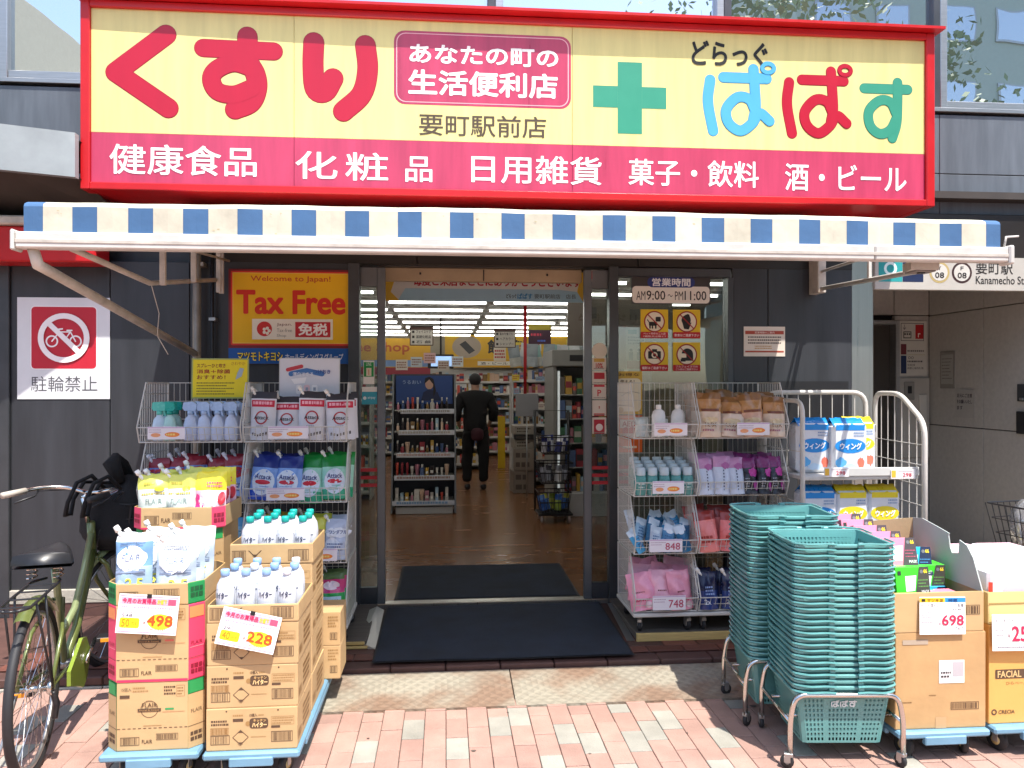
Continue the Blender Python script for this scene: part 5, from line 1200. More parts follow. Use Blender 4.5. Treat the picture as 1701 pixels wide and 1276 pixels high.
def f_tray(colr):
    def d(b, w, h): b.barcode(.062, .018, .135, .055, K, 1, 12, .002); b.text('FLAIR', .145, .024, .185, .04, K, 1, bold=.01); b.barcode(.195, .035, w-.085, .064, K, 1, 20, .0015)
    return d
def c_tray(i):
    def d(b, w, h):
        for q in range(2): b.lines(.01, .022+.024*q, w-.01, .042+.024*q, 1, i, 2, q+3, .85)
    return d
carton(-1.362, -.983, 3.20, 3.60, .714, .80, 'open carton tray with green corners holding blue and white pouches', f_tray(0), None, 'card_brown', .05, '#1f8a4a', open_=True, cstrip=c_tray('#14522c'))
# white labels on box sides
carton(-1.44, -1.045, 3.68, 4.04, .132, .40, 'cardboard box at the bottom of the rear pouch carton column', f_flair(False), None, ch=.05, corner='#2a8f50', cstrip=c_flair(False))
carton(-1.44, -1.045, 3.68, 4.04, .402, .66, 'cardboard box in the middle of the rear pouch carton column', f_flair(True), None, ch=.05, corner='#c89058', cstrip=c_flair(False))
carton(-1.438, -1.043, 3.68, 4.04, .662, .93, 'cardboard box with green patch under the rear pouch tray', f_flair(False), None, ch=.05, corner='#c89058', cstrip=c_flair(False))
carton(-1.445, -1.03, 3.67, 4.05, .932, 1.03, 'open carton tray with red corners holding yellow and pink pouches', lambda b, w, h: (b.R(.05, 0, w-.05, .008, '#e23a60', 1), b.barcode(.065, .02, .13, .062, K, 1, 12, .002), b.text('FLAIR', .14, .03, .18, .05, K, 1, bold=.01), b.barcode(.19, .045, .275, .075, K, 1, 20, .0015)), None, ch=.05, corner='#e0466a', open_=True, cstrip=c_tray('#8a1c34'))
# bleach cartons
def f_haiter(seed, top=True):
    def d(b, w, h):
        b.barcode(.018, .025, .092, .062, K, 1, 10, .002); b.barcode(.018, .064, .088, .092, '#8a6234', 1, 22, .0012); b.lines(.02, .098, .088, .124, 2, K, 1, seed, .6)
        cx = .135; b.poly([(cx-.032, .052), (cx, .022), (cx+.032, .052), (cx, .082)], .0009, K); b.poly([(cx-.028, .052), (cx, .0255), (cx+.028, .052), (cx, .0785)], .0018, 'card_brown')
        b.poly([(cx-.012, .033), (cx, .0225), (cx+.012, .033)], .0027, K); b.poly([(cx-.012, .071), (cx+.012, .071), (cx, .0815)], .0027, K)
        b.R(.105, .115, .145, .127, K, 1); b.text('15個入', .17, .133, .20, .146, K, 1, bold=.02); b.lines(.105, .133, .16, .146, 1, '#a07c4c', 1, 5); b.lines(.205, .134, .235, .144, 1, '#a07c4c', 1, 6)
        b.RR(.170, .086, .243, .127, .012, K, 1); b.text('キッチン', .185, .112, .235, .124, '#e2b878', 2, bold=.02); b.text('ハイター', .18, .090, .238, .111, '#f0cc90', 2, bold=.05); b.disc(.164, .106, .010, '#a07c4c', 1, 14)
        b.frame(.255, .098, w-.012, .132, .0012, '#a07c4c', 1); b.lines(.26, .10, w-.016, .13, 3, '#a07c4c', 1, seed+3, .45); b.R(.255, .086, .29, .095, K, 1); b.barcode(.255, .030, w-.018, .072, K, 1, 22, .002); b.lines(.175, .05, .235, .055, 1, '#a07c4c', 1, 3)
        for x in (.08, w-.075): b.disc(x, h-.012, .0035, K, 1, 10)
    return d
def s_haiter(b, w, h): b.barcode(.02, .03, .09, .06, '#8a6234', 1, 12, .002); b.lines(.12, .03, w-.05, .13, 4, '#8a6234', 1, 4, .5); b.disc(w*.5, h-.012, .003, K, 1, 8)
for j in range(3):
    carton(-.955+.002*j, -.598+.002*j, 3.17, 3.50, .132+.1705*j, .301+.1705*j, f'bleach carton in the front stack, {("lowest", "middle", "top closed")[j]} one', f_haiter(j), s_haiter, group='bleach cartons')
def f_ht(b, w, h): b.barcode(.01, .012, .07, .06, K, 1, 10, .002); b.barcode(w-.11, .012, w-.02, .062, K, 1, 16, .002); b.poly([(w*.3-.03, .06), (w*.3, .03), (w*.3+.03, .06), (w*.3+.025, .06), (w*.3, .035), (w*.3-.025, .06)], .0009, K); b.poly([(w*.3-.012, .042), (w*.3, .03), (w*.3+.012, .042)], .0018, K)
carton(-.95, -.592, 3.17, 3.50, .644, .715, 'open carton tray in the front holding bleach bottles with pale blue caps', f_ht, s_haiter if 0 else None, open_=True)
for j in range(4):
    carton(-.95, -.60, 3.53, 3.86, .132+.1655*j, .297+.1655*j, f'bleach carton in the second stack, {ORD[j]} from the bottom', f_haiter(j+5), s_haiter, group='bleach cartons')
carton(-.96, -.595, 3.53, 3.86, .796, .885, 'open carton tray behind holding bleach bottles with teal caps', f_ht, None, open_=True)
for j in range(2):
    carton(-.74, -.525, 3.90, 4.13, .132+.1655*j, .297+.1655*j, f'small carton at the back end of the bleach dolly, {("lower", "upper")[j]} one', lambda b, w, h: (b.barcode(w-.05, .03, w-.015, .065, K, 1, 6, .002), b.lines(w-.06, .09, w-.01, .15, 4, '#a07c4c', 1, 4, .5)), None)
# bleach bottles
def dH(b): wrapdecal(b, .036, 1, .75); b.RR(-.034, .074, .034, .118, .012, '#b8c6dc', 1); b.text('ハイター', -.029, .082, .029, .108, '#2c3654', 3, bold=.03); b.R(-.03, .072, .03, .076, '#4a5a8a', 2); b.warp = None
def hb(capc):
    bd = bottle([(.036, 0), (.039, .008), (.039, .10), (.034, .135), (.017, .165), (.015, .172)], '#ccd0d8g', 16, 1, .75, dH)
    c = MB(); c.lathe([(.0165, .170), (.018, .172), (.018, .192), (.015, .196)], (0, 0, 0), capc, 14); return bd, c.mesh('cap')
HB1 = hb('#8fb4e0g'); HB2 = hb('#18a79cg'); HB3 = hb('#dfe4ecg')
q = 0
for i in range(4):
    for k in range(3):
        item('bleach_bottle', HB3 if (i+k*2) % 4 == 3 else HB1, (-.895+.082*i+.012*(k % 2), 3.225+.095*k, .651), (0, 0, rn.uniform(-20, 20)), f'white pale-capped bleach bottle, {ORD[i]} from the left, {ORD[k]} row of the front tray', 'bottle', 'bleach bottles with pale caps')
        item('bleach_bottle', HB2, (-.885+.078*i+.010*(k % 2), 3.585+.095*k, .803), (0, 0, rn.uniform(-20, 20)), f'white teal-capped bleach bottle, {ORD[i]} from the left, {ORD[k]} row of the rear tray', 'bottle', 'bleach bottles with teal caps')
# pouches in the trays
def d_f1(b): blob(b, 0, .16, .06, .05, '#f4f6fa', 1, amp=.2); grect(b, -.06, .105, .06, .113, '#7c8aa4', 1.8); b.text('FLAIR', -.035, .15, .035, .175, '#5a6a8c', 3, bold=.01); b.lines(-.05, .205, .05, .225, 2, '#6f7f9c', 2, 4, .5); grect(b, -.06, .118, .06, .122, '#8ea0bc', 1.8); b.text('2.5', -.02, .045, .05, .085, '#e6e04a', 3, bold=.03); blob(b, -.04, .05, .03, .03, '#b4c4dc', 2, amp=.5)
PF = [pouch(.155, .26, .09, [(0, .8, '#b3c2d2g'), (.8, 1, '#e9ece8g')], d_f1, 90+i, wr=.010, spout='l') for i in range(2)]
PF2 = pouch(.155, .26, .09, [(0, .5, '#9db6ceg'), (.5, .85, '#6f96beg'), (.85, 1, '#dfe4e8g')], d_f1, 93, wr=.012, spout='l')
for i, (x, P) in enumerate(((-1.27, PF2), (-1.105, PF[0]))):
    for k in range(3): item('softener_pouch', P if k == 0 else PF[1], (x+.006*k, 3.265+.11*k, .722), (-7, 0, rn.uniform(-4, 4)), f'{"blue" if P is PF2 else "white"} softener pouch, front tray, {"left" if i == 0 else "right"} column, {ORD[k]} from the front', 'pouch', 'softener pouches in the front tray')
def d_f2(b): grect(b, -.06, .07, .06, .082, '#7f9490', 1); b.text('FLAIR', -.03, .10, .04, .125, '#8a9c98', 2, bold=.01); b.lines(-.05, .14, .05, .155, 1, '#b8a040', 1.2, 8, .6); b.lines(-.03, .03, .04, .055, 2, '#c4ccd0', 1, 4, .5); blob(b, .03, .17, .02, .012, '#f0e040', 1.5); b.lines(-.04, .19, .03, .205, 1, '#c8b850', 1.2, 6, .6)
def d_f3(b): blob(b, -.05, .07, .03, .07, '#e62a86', 1, amp=.4); blob(b, .0, .11, .045, .05, '#f6eef2', 1.8); b.lines(-.01, .17, .06, .20, 2, '#e8607c', 2, 4, .6); grect(b, -.04, .07, .04, .078, '#b8a0a8', 2.6); blob(b, .06, .12, .016, .03, '#c8283a', 2); blob(b, .05, .05, .02, .025, '#e0502a', 2)
PG = [pouch(.15, .24, .09, [(0, .72, '#c4ccc6g'), (.72, 1, '#d8d860g')], d_f2, 95+i, wr=.009, spout='l') for i in range(2)]
PG3 = pouch(.155, .245, .09, [(0, .62, '#f2c4d8g'), (.62, 1, '#eee03ag')], d_f3, 98, wr=.009)
for i, (x, P, c) in enumerate(((-1.355, PG[0], 'white and yellow'), (-1.235, PG[1], 'white and yellow'), (-1.11, PG3, 'pink and yellow'))):
    for k in range(3): item('softener_pouch', P, (x, 3.735+.10*k, .942), (-5, 0, rn.uniform(-4, 4)), f'{c} softener pouch, rear tray, {ORD[i]} from the left, {ORD[k]} from the front', 'pouch', 'softener pouches in the rear tray')
def d_price(big, pct, was, tax):
    def d(b, w, h):
        b.frame(.006, .006, w-.006, h-.006, .0022, '#d87a94', 1); b.R(.01, h-.038, w-.01, h-.012, '#f0a4b8', 1); b.text('今月のお買得品', .014, h-.035, w*.62, h-.015, '#c62a5c', 2, bold=.03); b.text('お値下', w*.64, h-.035, w*.8, h-.015, '#e8c43a', 2, bold=.03); b.R(w*.82, h-.036, w-.012, h-.014, '#e0506e', 2)
        b.lines(.014, h-.056, w-.02, h-.042, 1, '#a890b0', 1, 4, .4); b.lines(.014, h*.5, w*.4, h*.58, 1, '#a8a0a8', 1, 6, .4)
        b.text(was, .018, h*.42, w*.25, h*.50, '#55505a', 1); b.RR(.012, h*.14, w*.38, h*.40, .008, '#f4dc1e', 1); b.text(pct, .02, h*.17, w*.22, h*.37, '#c8861e', 2, bold=.02); b.text('円引', w*.24, h*.19, w*.36, h*.30, '#c8861e', 2)
        b.disc(w*.72, h*.33, w*.21, '#f4e02a', 1, 20, h*.2); b.text(big, w*.50, h*.22, w*.93, h*.50, '#d0501e', 3, bold=.035, res=3); b.text('¥', w*.44, h*.24, w*.48, h*.34, '#8a4a2a', 2); b.text(tax, w*.56, h*.10, w*.82, h*.16, '#a87a3a', 2)
        b.R(w*.46, h-.012, w*.54, h+.004, 'black_plastic', 4)
    return d
card('price_sign', 'tilted white price sign reading 498 on the front pouch tray', 'price sign', -1.302, 3.165, .618, .232, .152, d_price('498', '50', '548', '税込¥547'), roll=-4.5, pitch=-6, m='#f6eef0', t=.002)
card('price_sign', 'tilted white price sign reading 228 on the front bleach tray', 'price sign', -.912, 3.135, .575, .232, .145, d_price('228', '40', '290', '税込¥250'), roll=-13, pitch=-8, m='#f6eef0', t=.002)
# mask cartons
def f_mask1(b, w, h): b.R(w*.48, h*.47, w*.76, h*.71, '#f2f0ee', 1); b.R(w*.63, h*.54, w*.75, h*.69, '#b9b4b8', 2); b.lines(w*.5, h*.52, w*.61, h*.60, 2, '#4a4648', 2, 4, .55); b.barcode(w*.61, h*.19, w*.92, h*.27, K, 1, 18, .002); b.lines(w*.08, h*.27, w*.18, h*.29, 1, '#7a5a34', 1, 4); b.lines(w*.37, h*.34, w*.48, h*.355, 1, '#7a5a34', 1, 5); b.R(w*.44, .0, w*.56, h*.12, 'kraft_tape', 1); b.R(w*.08, h*.88, w*.36, h*.93, '#b0a08c', 1)
carton(1.90, 2.305, 3.12, 3.62, .132, .54, 'large worn cardboard box under the mask tray', f_mask1, None, 'card_worn')
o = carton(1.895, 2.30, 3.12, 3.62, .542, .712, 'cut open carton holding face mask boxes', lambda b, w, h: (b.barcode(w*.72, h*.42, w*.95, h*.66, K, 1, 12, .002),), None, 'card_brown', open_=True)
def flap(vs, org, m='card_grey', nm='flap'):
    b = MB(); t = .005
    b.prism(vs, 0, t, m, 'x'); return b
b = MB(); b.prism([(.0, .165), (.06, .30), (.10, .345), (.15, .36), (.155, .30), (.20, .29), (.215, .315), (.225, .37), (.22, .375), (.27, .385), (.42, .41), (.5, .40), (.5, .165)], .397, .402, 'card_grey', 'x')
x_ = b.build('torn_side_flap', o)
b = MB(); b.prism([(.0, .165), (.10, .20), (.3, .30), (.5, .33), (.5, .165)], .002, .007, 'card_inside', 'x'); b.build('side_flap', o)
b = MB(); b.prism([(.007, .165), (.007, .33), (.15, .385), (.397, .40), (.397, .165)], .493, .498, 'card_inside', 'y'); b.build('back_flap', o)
def maskbox(c, dark, deco):
    w, d, h = .155, .095, .125; b = MB(); b.cbox(0, w, 0, d, 0, h, c, .0015)
    b.T = Matrix.Translation((0, -.0004, 0)) @ FRONT
    b.poly([(w*.55, 0), (w, 0), (w, h), (w*.72, h)], .0009, dark); b.poly([(w*.28, h*.18), (w*.55, h*.2), (w*.62, h*.72), (w*.28, h*.7)], .0009, '#e9efe9'); b.disc(w*.78, h*.84, .008, '#6f7478', 2, 12); b.text('66', w*.84, h*.78, w*.95, h*.92, '#f0d83a', 2, bold=.05); b.text('MASK', w*.74, h*.12, w*.97, h*.22, '#e6e6e4', 2, bold=.03); b.lines(w*.66, h*.3, w*.96, h*.62, 3, deco, 2, 3, .3); b.R(w*.06, h*.74, w*.16, h*.88, '#2c3430', 2)
    b.T = Matrix(((1, 0, 0, 0), (0, 1, 0, 0), (0, 0, 1, h+.0004), (0, 0, 0, 1))); b.R(w*.1, d*.2, w*.5, d*.8, '#f0f0ec', 1) if 0 else None; b.lines(w*.1, d*.3, w*.5, d*.5, 1, '#f6e8ec', 1, 4, .5)
    return b.mesh('mask_box')
MK = {'pink': maskbox('#ee86a0', '#4a4348', '#c85a74'), 'green': maskbox('#3fd02c', '#44463e', '#6fae5a'), 'light blue': maskbox('#25b4dc', '#1c2e4c', '#4a9ad0')}
for i in range(5):      # pink boxes ranked from front to back on the left
    item('mask_box', MK['pink'], (1.925-.014*i, 3.245+.088*i, .795+.012*i), (-16, 0, -3), f'pink face mask box, {ORD[i]} of the pink ones counted from the front', 'mask box', 'face mask boxes')
item('mask_box', MK['green'], (1.925, 3.145, .686), (-8, 0, 3), 'bright green face mask box at the front of the cut open carton', 'mask box')
item('mask_box', MK['light blue'], (2.045, 3.33, .735), (-14, 0, -6), 'light blue face mask box standing beside the pink ones', 'mask box')
item('mask_box', MK['light blue'], (2.085, 3.165, .625), (-52, 14, -6), 'light blue face mask box lying in front of the standing blue one', 'mask box')
for i in range(3):
    for j in range(2):
        item('mask_box', MK[('pink', 'light blue', 'green')[i]], (1.92+.17*j+.01*i, 3.16+.13*i+.01*j, .56), (0, 0, 2), f'{("pink", "light blue", "green")[i]} face mask box lying deep in the carton, {("left", "right")[j]} side', 'mask box', 'face mask boxes')
        if i: item('mask_box', MK[('pink', 'light blue', 'green')[(i+j) % 3]], (1.92+.17*j+.01*i, 3.18+.13*i+.01*j, .688 if j == 0 else .655), (0, 0, -2), f'{("pink", "light blue", "green")[(i+j)%3]} face mask box in the hidden middle layer, {("left", "right")[j]} side, {ORD[i-1]} row', 'mask box', 'face mask boxes')
def d_698(b, w, h):
    b.R(.0, h-.022, w*.55, h-.004, '#eec62a', 1); b.R(w*.55, h-.022, w, h-.004, '#2a8fce', 1); b.text('マツキヨ', w*.16, h-.02, w*.5, h-.007, '#8a5a1c', 2, bold=.03); b.text('特選', w*.62, h-.02, w*.82, h-.007, '#1c4a86', 2, bold=.03); b.R(.008, h-.019, w*.12, h-.008, '#2c2a28', 2)
    b.text('かくれ蒸れにくいマスク 各種', .006, h-.044, w*.96, h-.028, '#55505a', 1); b.text('66枚', w*.72, h-.058, w*.92, h-.048, '#55505a', 1); b.lines(.006, h*.3, w*.3, h*.62, 5, '#8a8690', 1, 4, .35); b.text('¥', w*.42, h*.24, w*.46, h*.34, '#8a4a5a', 1); b.text('698', w*.48, h*.24, w*.96, h*.52, '#c02850', 2, bold=.03, res=3); b.text('767', w*.76, h*.12, w*.95, h*.20, '#7a7680', 1)
card('price_sign', 'white price sign reading 698 on the mask carton', 'price sign', 2.0, 3.105, .538, .205, .158, d_698, roll=-1, pitch=-2, m='#f4f4f2', t=.002)
# tissue carton
def f_tis(b, w, h): b.RR(.03, h-.235, w*.9, h-.195, .004, K, 1); b.text('FACIAL', .04, h-.230, .15, h-.200, '#e0bb80', 2, bold=.03); b.text('TISSUE', .17, h-.230, w*.85, h-.200, '#e0bb80', 2, bold=.03); b.text('ひらペーパー', .08, h-.262, .20, h-.248, '#7a5a34', 1); b.ring(.025, .05, .007, .013, K, 1, 14); b.text('CRECIA', .045, .042, .12, .058, K, 1, bold=.02)
carton(2.335, 2.80, 3.14, 3.62, .132, .56, 'tissue carton printed FACIAL at the right edge', f_tis, None, '#dda75c')
carton(2.335, 2.80, 3.14, 3.62, .562, .70, 'open tissue tray at the right edge under the white packs', lambda b, w, h: b.R(0, h*.62, w, h*.66, '#a88a50', 1), None, '#d9c486', open_=True)
def tis(seed):
    b = MB(); n = 8; b.cbox(0, .225, 0, .11, 0, .22, '#ece9eag', .012); b.T = Matrix.Translation((0, -.0005, 0)) @ FRONT; b.R(.0, .08, .02, .17, '#d8402e', 1); blob(b, .12, .12, .05, .05, '#f0c4d0', 1, amp=.5, seed=seed); b.lines(.06, .05, .2, .08, 2, '#c8a0b4', 1, 4, .4); b.T = None; b.cbox(.02, .20, .02, .09, .22, .224, '#f6c8d4g', .002); return b.mesh('tissue_pack')
TP = tis(2)
for i in range(2):
    for k in range(4): item('tissue_pack', TP, (2.345+.228*i, 3.155+.113*k, .57+.008*k), (0, 0, rn.uniform(-1, 1)), f'white tissue pack at the right edge, {"left" if i == 0 else "right"} column, {ORD[k]} from the front', 'tissue pack', 'tissue packs')
def d_25(b, w, h): b.text('エルモアティシュー', .012, h-.035, w*.8, h-.02, '#6a6670', 1); b.lines(.012, h*.4, w*.25, h*.6, 3, '#8a8690', 1, 4, .35); b.text('¥', w*.32, h*.35, w*.37, h*.48, '#8a4a5a', 1); b.text('258', w*.40, h*.26, w*.92, h*.68, '#c02850', 2, bold=.03, res=3); b.lines(w*.1, .01, w*.8, .022, 1, '#8a8690', 1, 7, .5)
card('price_sign', 'white price sign starting with 25 at the right edge', 'price sign', 2.335, 3.115, .455, .22, .155, d_25, roll=-1, pitch=-3, m='#f4f4f2', t=.002)

# ================================================================ SHOPPING BASKETS
def basket_meshes():
    W, D, H = .425, .355, .225; w2, d2 = .335, .275; m = 'basket_teal'
    def rr(w, d, r, z, n=3):
        p = []
        for cx, cy, a0 in ((w/2-r, -d/2+r, -90), (w/2-r, d/2-r, 0), (-w/2+r, d/2-r, 90), (-w/2+r, -d/2+r, 180)):
            for i in range(n+1): a = R_(a0+90*i/n); p.append((cx+r*math.cos(a), cy+r*math.sin(a), z))
        return p
    b = MB()
    def wallpt(side, u, v):      # side 0 front,1 right,2 back,3 left ; u 0..1 along, v 0..1 up
        w = w2+(W-.03-w2)*v; d = d2+(D-.03-d2)*v; z = H*v-.0
        c = 1-.0
        if side == 0: return Vector((-w/2+.02+(w-.04)*u, -d/2, z))
        if side == 2: return Vector((w/2-.02-(w-.04)*u, d/2, z))
        if side == 1: return Vector((w/2, -d/2+.02+(d-.04)*u, z))
        return Vector((-w/2, d/2-.02-(d-.04)*u, z))
    NV = 9
    for side in range(4):
        NU = 20 if side in (0, 2) else 15
        N = (Vector((0, -1, 0)), Vector((1, 0, 0)), Vector((0, 1, 0)), Vector((-1, 0, 0)))[side]
        us = [i/NU for i in range(NU+1)]; vs_ = [.03+.84*j/NV for j in range(NV+1)]
        def q(u0, u1, v0, v1, off=0):
            p = [wallpt(side, u0, v0), wallpt(side, u1, v0), wallpt(side, u1, v1), wallpt(side, u0, v1)]
            if off: p = [a+N*off for a in p]
            b.add(p, [(0, 1, 2, 3)], m)
        solid = (lambda i, j: side == 0 and 5 <= i < 15 and j >= NV-2) 
        for j in range(NV):
            for i in range(NU):
                u0, u1, v0, v1 = us[i], us[i+1], vs_[j], vs_[j+1]
                if solid(i, j): q(u0, u1, v0, v1, .001); continue
                if side == 0 and i in (5, 14): q(u0, u1, v0, v1); continue
                du = (u1-u0)*.24; dv = (v1-v0)*.2
                # frame of the cell, hole left open
                q(u0, u0+du, v0, v1); q(u1-du, u1, v0, v1); q(u0+du, u1-du, v0, v0+dv); q(u0+du, u1-du, v1-dv, v1)
        q(0, 1, 0, .03); q(0, 1, .87, 1.0)
    # corners
    for (sa, ua, sb, ub) in ((0, 1, 1, 0), (1, 1, 2, 0), (2, 1, 3, 0), (3, 1, 0, 0)):
        A0, A1 = wallpt(sa, ua, 0), wallpt(sa, ua, 1); B0, B1 = wallpt(sb, ub, 0), wallpt(sb, ub, 1)
        for k in range(1):
            M0 = (A0+B0)/2; M1 = (A1+B1)/2; o = Vector((M0.x, M0.y, 0)).normalized()*.008
            b.add([A0, M0+o, M1+o, A1], [(0, 1, 2, 3)], m, True); b.add([M0+o, B0, B1, M1+o], [(0, 1, 2, 3)], m, True)
    b.add([(x, y, .001) for x, y, z in rr(w2, d2, .02, 0)], [tuple(range(16))], m)
    # rolled rim
    outer = rr(W, D, .035, H-.004); 
    prof = [(0, H), (.0, H-.010), (-.012, H-.012), (-.012, H-.003)]
    P0 = rr(W-.026, D-.026, .026, H); P1 = rr(W-.012, D-.012, .032, H+.003); P2 = rr(W, D, .036, H-.001); P3 = rr(W, D, .036, H-.010)
    vs = P0+P1+P2+P3
    for L in range(3):
        for i in range(16): a = L*16+i; c = L*16+(i+1) % 16; b.add([vs[a], vs[c], vs[c+16], vs[a+16]], [(0, 1, 2, 3)], m, True)
    body = b.mesh('shopping_basket')
    hs = []
    for s in (-1, 1):     # four fold-down handle halves lying on the rim
        for t in (-1, 1):
            h = MB(); y0 = s*(D/2+.004); zz = H+.006
            pts = arc([(t*.045, y0+s*.010, zz-.001), (t*.085, y0+s*.012, zz+.003), (t*.16, y0+s*.012, zz), (t*(W/2+.002), y0-s*.02, zz), (t*(W/2+.006), y0-s*.12, zz-.002)], .02, 3)
            h.tube(pts, .0048, m, 5); h.cbox(t*.062-.012, t*.062+.012, y0-.006, y0+.010, H-.014, H+.010, m, .003)
            hs.append(h.mesh('handle'))
    return [body]+hs
BK = basket_meshes()
PAP = [(6, PA[4][1]), (14, [(9, 74), (6, 45), (13, 7)]), (14, [(27, 78), (86, 78)]), (14, [(68, 90), (71, 40), (68, 24)]), (14, [(70, 36), (46, 52), (31, 36), (34, 18), (50, 8), (66, 18), (76, 32), (90, 22)])]
def stack(cx, cy, n, label_s, cartlab, yaw=-5, z0=.085):
    ct = empty('basket_cart', (cx, cy, 0), yaw, cartlab, 'basket cart')
    for s in (-1, 1):
        b = MB(); yy = s*.185; zt = .305
        b.tube(arc([(-.235, yy, .055), (-.235, yy, .20), (-.215, yy, zt), (.215, yy, zt), (.235, yy, .20), (.235, yy, .055)], .07), .011, 'chrome', 10); b.build('leg_frame', ct)
        for sx in (-1, 1):
            o = bpy.data.objects.new('castor', CASTOR); C.objects.link(o); o.parent = ct; o.location = (sx*.235, yy, 0); o.rotation_euler = (0, 0, R_(rn.uniform(-80, 80))); o.scale = (.85, .85, .85)
    b = MB(); 
    for s in (-1, 1): b.tube([(s*.232, -.185, .19), (s*.232, .185, .19)], .008, 'chrome', 8)
    b.tube([(-.232, -.1, .185), (.232, -.1, .185)], .006, 'chrome', 6); b.tube([(-.232, .1, .185), (.232, .1, .185)], .006, 'chrome', 6); b.build('rail', ct)
    T = Matrix.Translation((cx, cy, 0)) @ Matrix.Rotation(R_(yaw), 4, 'Z')
    for i in range(n):
        top = n-1-i; dz = z0+.0247*i
        o = item('shopping_basket', BK, T @ Vector((rn.uniform(-.002, .002), rn.uniform(-.002, .002), dz)), (rn.uniform(-.12, .12), rn.uniform(-.12, .12), yaw+rn.uniform(-.7, .7)), f'teal shopping basket, {ORD[top]} from the top of the {label_s} stack' if i else f'teal basket at the bottom of the {label_s} stack between the chrome legs', 'shopping basket', f'baskets of the {label_s} stack', ('handle',))
        if i == 0:
            b = MB(); b.T = Matrix.Translation((0, -.1585, .150)) @ Matrix.Rotation(R_(6.3), 4, 'X') @ Matrix(((1, 0, 0, 0), (0, 0, -1, 0), (0, 1, 0, 0), (0, 0, 0, 1)))
            for g_, ox in enumerate((-.055, -.018, .019)):
                for q_, (wd, pts) in enumerate(PAP if g_ < 2 else [(17, [(9, 82), (91, 82)]), (17, [(72, 92), (72, 60), (70, 30), (62, 8)]), (17, [(70, 44), (38, 64), (18, 48), (20, 26), (38, 14), (58, 20), (70, 38)])]):
                    cl_ = len(pts) > 8 and pts[0] == pts[-1]
                    b.stroke([(ox+p[0]*.00034, .010+p[1]*.0003) for p in (pts[:-1] if cl_ else pts)], wd*.00036, '#cfdcdc', 1+q_*.4, closed=cl_, ramp=.0003)
            b.build('lettering', o)
stack(1.679, 3.262, 26, 'front', 'chrome wheeled cart under the front stack of teal baskets')
stack(1.645, 3.66, 28, 'rear', 'chrome wheeled cart under the rear stack of teal baskets')
# ================================================================ INSIDE THE SHOP
def d_ban(b, w, h):
    b.R(0, 0, w, h, '#e4e1d8', 1); b.poly([(0, 0), (w, 0), (w, h*.32), (w*.86, h*.42), (.16, h*.42), (.10, 0)], .0018, '#a9cfe0'); b.poly([(0, 0), (.12, 0), (.05, h*.3), (.10, h*.95), (0, h)], .0027, '#e4b83a'); b.poly([(w, h), (w-.04, h), (w-.07, h*.35), (w-.02, 0), (w, 0)], .0027, '#e4b83a')
    b.text('毎度ご来店まことにありがとうございます', .22, h*.50, w-.04, h*.86, '#b81c2e', 5, bold=.03); b.text('どらっぐ', w*.60, h*.12, w*.65, h*.27, '#3a3436', 4, bold=.02); b.text('ぱぱす', w*.655, h*.10, w*.73, h*.29, '#2a86c0', 4, bold=.03); b.text('要町駅前店　店長', w*.74, h*.12, w*.95, h*.27, '#4a4648', 4)
card('hanging_banner', 'long white and blue welcome banner with red letters hanging inside the doors', 'banner', -.47, 5.95, 2.235, 1.56, .235, d_ban, m='#e4e1d8', t=.004)
goods_cols = ['#c9c4bc', '#9a3a44', '#d8b8a0', '#5a6f9a', '#2f4a78', '#8a6a3c', '#c9a24a', '#e0dcd4', '#b87a8a', '#4a7a5a', '#77706a', '#3a3436', '#a8c4d4', '#d0584a']
def small(kind, c, i):
    b = MB(); w_, d_, h_ = (.035+.012*(i % 3), .03, .09+.02*(i % 4))
    if kind == 0: b.cbox(-w_/2, w_/2, -d_/2, d_/2, 0, h_, c+'g', .002); b.T = Matrix.Translation((0, -d_/2-.0005, 0)) @ FRONT; b.R(-w_*.35, h_*.3, w_*.35, h_*.6, '#e4e0d8', 1)
    elif kind == 1: b.lathe([(w_*.42, 0), (w_*.45, .005), (w_*.45, h_*.62), (w_*.2, h_*.75)], (0, 0, 0), c+'g', 10); b.lathe([(w_*.22, h_*.75), (w_*.22, h_)], (0, 0, 0), '#d8d4cc', 8)
    else: b.lathe([(w_*.18, 0), (w_*.3, .02), (w_*.45, h_*.9), (w_*.45, h_)], (0, 0, 0), c+'g', 10)
    return b.mesh(('carton', 'bottle', 'tube')[kind])
SM = {(k, c, i): small(k, c, i) for k in range(3) for c in goods_cols for i in range(4) if (goods_cols.index(c)+k+i) % 3 == 0}
SK = list(SM.items())
def goods_bulk(name, x0, x1, y, z, hmax, seed, label, rows=2, step=.055, dirx=True, parent=None):
    """very many small goods on a far shelf, joined"""
    rn = random.Random(seed); b = MB(); p = x0
    while p < x1:
        w_ = rn.uniform(.6, 1.3)*step; c = rn.choice(goods_cols); h_ = hmax*rn.uniform(.55, .95)
        for _ in range(1):
            q = (p+.003, min(p+w_-.003, x1), y, y+.12, z, z+h_) if dirx else (y, y+.12, p+.003, min(p+w_-.003, x1), z, z+h_)
            b.cbox(*q, c, .003)
            if rn.random() < .7:
                cc = rn.choice(goods_cols)
                if dirx: b.box(q[0]+.004, q[1]-.004, y-.002, y, z+h_*.35, z+h_*.7, cc)
                else: b.box(y-.002, y, q[2]+.004, q[3]-.004, z+h_*.35, z+h_*.7, cc)
        p += w_
    return b
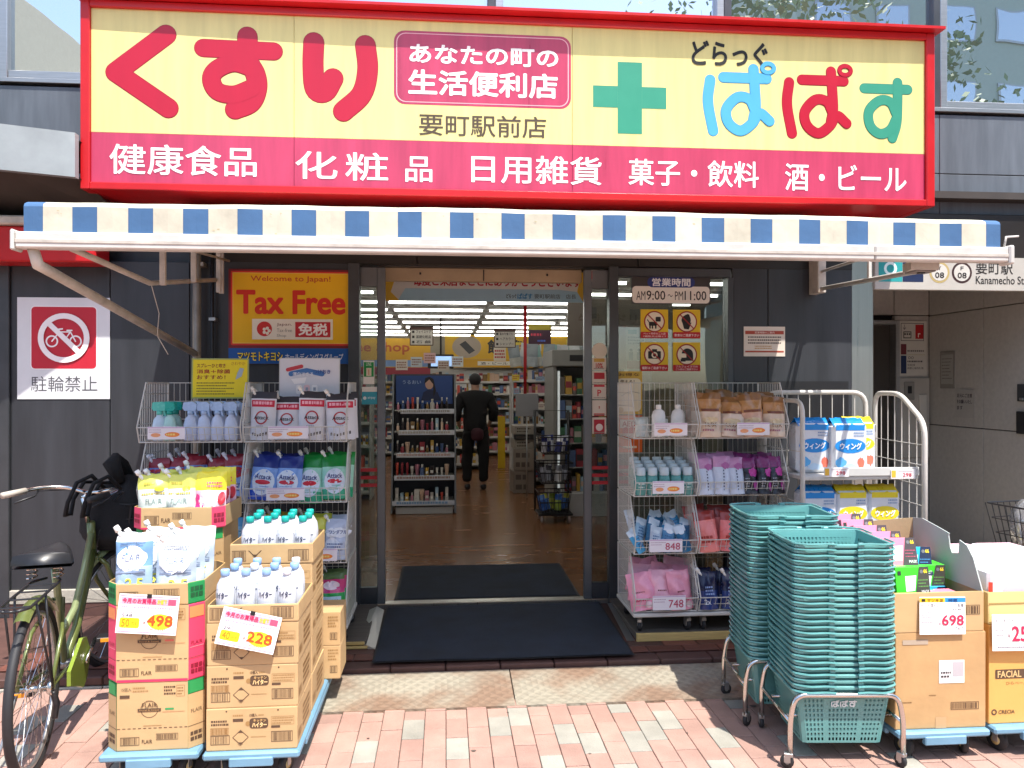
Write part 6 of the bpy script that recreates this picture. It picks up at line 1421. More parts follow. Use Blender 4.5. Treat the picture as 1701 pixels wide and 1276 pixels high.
# cosmetics display in the entrance aisle
ds = empty('display_shelf', (-.26, 9.0, .087), label='white five tier cosmetics display shelf inside, left of the person', cat='display shelf')
def dp(mb, n): o = mb.build(n, ds); o.location = (.26, -9.0, -.087); return o
X0_, X1_ = -.62, .10
b = MB(); b.prism([(9.0, .10), (9.45, .10), (9.45, 1.72), (9.38, 1.72)], X0_-.02, X0_, 'sash_grey', 'x'); b.prism([(9.0, .10), (9.45, .10), (9.45, 1.72), (9.38, 1.72)], X1_, X1_+.02, 'sash_grey', 'x'); b.cbox(X0_, X1_, 9.43, 9.45, .1, 1.72, '#3a3c44', .003); dp(b, 'frame')
b = MB(); b.cbox(X0_+.04, X1_-.02, 9.02, 9.43, .087, .17, 'shelf_white', .004); dp(b, 'plinth')
tiers = [(.235, 9.00), (.52, 9.07), (.78, 9.13), (1.04, 9.19), (1.29, 9.25)]
for q, (z, y) in enumerate(tiers):
    b = MB(); b.cbox(X0_+.01, X1_-.01, y, 9.43, z-.012, z, 'shelf_white', .003); dp(b, 'shelf')
    b = MB(); b.cbox(X0_+.0+.02*q, X1_, y-.012, y, z-.045, z+.012, '#d8dce4', .003); b.T = face(0, y-.0125, 0); b.lines(X0_+.05, z-.035, X1_-.05, z+.002, 1, ('#7fa8d0', '#a88a80', '#c8a8a0', '#b8b0a8', '#a8a4a0')[q], 1, q, .7); b.T = None; dp(b, 'price_rail')
b = MB(); b.cbox(X0_+.02, X1_-.02, 9.36, 9.38, 1.36, 1.70, '#2c4a86', .003); b.T = face(0, 9.358, 0); b.text('うるおい', -.52, 1.60, -.30, 1.645, '#a8c0e4', 1); b.disc(-.20, 1.60, .05, '#c9a08c', 1, 16, .065); b.poly([(-.26, 1.60), (-.25, 1.67), (-.2, 1.69), (-.15, 1.66), (-.12, 1.52), (-.15, 1.44), (-.155, 1.6), (-.2, 1.655)], .0025, '#1c1a20'); b.poly([(-.30, 1.40), (-.27, 1.50), (-.2, 1.54), (-.10, 1.5), (-.06, 1.40)], .0018, '#1f2c50'); b.T = None; dp(b, 'header_panel')
rs = random.Random(12); cnt = 0
tn = ('lowest', 'second', 'third', 'fourth', 'top')
for q, (z, y) in enumerate(tiers):
    x = X0_+.05; j = 0
    while x < X1_-.04:
        (kk, cc, ii), me = rs.choice([s_ for s_ in SK if s_[0][0] == (0, 2, 1, 1, 1)[q] or rs.random() < .2])
        for r in range(2):
            item('cosmetic_'+('carton', 'bottle', 'tube')[kk], me, (x, y+.05+.07*r, z), (0, 0, rs.uniform(-10, 10)), f'small {("carton", "bottle", "tube")[kk]} on the {tn[q]} tier, {ORD[j]} from the left, {"front" if r == 0 else "back"} row', 'cosmetics', 'cosmetics on the display shelf')
        x += .058; j += 1
# product cartons/trolley on the right
tr = empty('wire_trolley', (1.17, 8.45, .087), label='black wire basket trolley with three tiers inside, right of the entrance aisle', cat='trolley')
def tp_(mb, n): o = mb.build(n, tr); o.location = (-1.17, -8.45, -.087); return o
for q, (z0, z1, x0, x1) in enumerate(((.20, .42, 1.0, 1.36), (.52, .74, 1.0, 1.38), (.84, 1.02, 1.02, 1.38))):
    b = MB()
    for z in (z0, (z0+z1)/2, z1): b.tube([(x0+.04*(z1-z)/(z1-z0), 8.30, z), (x1-.04*(z1-z)/(z1-z0), 8.30, z), (x1-.04*(z1-z)/(z1-z0), 8.62, z), (x0+.04*(z1-z)/(z1-z0), 8.62, z)], .005, 'black_plastic', 5, closed=True)
    for i in range(9):
        x = x0+(x1-x0)*i/8; xb = x0+.04+(x1-x0-.08)*i/8; b.tube([(x, 8.30, z1), (xb, 8.30, z0), (xb, 8.62, z0), (x, 8.62, z1)], .003, 'black_plastic', 4)
    for i in range(6): y = 8.30+.32*i/5; b.tube([(x0, y, z1), (x0+.04, y, z0), (x1-.04, y, z0), (x1, y, z1)], .003, 'black_plastic', 4)
    tp_(b, 'wire_basket')
b = MB(); b.tube([(1.0, 8.64, .17), (1.0, 8.64, 1.3), (1.38, 8.64, 1.3), (1.38, 8.64, .17)], .012, 'black_plastic', 8); b.cbox(1.0, 1.38, 8.3, 8.64, .165, .19, 'black_plastic', .006); tp_(b, 'frame')
for x in (1.04, 1.34):
    for y in (8.33, 8.6): b = MB(); b.lathe([(.02, -.012), (.038, -.010), (.038, .010), (.02, .012)], (x, y, .125), '#b8a8a4', 12, 'x'); tp_(b, 'wheel')
rs = random.Random(4)
for q, (z, cs) in enumerate(((.215, ['#3a66b8', '#5a8ad0', '#d0d060', '#9ab04a']), (.535, ['#8a8c96', '#b8bcc8', '#5a5c66', '#e0e0e4']), (.855, ['#e4e4ec', '#2c3470', '#c8ccd8', '#3c4488']))):
    for i in range(6):
        P = pouch(.075, .17, .05, [(0, .6, cs[i % 4]+'g'), (.6, 1, cs[(i+1) % 4]+'g')], None, 200+i+q*7, wr=.008, nx=5, nz=6)
        item('wrapped_ware', P, (1.07+.05*i, 8.38+.08*(i % 3), z), (rs.uniform(-15, 5), rs.uniform(-12, 12), rs.uniform(-30, 30)), f'wrapped pack in the {("lowest", "middle", "top")[q]} black trolley basket, {ORD[i]} from the left', 'packaged goods', 'wrapped packs in the black trolley')
for q, (x0, y0, z0, z1, c) in enumerate(((.93, 10.6, .087, .40, '#8a7f74'), (.93, 10.6, .402, .70, '#8f8478'), (.95, 10.62, .702, .83, '#a39c90'), (.94, 10.6, .832, .90, '#2a2625'), (.95, 10.62, .902, 1.02, '#a8a094'))):
    b = MB(); b.cbox(0, .30, 0, .35, 0, z1-z0-.002, c, .004); b.T = Matrix.Translation((0, -.0004, 0)) @ FRONT; b.lines(.03, .02, .22, z1-z0-.02, 2, '#5a5048', 1, q, .5); b.T = None
    o = b.build('stacked_carton', None, f'carton in the pile behind the black trolley, {ORD[4-q]} from the top', 'carton', 'cartons piled in the aisle'); o.location = (x0, y0, z0); o.rotation_euler = (0, 0, R_(4*(-1)**q))
b = MB(); b.cbox(.92, 1.22, 10.14, 10.17, 1.17, 1.47, '#8f8f92', .004); b.tube([(1.07, 10.18, .087), (1.07, 10.18, 1.2)], .01, 'alu', 6); b.build('price_board', label='plain grey board on a post above the black trolley', cat='board', org=(1.07, 10.18, .087))
# gondola shelving
def gondola(name, x0, x1, y, depth, zs_, ztop, label, seed, hm=.2, dirx=True, step=.05, side=None):
    t = empty(name, ((x0+x1)/2, y, .087) if dirx else (y, (x0+x1)/2, .087), label=label, cat='shelving'); ox, oy = (t.location.x, t.location.y)
    def g(mb, n, kind=None): o = mb.build(n, t, kind=kind); o.location = (-ox, -oy, -.087); return o
    def bx(a0, a1, b0, b1, z0, z1, m, nm):
        mb = MB(); mb.cbox(*((a0, a1, b0, b1) if dirx else (b0, b1, a0, a1)), z0, z1, m, .003); g(mb, nm)
    bx(x0, x1, y+depth-.03, y+depth, .087, ztop, 'shelf_white', 'back_panel')
    bx(x0-.025, x0, y, y+depth, .087, ztop, 'shelf_white', 'end_panel'); bx(x1, x1+.025, y, y+depth, .087, ztop, 'shelf_white', 'end_panel')
    for i, z in enumerate(zs_):
        bx(x0, x1, y, y+depth-.03, z-.02, z, 'shelf_white', 'shelf'); bx(x0, x1, y-.012, y, z-.035, z+.008, '#cfcdc8', 'price_rail')
        g(goods_bulk('goods', x0+.01, x1-.01, y+.03, z, hm, seed+i, None, step=step, dirx=dirx), 'small_goods', 'stuff')
    return t
gond = gondola('gondola', 1.0, 2.9, 11.4, .45, (.2, .48, .74, 1.0, 1.24, 1.46, 1.66), 1.72, 'white gondola of small goods right of the person', 20, .18)
gondola('gondola', 9.6, 13.6, 2.3, .3, (.2, .5, .8, 1.1, 1.4), 1.9, 'white gondola along the right aisle inside', 30, .22, dirx=False)
gondola('wall_shelving', -4.8, 4.0, 16.1, .45, (.2, .5, .8, 1.1, 1.4, 1.65), 1.95, 'long shelving along the back wall of the shop', 40, .22, step=.08)
gondola('gondola', -3.6, -1.0, 10.2, .45, (.2, .5, .8, 1.1, 1.4), 1.7, 'white gondola left of the cosmetics display', 50, .22)
gondola('gondola', -.35, .62, 13.6, .45, (.2, .5, .8, 1.1, 1.4), 1.6, 'gondola of yellow and grey goods beyond the person', 60, .22)
gondola('gondola', -3.4, -.9, 7.0, .4, (.2, .5, .8, 1.1, 1.4), 1.55, 'gondola with goods seen through the left door glass', 70, .22)
# taller goods and bags hanging above the right gondola
rs = random.Random(9); 
for i in range(16):
    P = pouch(.18, .34, .10, [(0, .5, rs.choice(['#a8b0b4g', '#8fb4b8g', '#c0c4c4g', '#b8b8b0g'])), (.5, 1, rs.choice(['#7fa8a4g', '#c8ccccg', '#8a9498g']))], None, 300+i, wr=.015, nx=6, nz=7)
    item('wrapped_ware', P, (1.05+.115*i, 11.5+.1*(i % 2), 1.86), (rs.uniform(-10, 10), rs.uniform(-10, 10), rs.uniform(-30, 30)), f'pale wrapped pack on top of the right gondola, {ORD[i]} from the left', 'packaged goods', 'wrapped packs on the right gondola')
b = MB(); b.cbox(.93, 1.06, 13.8, 13.84, .087, 1.02, '#c9a818', .003); b.build('yellow_panel', label='tall yellow panel standing at the end of the aisle', cat='panel', org=(1, 13.8, .087))
b = MB(); b.tube([(1.05, 10.2, 1.3), (1.05, 10.2, 2.64)], .022, '#a8141c', 10); b.build('red_pole', label='red pole from the ceiling down to the grey price board', cat='pole', org=(1.05, 10.2, 1.3))
def d_pp(b, w, h): b.R(0, h*.72, w, h, '#a89a1c', 1); b.R(0, 0, w, h*.72, '#3c1830', 1); b.lines(.03, h*.35, w*.6, h*.6, 1, '#c83a50', 2, 4, .5); b.lines(.12, h*.08, w-.03, h*.25, 1, '#4a6ac8', 2, 5, .5)
card('hanging_sign', 'dark purple and yellow hanging sign beside the red pole', 'sign', 1.09, 10.15, 2.13, .30, .26, d_pp, m='#3c1830', t=.02)
def d_hs(a):
    def d(b, w, h):
        b.frame(0, 0, w, h, .012, '#4a2c20', 1); b.R(0, h-.05, w, h, '#4a2c20', 1)
        for i in range(3): b.R(.03, h*(.72-.26*i)-.02, .06, h*(.72-.26*i)+.012, '#2a2624', 1); b.text(a[i], .08, h*(.72-.26*i)-.022, w-.03, h*(.72-.26*i)+.018, '#3a3432', 1, bold=.02)
    return d
card('hanging_sign', 'white aisle sign with three lines hanging left above the cosmetics display', 'sign', -.46, 9.9, 2.09, .30, .25, d_hs(('フェイスケア', '基礎化粧品', '石 鹸')), m='#c8c2b6', t=.015)
card('hanging_sign', 'white aisle sign with three lines hanging above the right gondola', 'sign', .66, 10.6, 2.10, .30, .27, d_hs(('歯みがき歯ブラシ', 'ヘアカラー', 'シャンプー')), m='#c8c2b6', t=.015)
def d_dr(b, w, h): b.R(0, 0, w, h, '#d6a91a', 1); b.disc(.45, h*.5, .30, '#a89a8a', 2, 24, h*.46); b.poly([(.30, h*.6), (.42, h*.75), (.62, h*.35), (.5, h*.2)], .003, '#3a3a3c'); b.text('飲', .88, h*.22, 1.16, h*.8, '#1c1a18', 2, bold=.04); b.text('料', 1.42, h*.22, 1.70, h*.8, '#1c1a18', 2, bold=.04)
card('wall_banner', 'yellow drinks banner with black characters on the back wall', 'banner', -.02, 16.0, 2.12, 2.7, .50, d_dr, m='#d6a91a', t=.02)
def d_y2(b, w, h): b.R(.0, 0, w, h, '#c99612', 1); b.R(.6, h*.25, w*.62, h*.75, '#d8d2c4', 2); b.text('酒・ビール・飲料', .66, h*.33, w*.60, h*.67, '#3a3430', 3, bold=.02)
card('wall_banner', 'lower yellow strip with a white label under the drinks banner', 'banner', .05, 15.85, 1.94, 2.6, .17, d_y2, m='#c99612', t=.02)
def d_tf(b, w, h): b.R(0, h*.4, w, h, '#c8981c', 1); b.text('Tax Free Shop', w*.3, h*.55, w*.88, h*.9, '#a8481c', 2, bold=.03); b.R(0, h*.22, w, h*.4, '#6a88b4', 1); b.R(0, 0, w, h*.2, '#8a2434', 1)
card('wall_banner', 'yellow Tax Free Shop banner over blue and red strips on the back left', 'banner', -3.6, 15.0, 1.78, 3.3, .70, d_tf, m='#c8981c', t=.02)
b = MB(); b.cbox(-.28, .12, 12.0, 12.04, 1.84, 2.06, 'black_plastic', .01); b.T = face(0, 11.998, 0); b.R(-.23, 1.875, .09, 2.03, 'screen', 1); b.text('WC', -.22, 1.89, -.13, 2.01, '#eef2f6', 2); b.T = None; b.tube([(-.08, 12.05, 2.05), (-.08, 12.05, 2.66)], .015, 'black_plastic', 6)
b.build('monitor', label='small hanging monitor with a blue screen inside the shop', cat='monitor', org=(-.08, 12.03, 2.06))
rs = random.Random(77)
for i in range(22):
    X = rs.choice((1.02, 1.3, 1.6, 1.9))+rs.uniform(-.06, .1); z = rs.choice((.5, .76, 1.02, 1.26, 1.48, 1.68)); c_a = rs.choice(('#dcd6c8', '#d8c040', '#c83a44', '#e4e4e0', '#8fb0c8'))
    def d(b, w, h, c_=rs.choice(('#7a3030', '#3a3a44', '#b04038'))): b.lines(.01, h*.2, w-.01, h*.8, 2, c_, 1, i, .5)
    card('price_card', None, None, X-1.95, -.025, z-.117, .08+.03*(i % 3), .06+.03*(i % 2), d, m=c_a, t=.002, parent=gond)
for i in range(7):
    def d(b, w, h, c_=rs.choice(('#b03038', '#2a3a6a', '#5a4a30'))): b.lines(.015, h*.15, w-.015, h*.85, 3, c_, 1, i, .55)
    card('hanging_poster', f'small poster hanging over the right aisle, {ORD[i]} from the left', 'poster', .78+.26*i, 12.6-.25*i, 1.98+.07*(i % 3), .20, .22, d, m=('#d4cab8', '#cfb93c', '#c8d0d4')[i % 3], t=.003)
for i in range(5):
    def d(b, w, h): b.lines(.015, h*.15, w-.015, h*.85, 3, '#8a5a40', 1, i, .55)
    card('hanging_poster', f'small poster hanging above the cosmetics display, {ORD[i]} from the left', 'poster', -.72+.2*i, 11.2+.3*(i % 2), 1.80+.05*(i % 3), .17, .15, d, m=('#cfc4b8', '#c8d0d4', '#d0a8a8')[i % 3], t=.003)
# fridge cabinet on the right
fr = empty('drinks_fridge', (1.55, 8.9, .087), label='tall lit drinks fridge at the right inside, under a brown panel', cat='fridge')
def fp(mb, n, l=None): o = mb.build(n, fr, label=l); o.location = (-1.75, -8.9, -.087); return o
b = MB(); b.cbox(1.42, 1.46, 8.7, 9.5, .087, 1.98, '#8d8d88', .005); b.cbox(2.2, 2.24, 8.7, 9.5, .087, 1.98, '#8d8d88', .005); b.cbox(1.46, 2.2, 9.46, 9.5, .087, 1.98, 'shelf_white', .004); b.cbox(1.46, 2.2, 8.7, 9.46, .087, .35, 'shelf_white', .004); fp(b, 'cabinet')
b = MB(); b.cbox(1.40, 2.26, 8.66, 9.5, 1.80, 1.99, '#8d8d88', .01); b.cbox(1.6, 1.75, 8.65, 8.662, 1.86, 1.93, 'black_plastic', .002); fp(b, 'top_housing')
b = MB(); b.cbox(1.475, 1.50, 8.74, 8.76, .4, 1.75, 'fridge_light', .002); fp(b, 'lamp')
for z in (.36, .64, .92, 1.2, 1.48): b = MB(); b.cbox(1.50, 2.2, 8.8, 9.44, z-.012, z, 'shelf_white', .003); fp(b, 'shelf'); fp(goods_bulk('goods', 1.51, 2.19, 8.82, z, .23, int(z*100), None, step=.07), 'bottles').__setitem__('kind', 'stuff')
def d_bp(b, w, h): b.text('牛乳・ドリンク', w*.1, h*.45, w*.9, h*.7, '#5a4c40', 1, bold=.03); b.lines(w*.15, h*.2, w*.8, h*.32, 1, '#6a5a4c', 1, 3, .5)
card('wall_panel_sign', 'brown grey panel with dark characters above the fridge', 'sign', 1.36, 8.55, 2.03, 1.2, .52, d_bp, m='#6f655a', t=.03)
# things right behind the fixed glass
b = MB(); b.cbox(1.30, 2.0, 5.80, 6.15, .087, 1.20, 'wall_cream', .01); b.cbox(1.28, 2.02, 5.78, 6.17, 1.20, 1.23, 'shelf_white', .004); b.build('counter', label='cream counter just inside the right fixed window', cat='counter', org=(1.65, 6, .087))
b = MB(); b.tube([(-.75, 5.75, .087), (-.75, 5.75, .83)], .03, 'shelf_white', 8); b.cbox(-.87, -.63, 5.65, 5.87, .83, .86, 'shelf_white', .004); b.build('side_stand', label='white stand with a pump bottle inside the left door glass', cat='stand', org=(-.75, 5.75, .087))
b = MB(); b.lathe([(.035, 0), (.038, .01), (.038, .13), (.012, .16), (.010, .20)], (0, 0, 0), '#e6e6e2g', 14); b.tube([(0, 0, .20), (0, 0, .225), (-.045, 0, .222)], .006, '#e6e6e2', 6); o = b.build('pump_bottle', label='white pump bottle on the stand inside the left door glass', cat='bottle'); o.location = (-.66, 5.70, .861)

# ================================================================ THE PERSON INSIDE
def skinmesh(name, pts, edges, rad, m, sub=2, root=0):
    me = bpy.data.meshes.new(name); me.from_pydata(pts, edges, []); o = bpy.data.objects.new(name, me); C.objects.link(o)
    sk = o.modifiers.new('s', 'SKIN'); sk.use_smooth_shade = True
    for i, r in enumerate(rad):
        v = me.skin_vertices[0].data[i]; v.radius = r if isinstance(r, tuple) else (r, r); v.use_root = (i == root)
    ss = o.modifiers.new('u', 'SUBSURF'); ss.levels = sub; ss.render_levels = sub
    dg = bpy.context.evaluated_depsgraph_get(); n = bpy.data.meshes.new_from_object(o.evaluated_get(dg))
    bpy.data.objects.remove(o); n.materials.clear(); n.materials.append(M(m)); n.polygons.foreach_set('use_smooth', [True]*len(n.polygons)); n.name = name
    return n
pe = empty('person', (.42, 11.05, .087), 6, 'person in black clothes seen from behind walking down the aisle', 'person')
def rumple(me, a, s_):
    for v in me.vertices:
        k = a*(nz3(v.co.x*s_, v.co.y*s_, v.co.z*s_*.7)+.5*nz3(v.co.x*s_*2.3, v.co.y*s_*2.3, v.co.z*s_*2+5)); v.co += Vector((v.co.x, v.co.y, 0)).normalized()*k
    return me
def padd(me, n):
    if n in ('shirt', 'trousers'): rumple(me, .022, 9)
    o = bpy.data.objects.new(n, me); C.objects.link(o); o.parent = pe; return o
H_ = 1.64
# x right, y forward (away from the street)
body_p = [(0, 0, .92), (0, .01, 1.12), (0, .0, 1.32), (0, .01, 1.40), (0, .015, 1.45), (0, .03, 1.54), (0, .03, 1.60),
          (-.10, 0, .86), (-.11, .02, .48), (-.11, .0, .08), (-.11, .13, .03), (.10, 0, .86), (.11, -.03, .48), (.11, -.06, .08), (.11, .07, .03),
          (-.19, 0, 1.34), (-.26, -.02, 1.10), (-.22, .14, .92), (-.20, .20, .90), (.19, 0, 1.34), (.26, -.02, 1.10), (.22, .14, .92), (.20, .20, .90)]
body_e = [(0, 1), (1, 2), (2, 3), (3, 4), (4, 5), (5, 6), (0, 7), (7, 8), (8, 9), (9, 10), (0, 11), (11, 12), (12, 13), (13, 14), (2, 15), (15, 16), (16, 17), (17, 18), (2, 19), (19, 20), (20, 21), (21, 22)]
body_r = [(.14, .10), (.12, .09), (.13, .09), (.06, .055), (.055, .055), (.075, .09), (.06, .07), .08, .052, .035, .03, .08, .052, .035, .03, .05, .038, .027, .03, .05, .038, .027, .03]
padd(skinmesh('body', body_p, body_e, body_r, 'skin'), 'body')
for s in (-1, 1):      # fingers
    for k in range(4):
        x = s*(.20-.018*(k-1.5)*s*s); padd(skinmesh('finger', [(s*.20+.0, .21, .905-.016*(k-1.5)), (s*.19, .25, .90-.018*(k-1.5)), (s*.172, .265-.004*k, .885-.018*(k-1.5))], [(0, 1), (1, 2)], [.009, .008, .006], 'skin', 1), 'finger')
    padd(skinmesh('thumb', [(s*.195, .19, .92), (s*.17, .21, .945), (s*.155, .235, .945)], [(0, 1), (1, 2)], [.011, .009, .007], 'skin', 1), 'thumb')
sh_p = [(0, 0, .74), (0, .0, .98), (0, .0, 1.18), (0, -.01, 1.34), (0, .01, 1.425), (-.20, 0, 1.33), (-.275, -.02, 1.12), (-.25, .09, .98), (.20, 0, 1.33), (.275, -.02, 1.12), (.25, .09, .98)]
padd(skinmesh('shirt', sh_p, [(0, 1), (1, 2), (2, 3), (3, 4), (3, 5), (5, 6), (6, 7), (3, 8), (8, 9), (9, 10)], [(.20, .145), (.185, .135), (.18, .13), (.17, .115), (.075, .07), .085, .075, .07, .085, .075, .07], 'black_cloth'), 'shirt')
tr_p = [(0, 0, .95), (-.10, 0, .78), (-.115, .02, .48), (-.115, .0, .10), (.10, 0, .78), (.115, -.03, .48), (.115, -.06, .10)]
padd(skinmesh('trousers', tr_p, [(0, 1), (1, 2), (2, 3), (0, 4), (4, 5), (5, 6)], [(.15, .13), .11, .085, .075, .11, .085, .075], 'black_cloth'), 'trousers')
for x, y in ((-.11, .0), (.11, -.06)): padd(skinmesh('shoe', [(x, y-.04, .045), (x, y+.06, .045), (x, y+.16, .035)], [(0, 1), (1, 2)], [(.045, .05), (.05, .045), (.04, .03)], 'black_plastic', 2), 'shoe')
hm = MB(); vs_h = []; nu, nv = 18, 12
for j in range(nv+1):
    ph = math.pi*(-.32+.82*j/nv)
    for i in range(nu):
        th = 2*math.pi*i/nu; fr_ = max(0, math.sin(th)); k_ = 1+.03*nz3(math.cos(th)*3, math.sin(th)*3, ph*4)
        z = 1.575+.098*math.sin(ph)+(.05*fr_ if ph < .3 else 0); vs_h.append((.086*math.cos(ph)*math.cos(th)*k_, .02+.104*math.cos(ph)*math.sin(th)*k_*(1 if math.sin(th) < 0 else .93), z))
hm.add(vs_h, [(j*nu+i, j*nu+(i+1) % nu, (j+1)*nu+(i+1) % nu, (j+1)*nu+i) for j in range(nv) for i in range(nu)], 'hair', True); padd(hm.mesh('hair'), 'hair')
for s in (-1, 1): padd(skinmesh('ear', [(s*.085, .035, 1.56), (s*.09, .03, 1.59)], [(0, 1)], [(.010, .018), (.010, .016)], 'skin', 1), 'ear')
padd(skinmesh('nose', [(0, .12, 1.585), (0, .145, 1.555)], [(0, 1)], [.009, .014], 'skin', 1), 'nose')
bg_ = skinmesh('bag', [(.02, -.16, .90), (.02, -.16, .80), (.02, -.15, .70)], [(0, 1), (1, 2)], [(.09, .035), (.10, .045), (.09, .04)], 'maroon', 2)
o = bpy.data.objects.new('shoulder_bag', bg_); C.objects.link(o); o.location = (.42, 11.05, .087); tag(o, 'small dark red bag at the back of the person in black', 'bag')

# ================================================================ BICYCLES
def torus(b, c, R0, r, m, seg=40, s2=8, ax='y'):
    b.tube([(c[0]+R0*math.cos(2*math.pi*i/seg), c[1], c[2]+R0*math.sin(2*math.pi*i/seg)) for i in range(seg)], r, m, s2, closed=True); return b
def bicycle(loc, yaw, steer, label, bag=True, WB=1.25, RW=.345, green='bike_green'):
    t = empty('bicycle', loc, yaw, label, 'bicycle')
    def wheel(par, x, z, nsp=32):
        w = MB(); torus(w, (0, 0, 0), RW-.018, .018, 'black_rubber', 44, 8)
        o = w.build('wheel', par); o.location = (x, 0, z)
        r = MB(); torus(r, (0, 0, 0), RW-.040, .0105, 'alu', 44, 6); r.build('rim', o)
        h = MB(); h.lathe([(.010, -.05), (.010, -.03), (.024, -.028), (.024, -.022), (.013, -.018), (.013, .018), (.024, .022), (.024, .028), (.010, .03), (.010, .05)], (0, 0, 0), 'chrome', 12, 'y'); h.build('hub', o)
        s = MB()
        for i in range(nsp):
            a = 2*math.pi*i/nsp; a2 = a+(.55 if i % 4 < 2 else -.55); y = .025*(1 if i % 2 else -1)
            s.tube([(.023*math.cos(a2), y, .023*math.sin(a2)), ((RW-.045)*math.cos(a), 0, (RW-.045)*math.sin(a))], .0013, 'chrome', 3, caps=False)
        s.build('spokes', o, kind='stuff'); return o
    rw = wheel(t, 0, RW)
    b = MB(); BBx = .47
    b.tube([(.305, 0, .77), (.365, 0, .62), (BBx, 0, .285)], .0165, 'bike_pale', 10)                       # seat tube
    b.tube([(1.005, 0, .86), (1.055, 0, .67)], .021, green, 12)                                         # head tube
    b.tube([(1.045, .0, .70), (.90, .0, .56), (.70, .0, .39), (BBx, .0, .285)], .021, green, 10)        # down tube
    b.tube([(1.02, .0, .80), (.86, .0, .64), (.66, .0, .49), (.42, .0, .44)], .017, 'bike_pale', 10)      # upper tube
    for s in (-1, 1):
        b.tube([(BBx, s*.03, .285), (.0, s*.06, RW)], .010, green, 8); b.tube([(.365, s*.02, .62), (.18, s*.06, .52), (0, s*.062, RW)], .009, green, 8)
    b.lathe([(.022, -.036), (.022, .036)], (BBx, 0, .285), 'alu', 12, 'y')
    b.build('frame', t)
    b = MB(); b.tube([(.30, 0, .78), (.27, 0, .825)], .0125, 'chrome', 8); b.build('seat_post', t)
    # saddle
    sd = MB(); vs = []; n = 10
    for i in range(n+1):
        u = i/n; x = .10+.29*u; wv = .105*(1-u)**.7*(1 if u > .1 else .9)+.022; z = .84+.022*(1-u)**2+.012*u
        for k in range(9):
            a = math.pi*k/8; vs.append((x, wv*math.cos(a), z+.022*math.sin(a)**.6-(.03 if k in (0, 8) else .0)))
    sd.add(vs, [(i*9+k, (i+1)*9+k, (i+1)*9+k+1, i*9+k+1) for i in range(n) for k in range(8)]+[tuple(range(9)), tuple(n*9+k for k in range(9))[::-1]], 'black_plastic', True)
    sd.add([(v[0], v[1], .818) for v in vs if 1], [(i*9, (i+1)*9, (i+1)*9+8, i*9+8) for i in range(n)], 'black_plastic')
    so_ = sd.build('saddle', t)
    sp = MB()
    for y in (-.05, .05):
        sp.tube([(.16+.02*math.cos(a*.7), y+.02*math.sin(a*.7), .76+.0021*a) for a in range(28)], .003, 'chrome', 5)
    sp.build('saddle_springs', so_, kind='stuff')
    # mudguards
    for nm, par, cx, a0, a1, mm in (('rear_mudguard', t, 0, 40, 118, 'bike_green'),):
        g = MB(); vs = []; n = 22
        for i in range(n+1):
            a = R_(a0+(a1-a0)*i/n)
            for k, (dy, dr) in enumerate(((-.028, 0), (-.018, .012), (0, .016), (.018, .012), (.028, 0))): vs.append((cx+(RW+.014+dr)*math.cos(a), dy, RW+(RW+.014+dr)*math.sin(a)))
        g.add(vs, [(i*5+k, i*5+k+1, (i+1)*5+k+1, (i+1)*5+k) for i in range(n) for k in range(4)], mm, True); g.build('mudguard', par)
    g = MB()      # rear carrier
    for s in (-1, 1): g.tube(arc([(.26, s*.02, .74), (.18, s*.055, .745), (-.26, s*.055, .745), (-.30, s*.02, .745)], .03), .006, 'black_plastic', 6); g.tube([(-.05, s*.055, .745), (-.01, s*.07, RW+.01)], .005, 'black_plastic', 6); g.tube([(-.18, s*.055, .745), (-.012, s*.07, RW+.01)], .005, 'black_plastic', 6)
    for x in (.12, 0, -.12, -.24): g.tube([(x, -.055, .745), (x, .055, .745)], .004, 'black_plastic', 5)
    g.tube([(-.30, -.02, .745), (-.30, .02, .745)], .006, 'black_plastic', 6); g.build('carrier', t)
    # drive
    d = MB(); d.lathe([(.02, -.004), (.085, -.003), (.09, 0), (.085, .003), (.02, .004)], (BBx, -.05, .285), 'alu', 28, 'y'); cr = d.build('chainring', t)
    d = MB(); d.lathe([(.03, .0), (.11, .002), (.12, -.004), (.12, -.010), (.11, -.014), (.03, -.014)], (BBx, -.062, .285), 'thin_film', 28, 'y'); 
    d = MB(); d.add([(BBx-.02, -.075, .40), (BBx+.11, -.075, .335), (BBx+.115, -.075, .22), (BBx+.03, -.075, .165), (BBx-.10, -.075, .215), (BBx-.20, -.075, .245), (BBx-.20, -.075, .31)], [(0, 1, 2, 3, 4, 5, 6)], 'lime_guard')
    d = MB(); d.prism([(BBx-.02, .405), (BBx+.06, .385), (BBx+.115, .32), (BBx+.115, .25), (BBx+.07, .19), (BBx+.0, .165), (BBx-.08, .20), (BBx-.24, .26), (BBx-.24, .325)], -.082, -.066, 'lime_guard', 'y'); d.build('chain_guard', t)
    d = MB(); d.tube([(BBx, -.09, .285), (BBx+.155, -.10, .345)], .010, 'chrome', 8); d.build('crank', t)
    d = MB(); d.tube([(BBx, .05, .285), (BBx-.155, .07, .225)], .010, 'chrome', 8); d.build('crank', t)
    for px_, py, pz in ((BBx+.155, -.16, .345), (BBx-.155, .13, .225)):
        d = MB(); d.cbox(px_-.04, px_+.04, py-.05, py+.05, pz-.012, pz+.012, 'black_plastic', .004); d.cbox(px_-.044, px_-.040, py-.03, py+.03, pz-.009, pz+.009, 'amber', .001); d.cbox(px_+.040, px_+.044, py-.03, py+.03, pz-.009, pz+.009, 'amber', .001); d.cbox(px_-.042, px_+.042, py-.054, py-.05, pz-.014, pz+.014, 'chrome', .001); d.build('pedal', t)
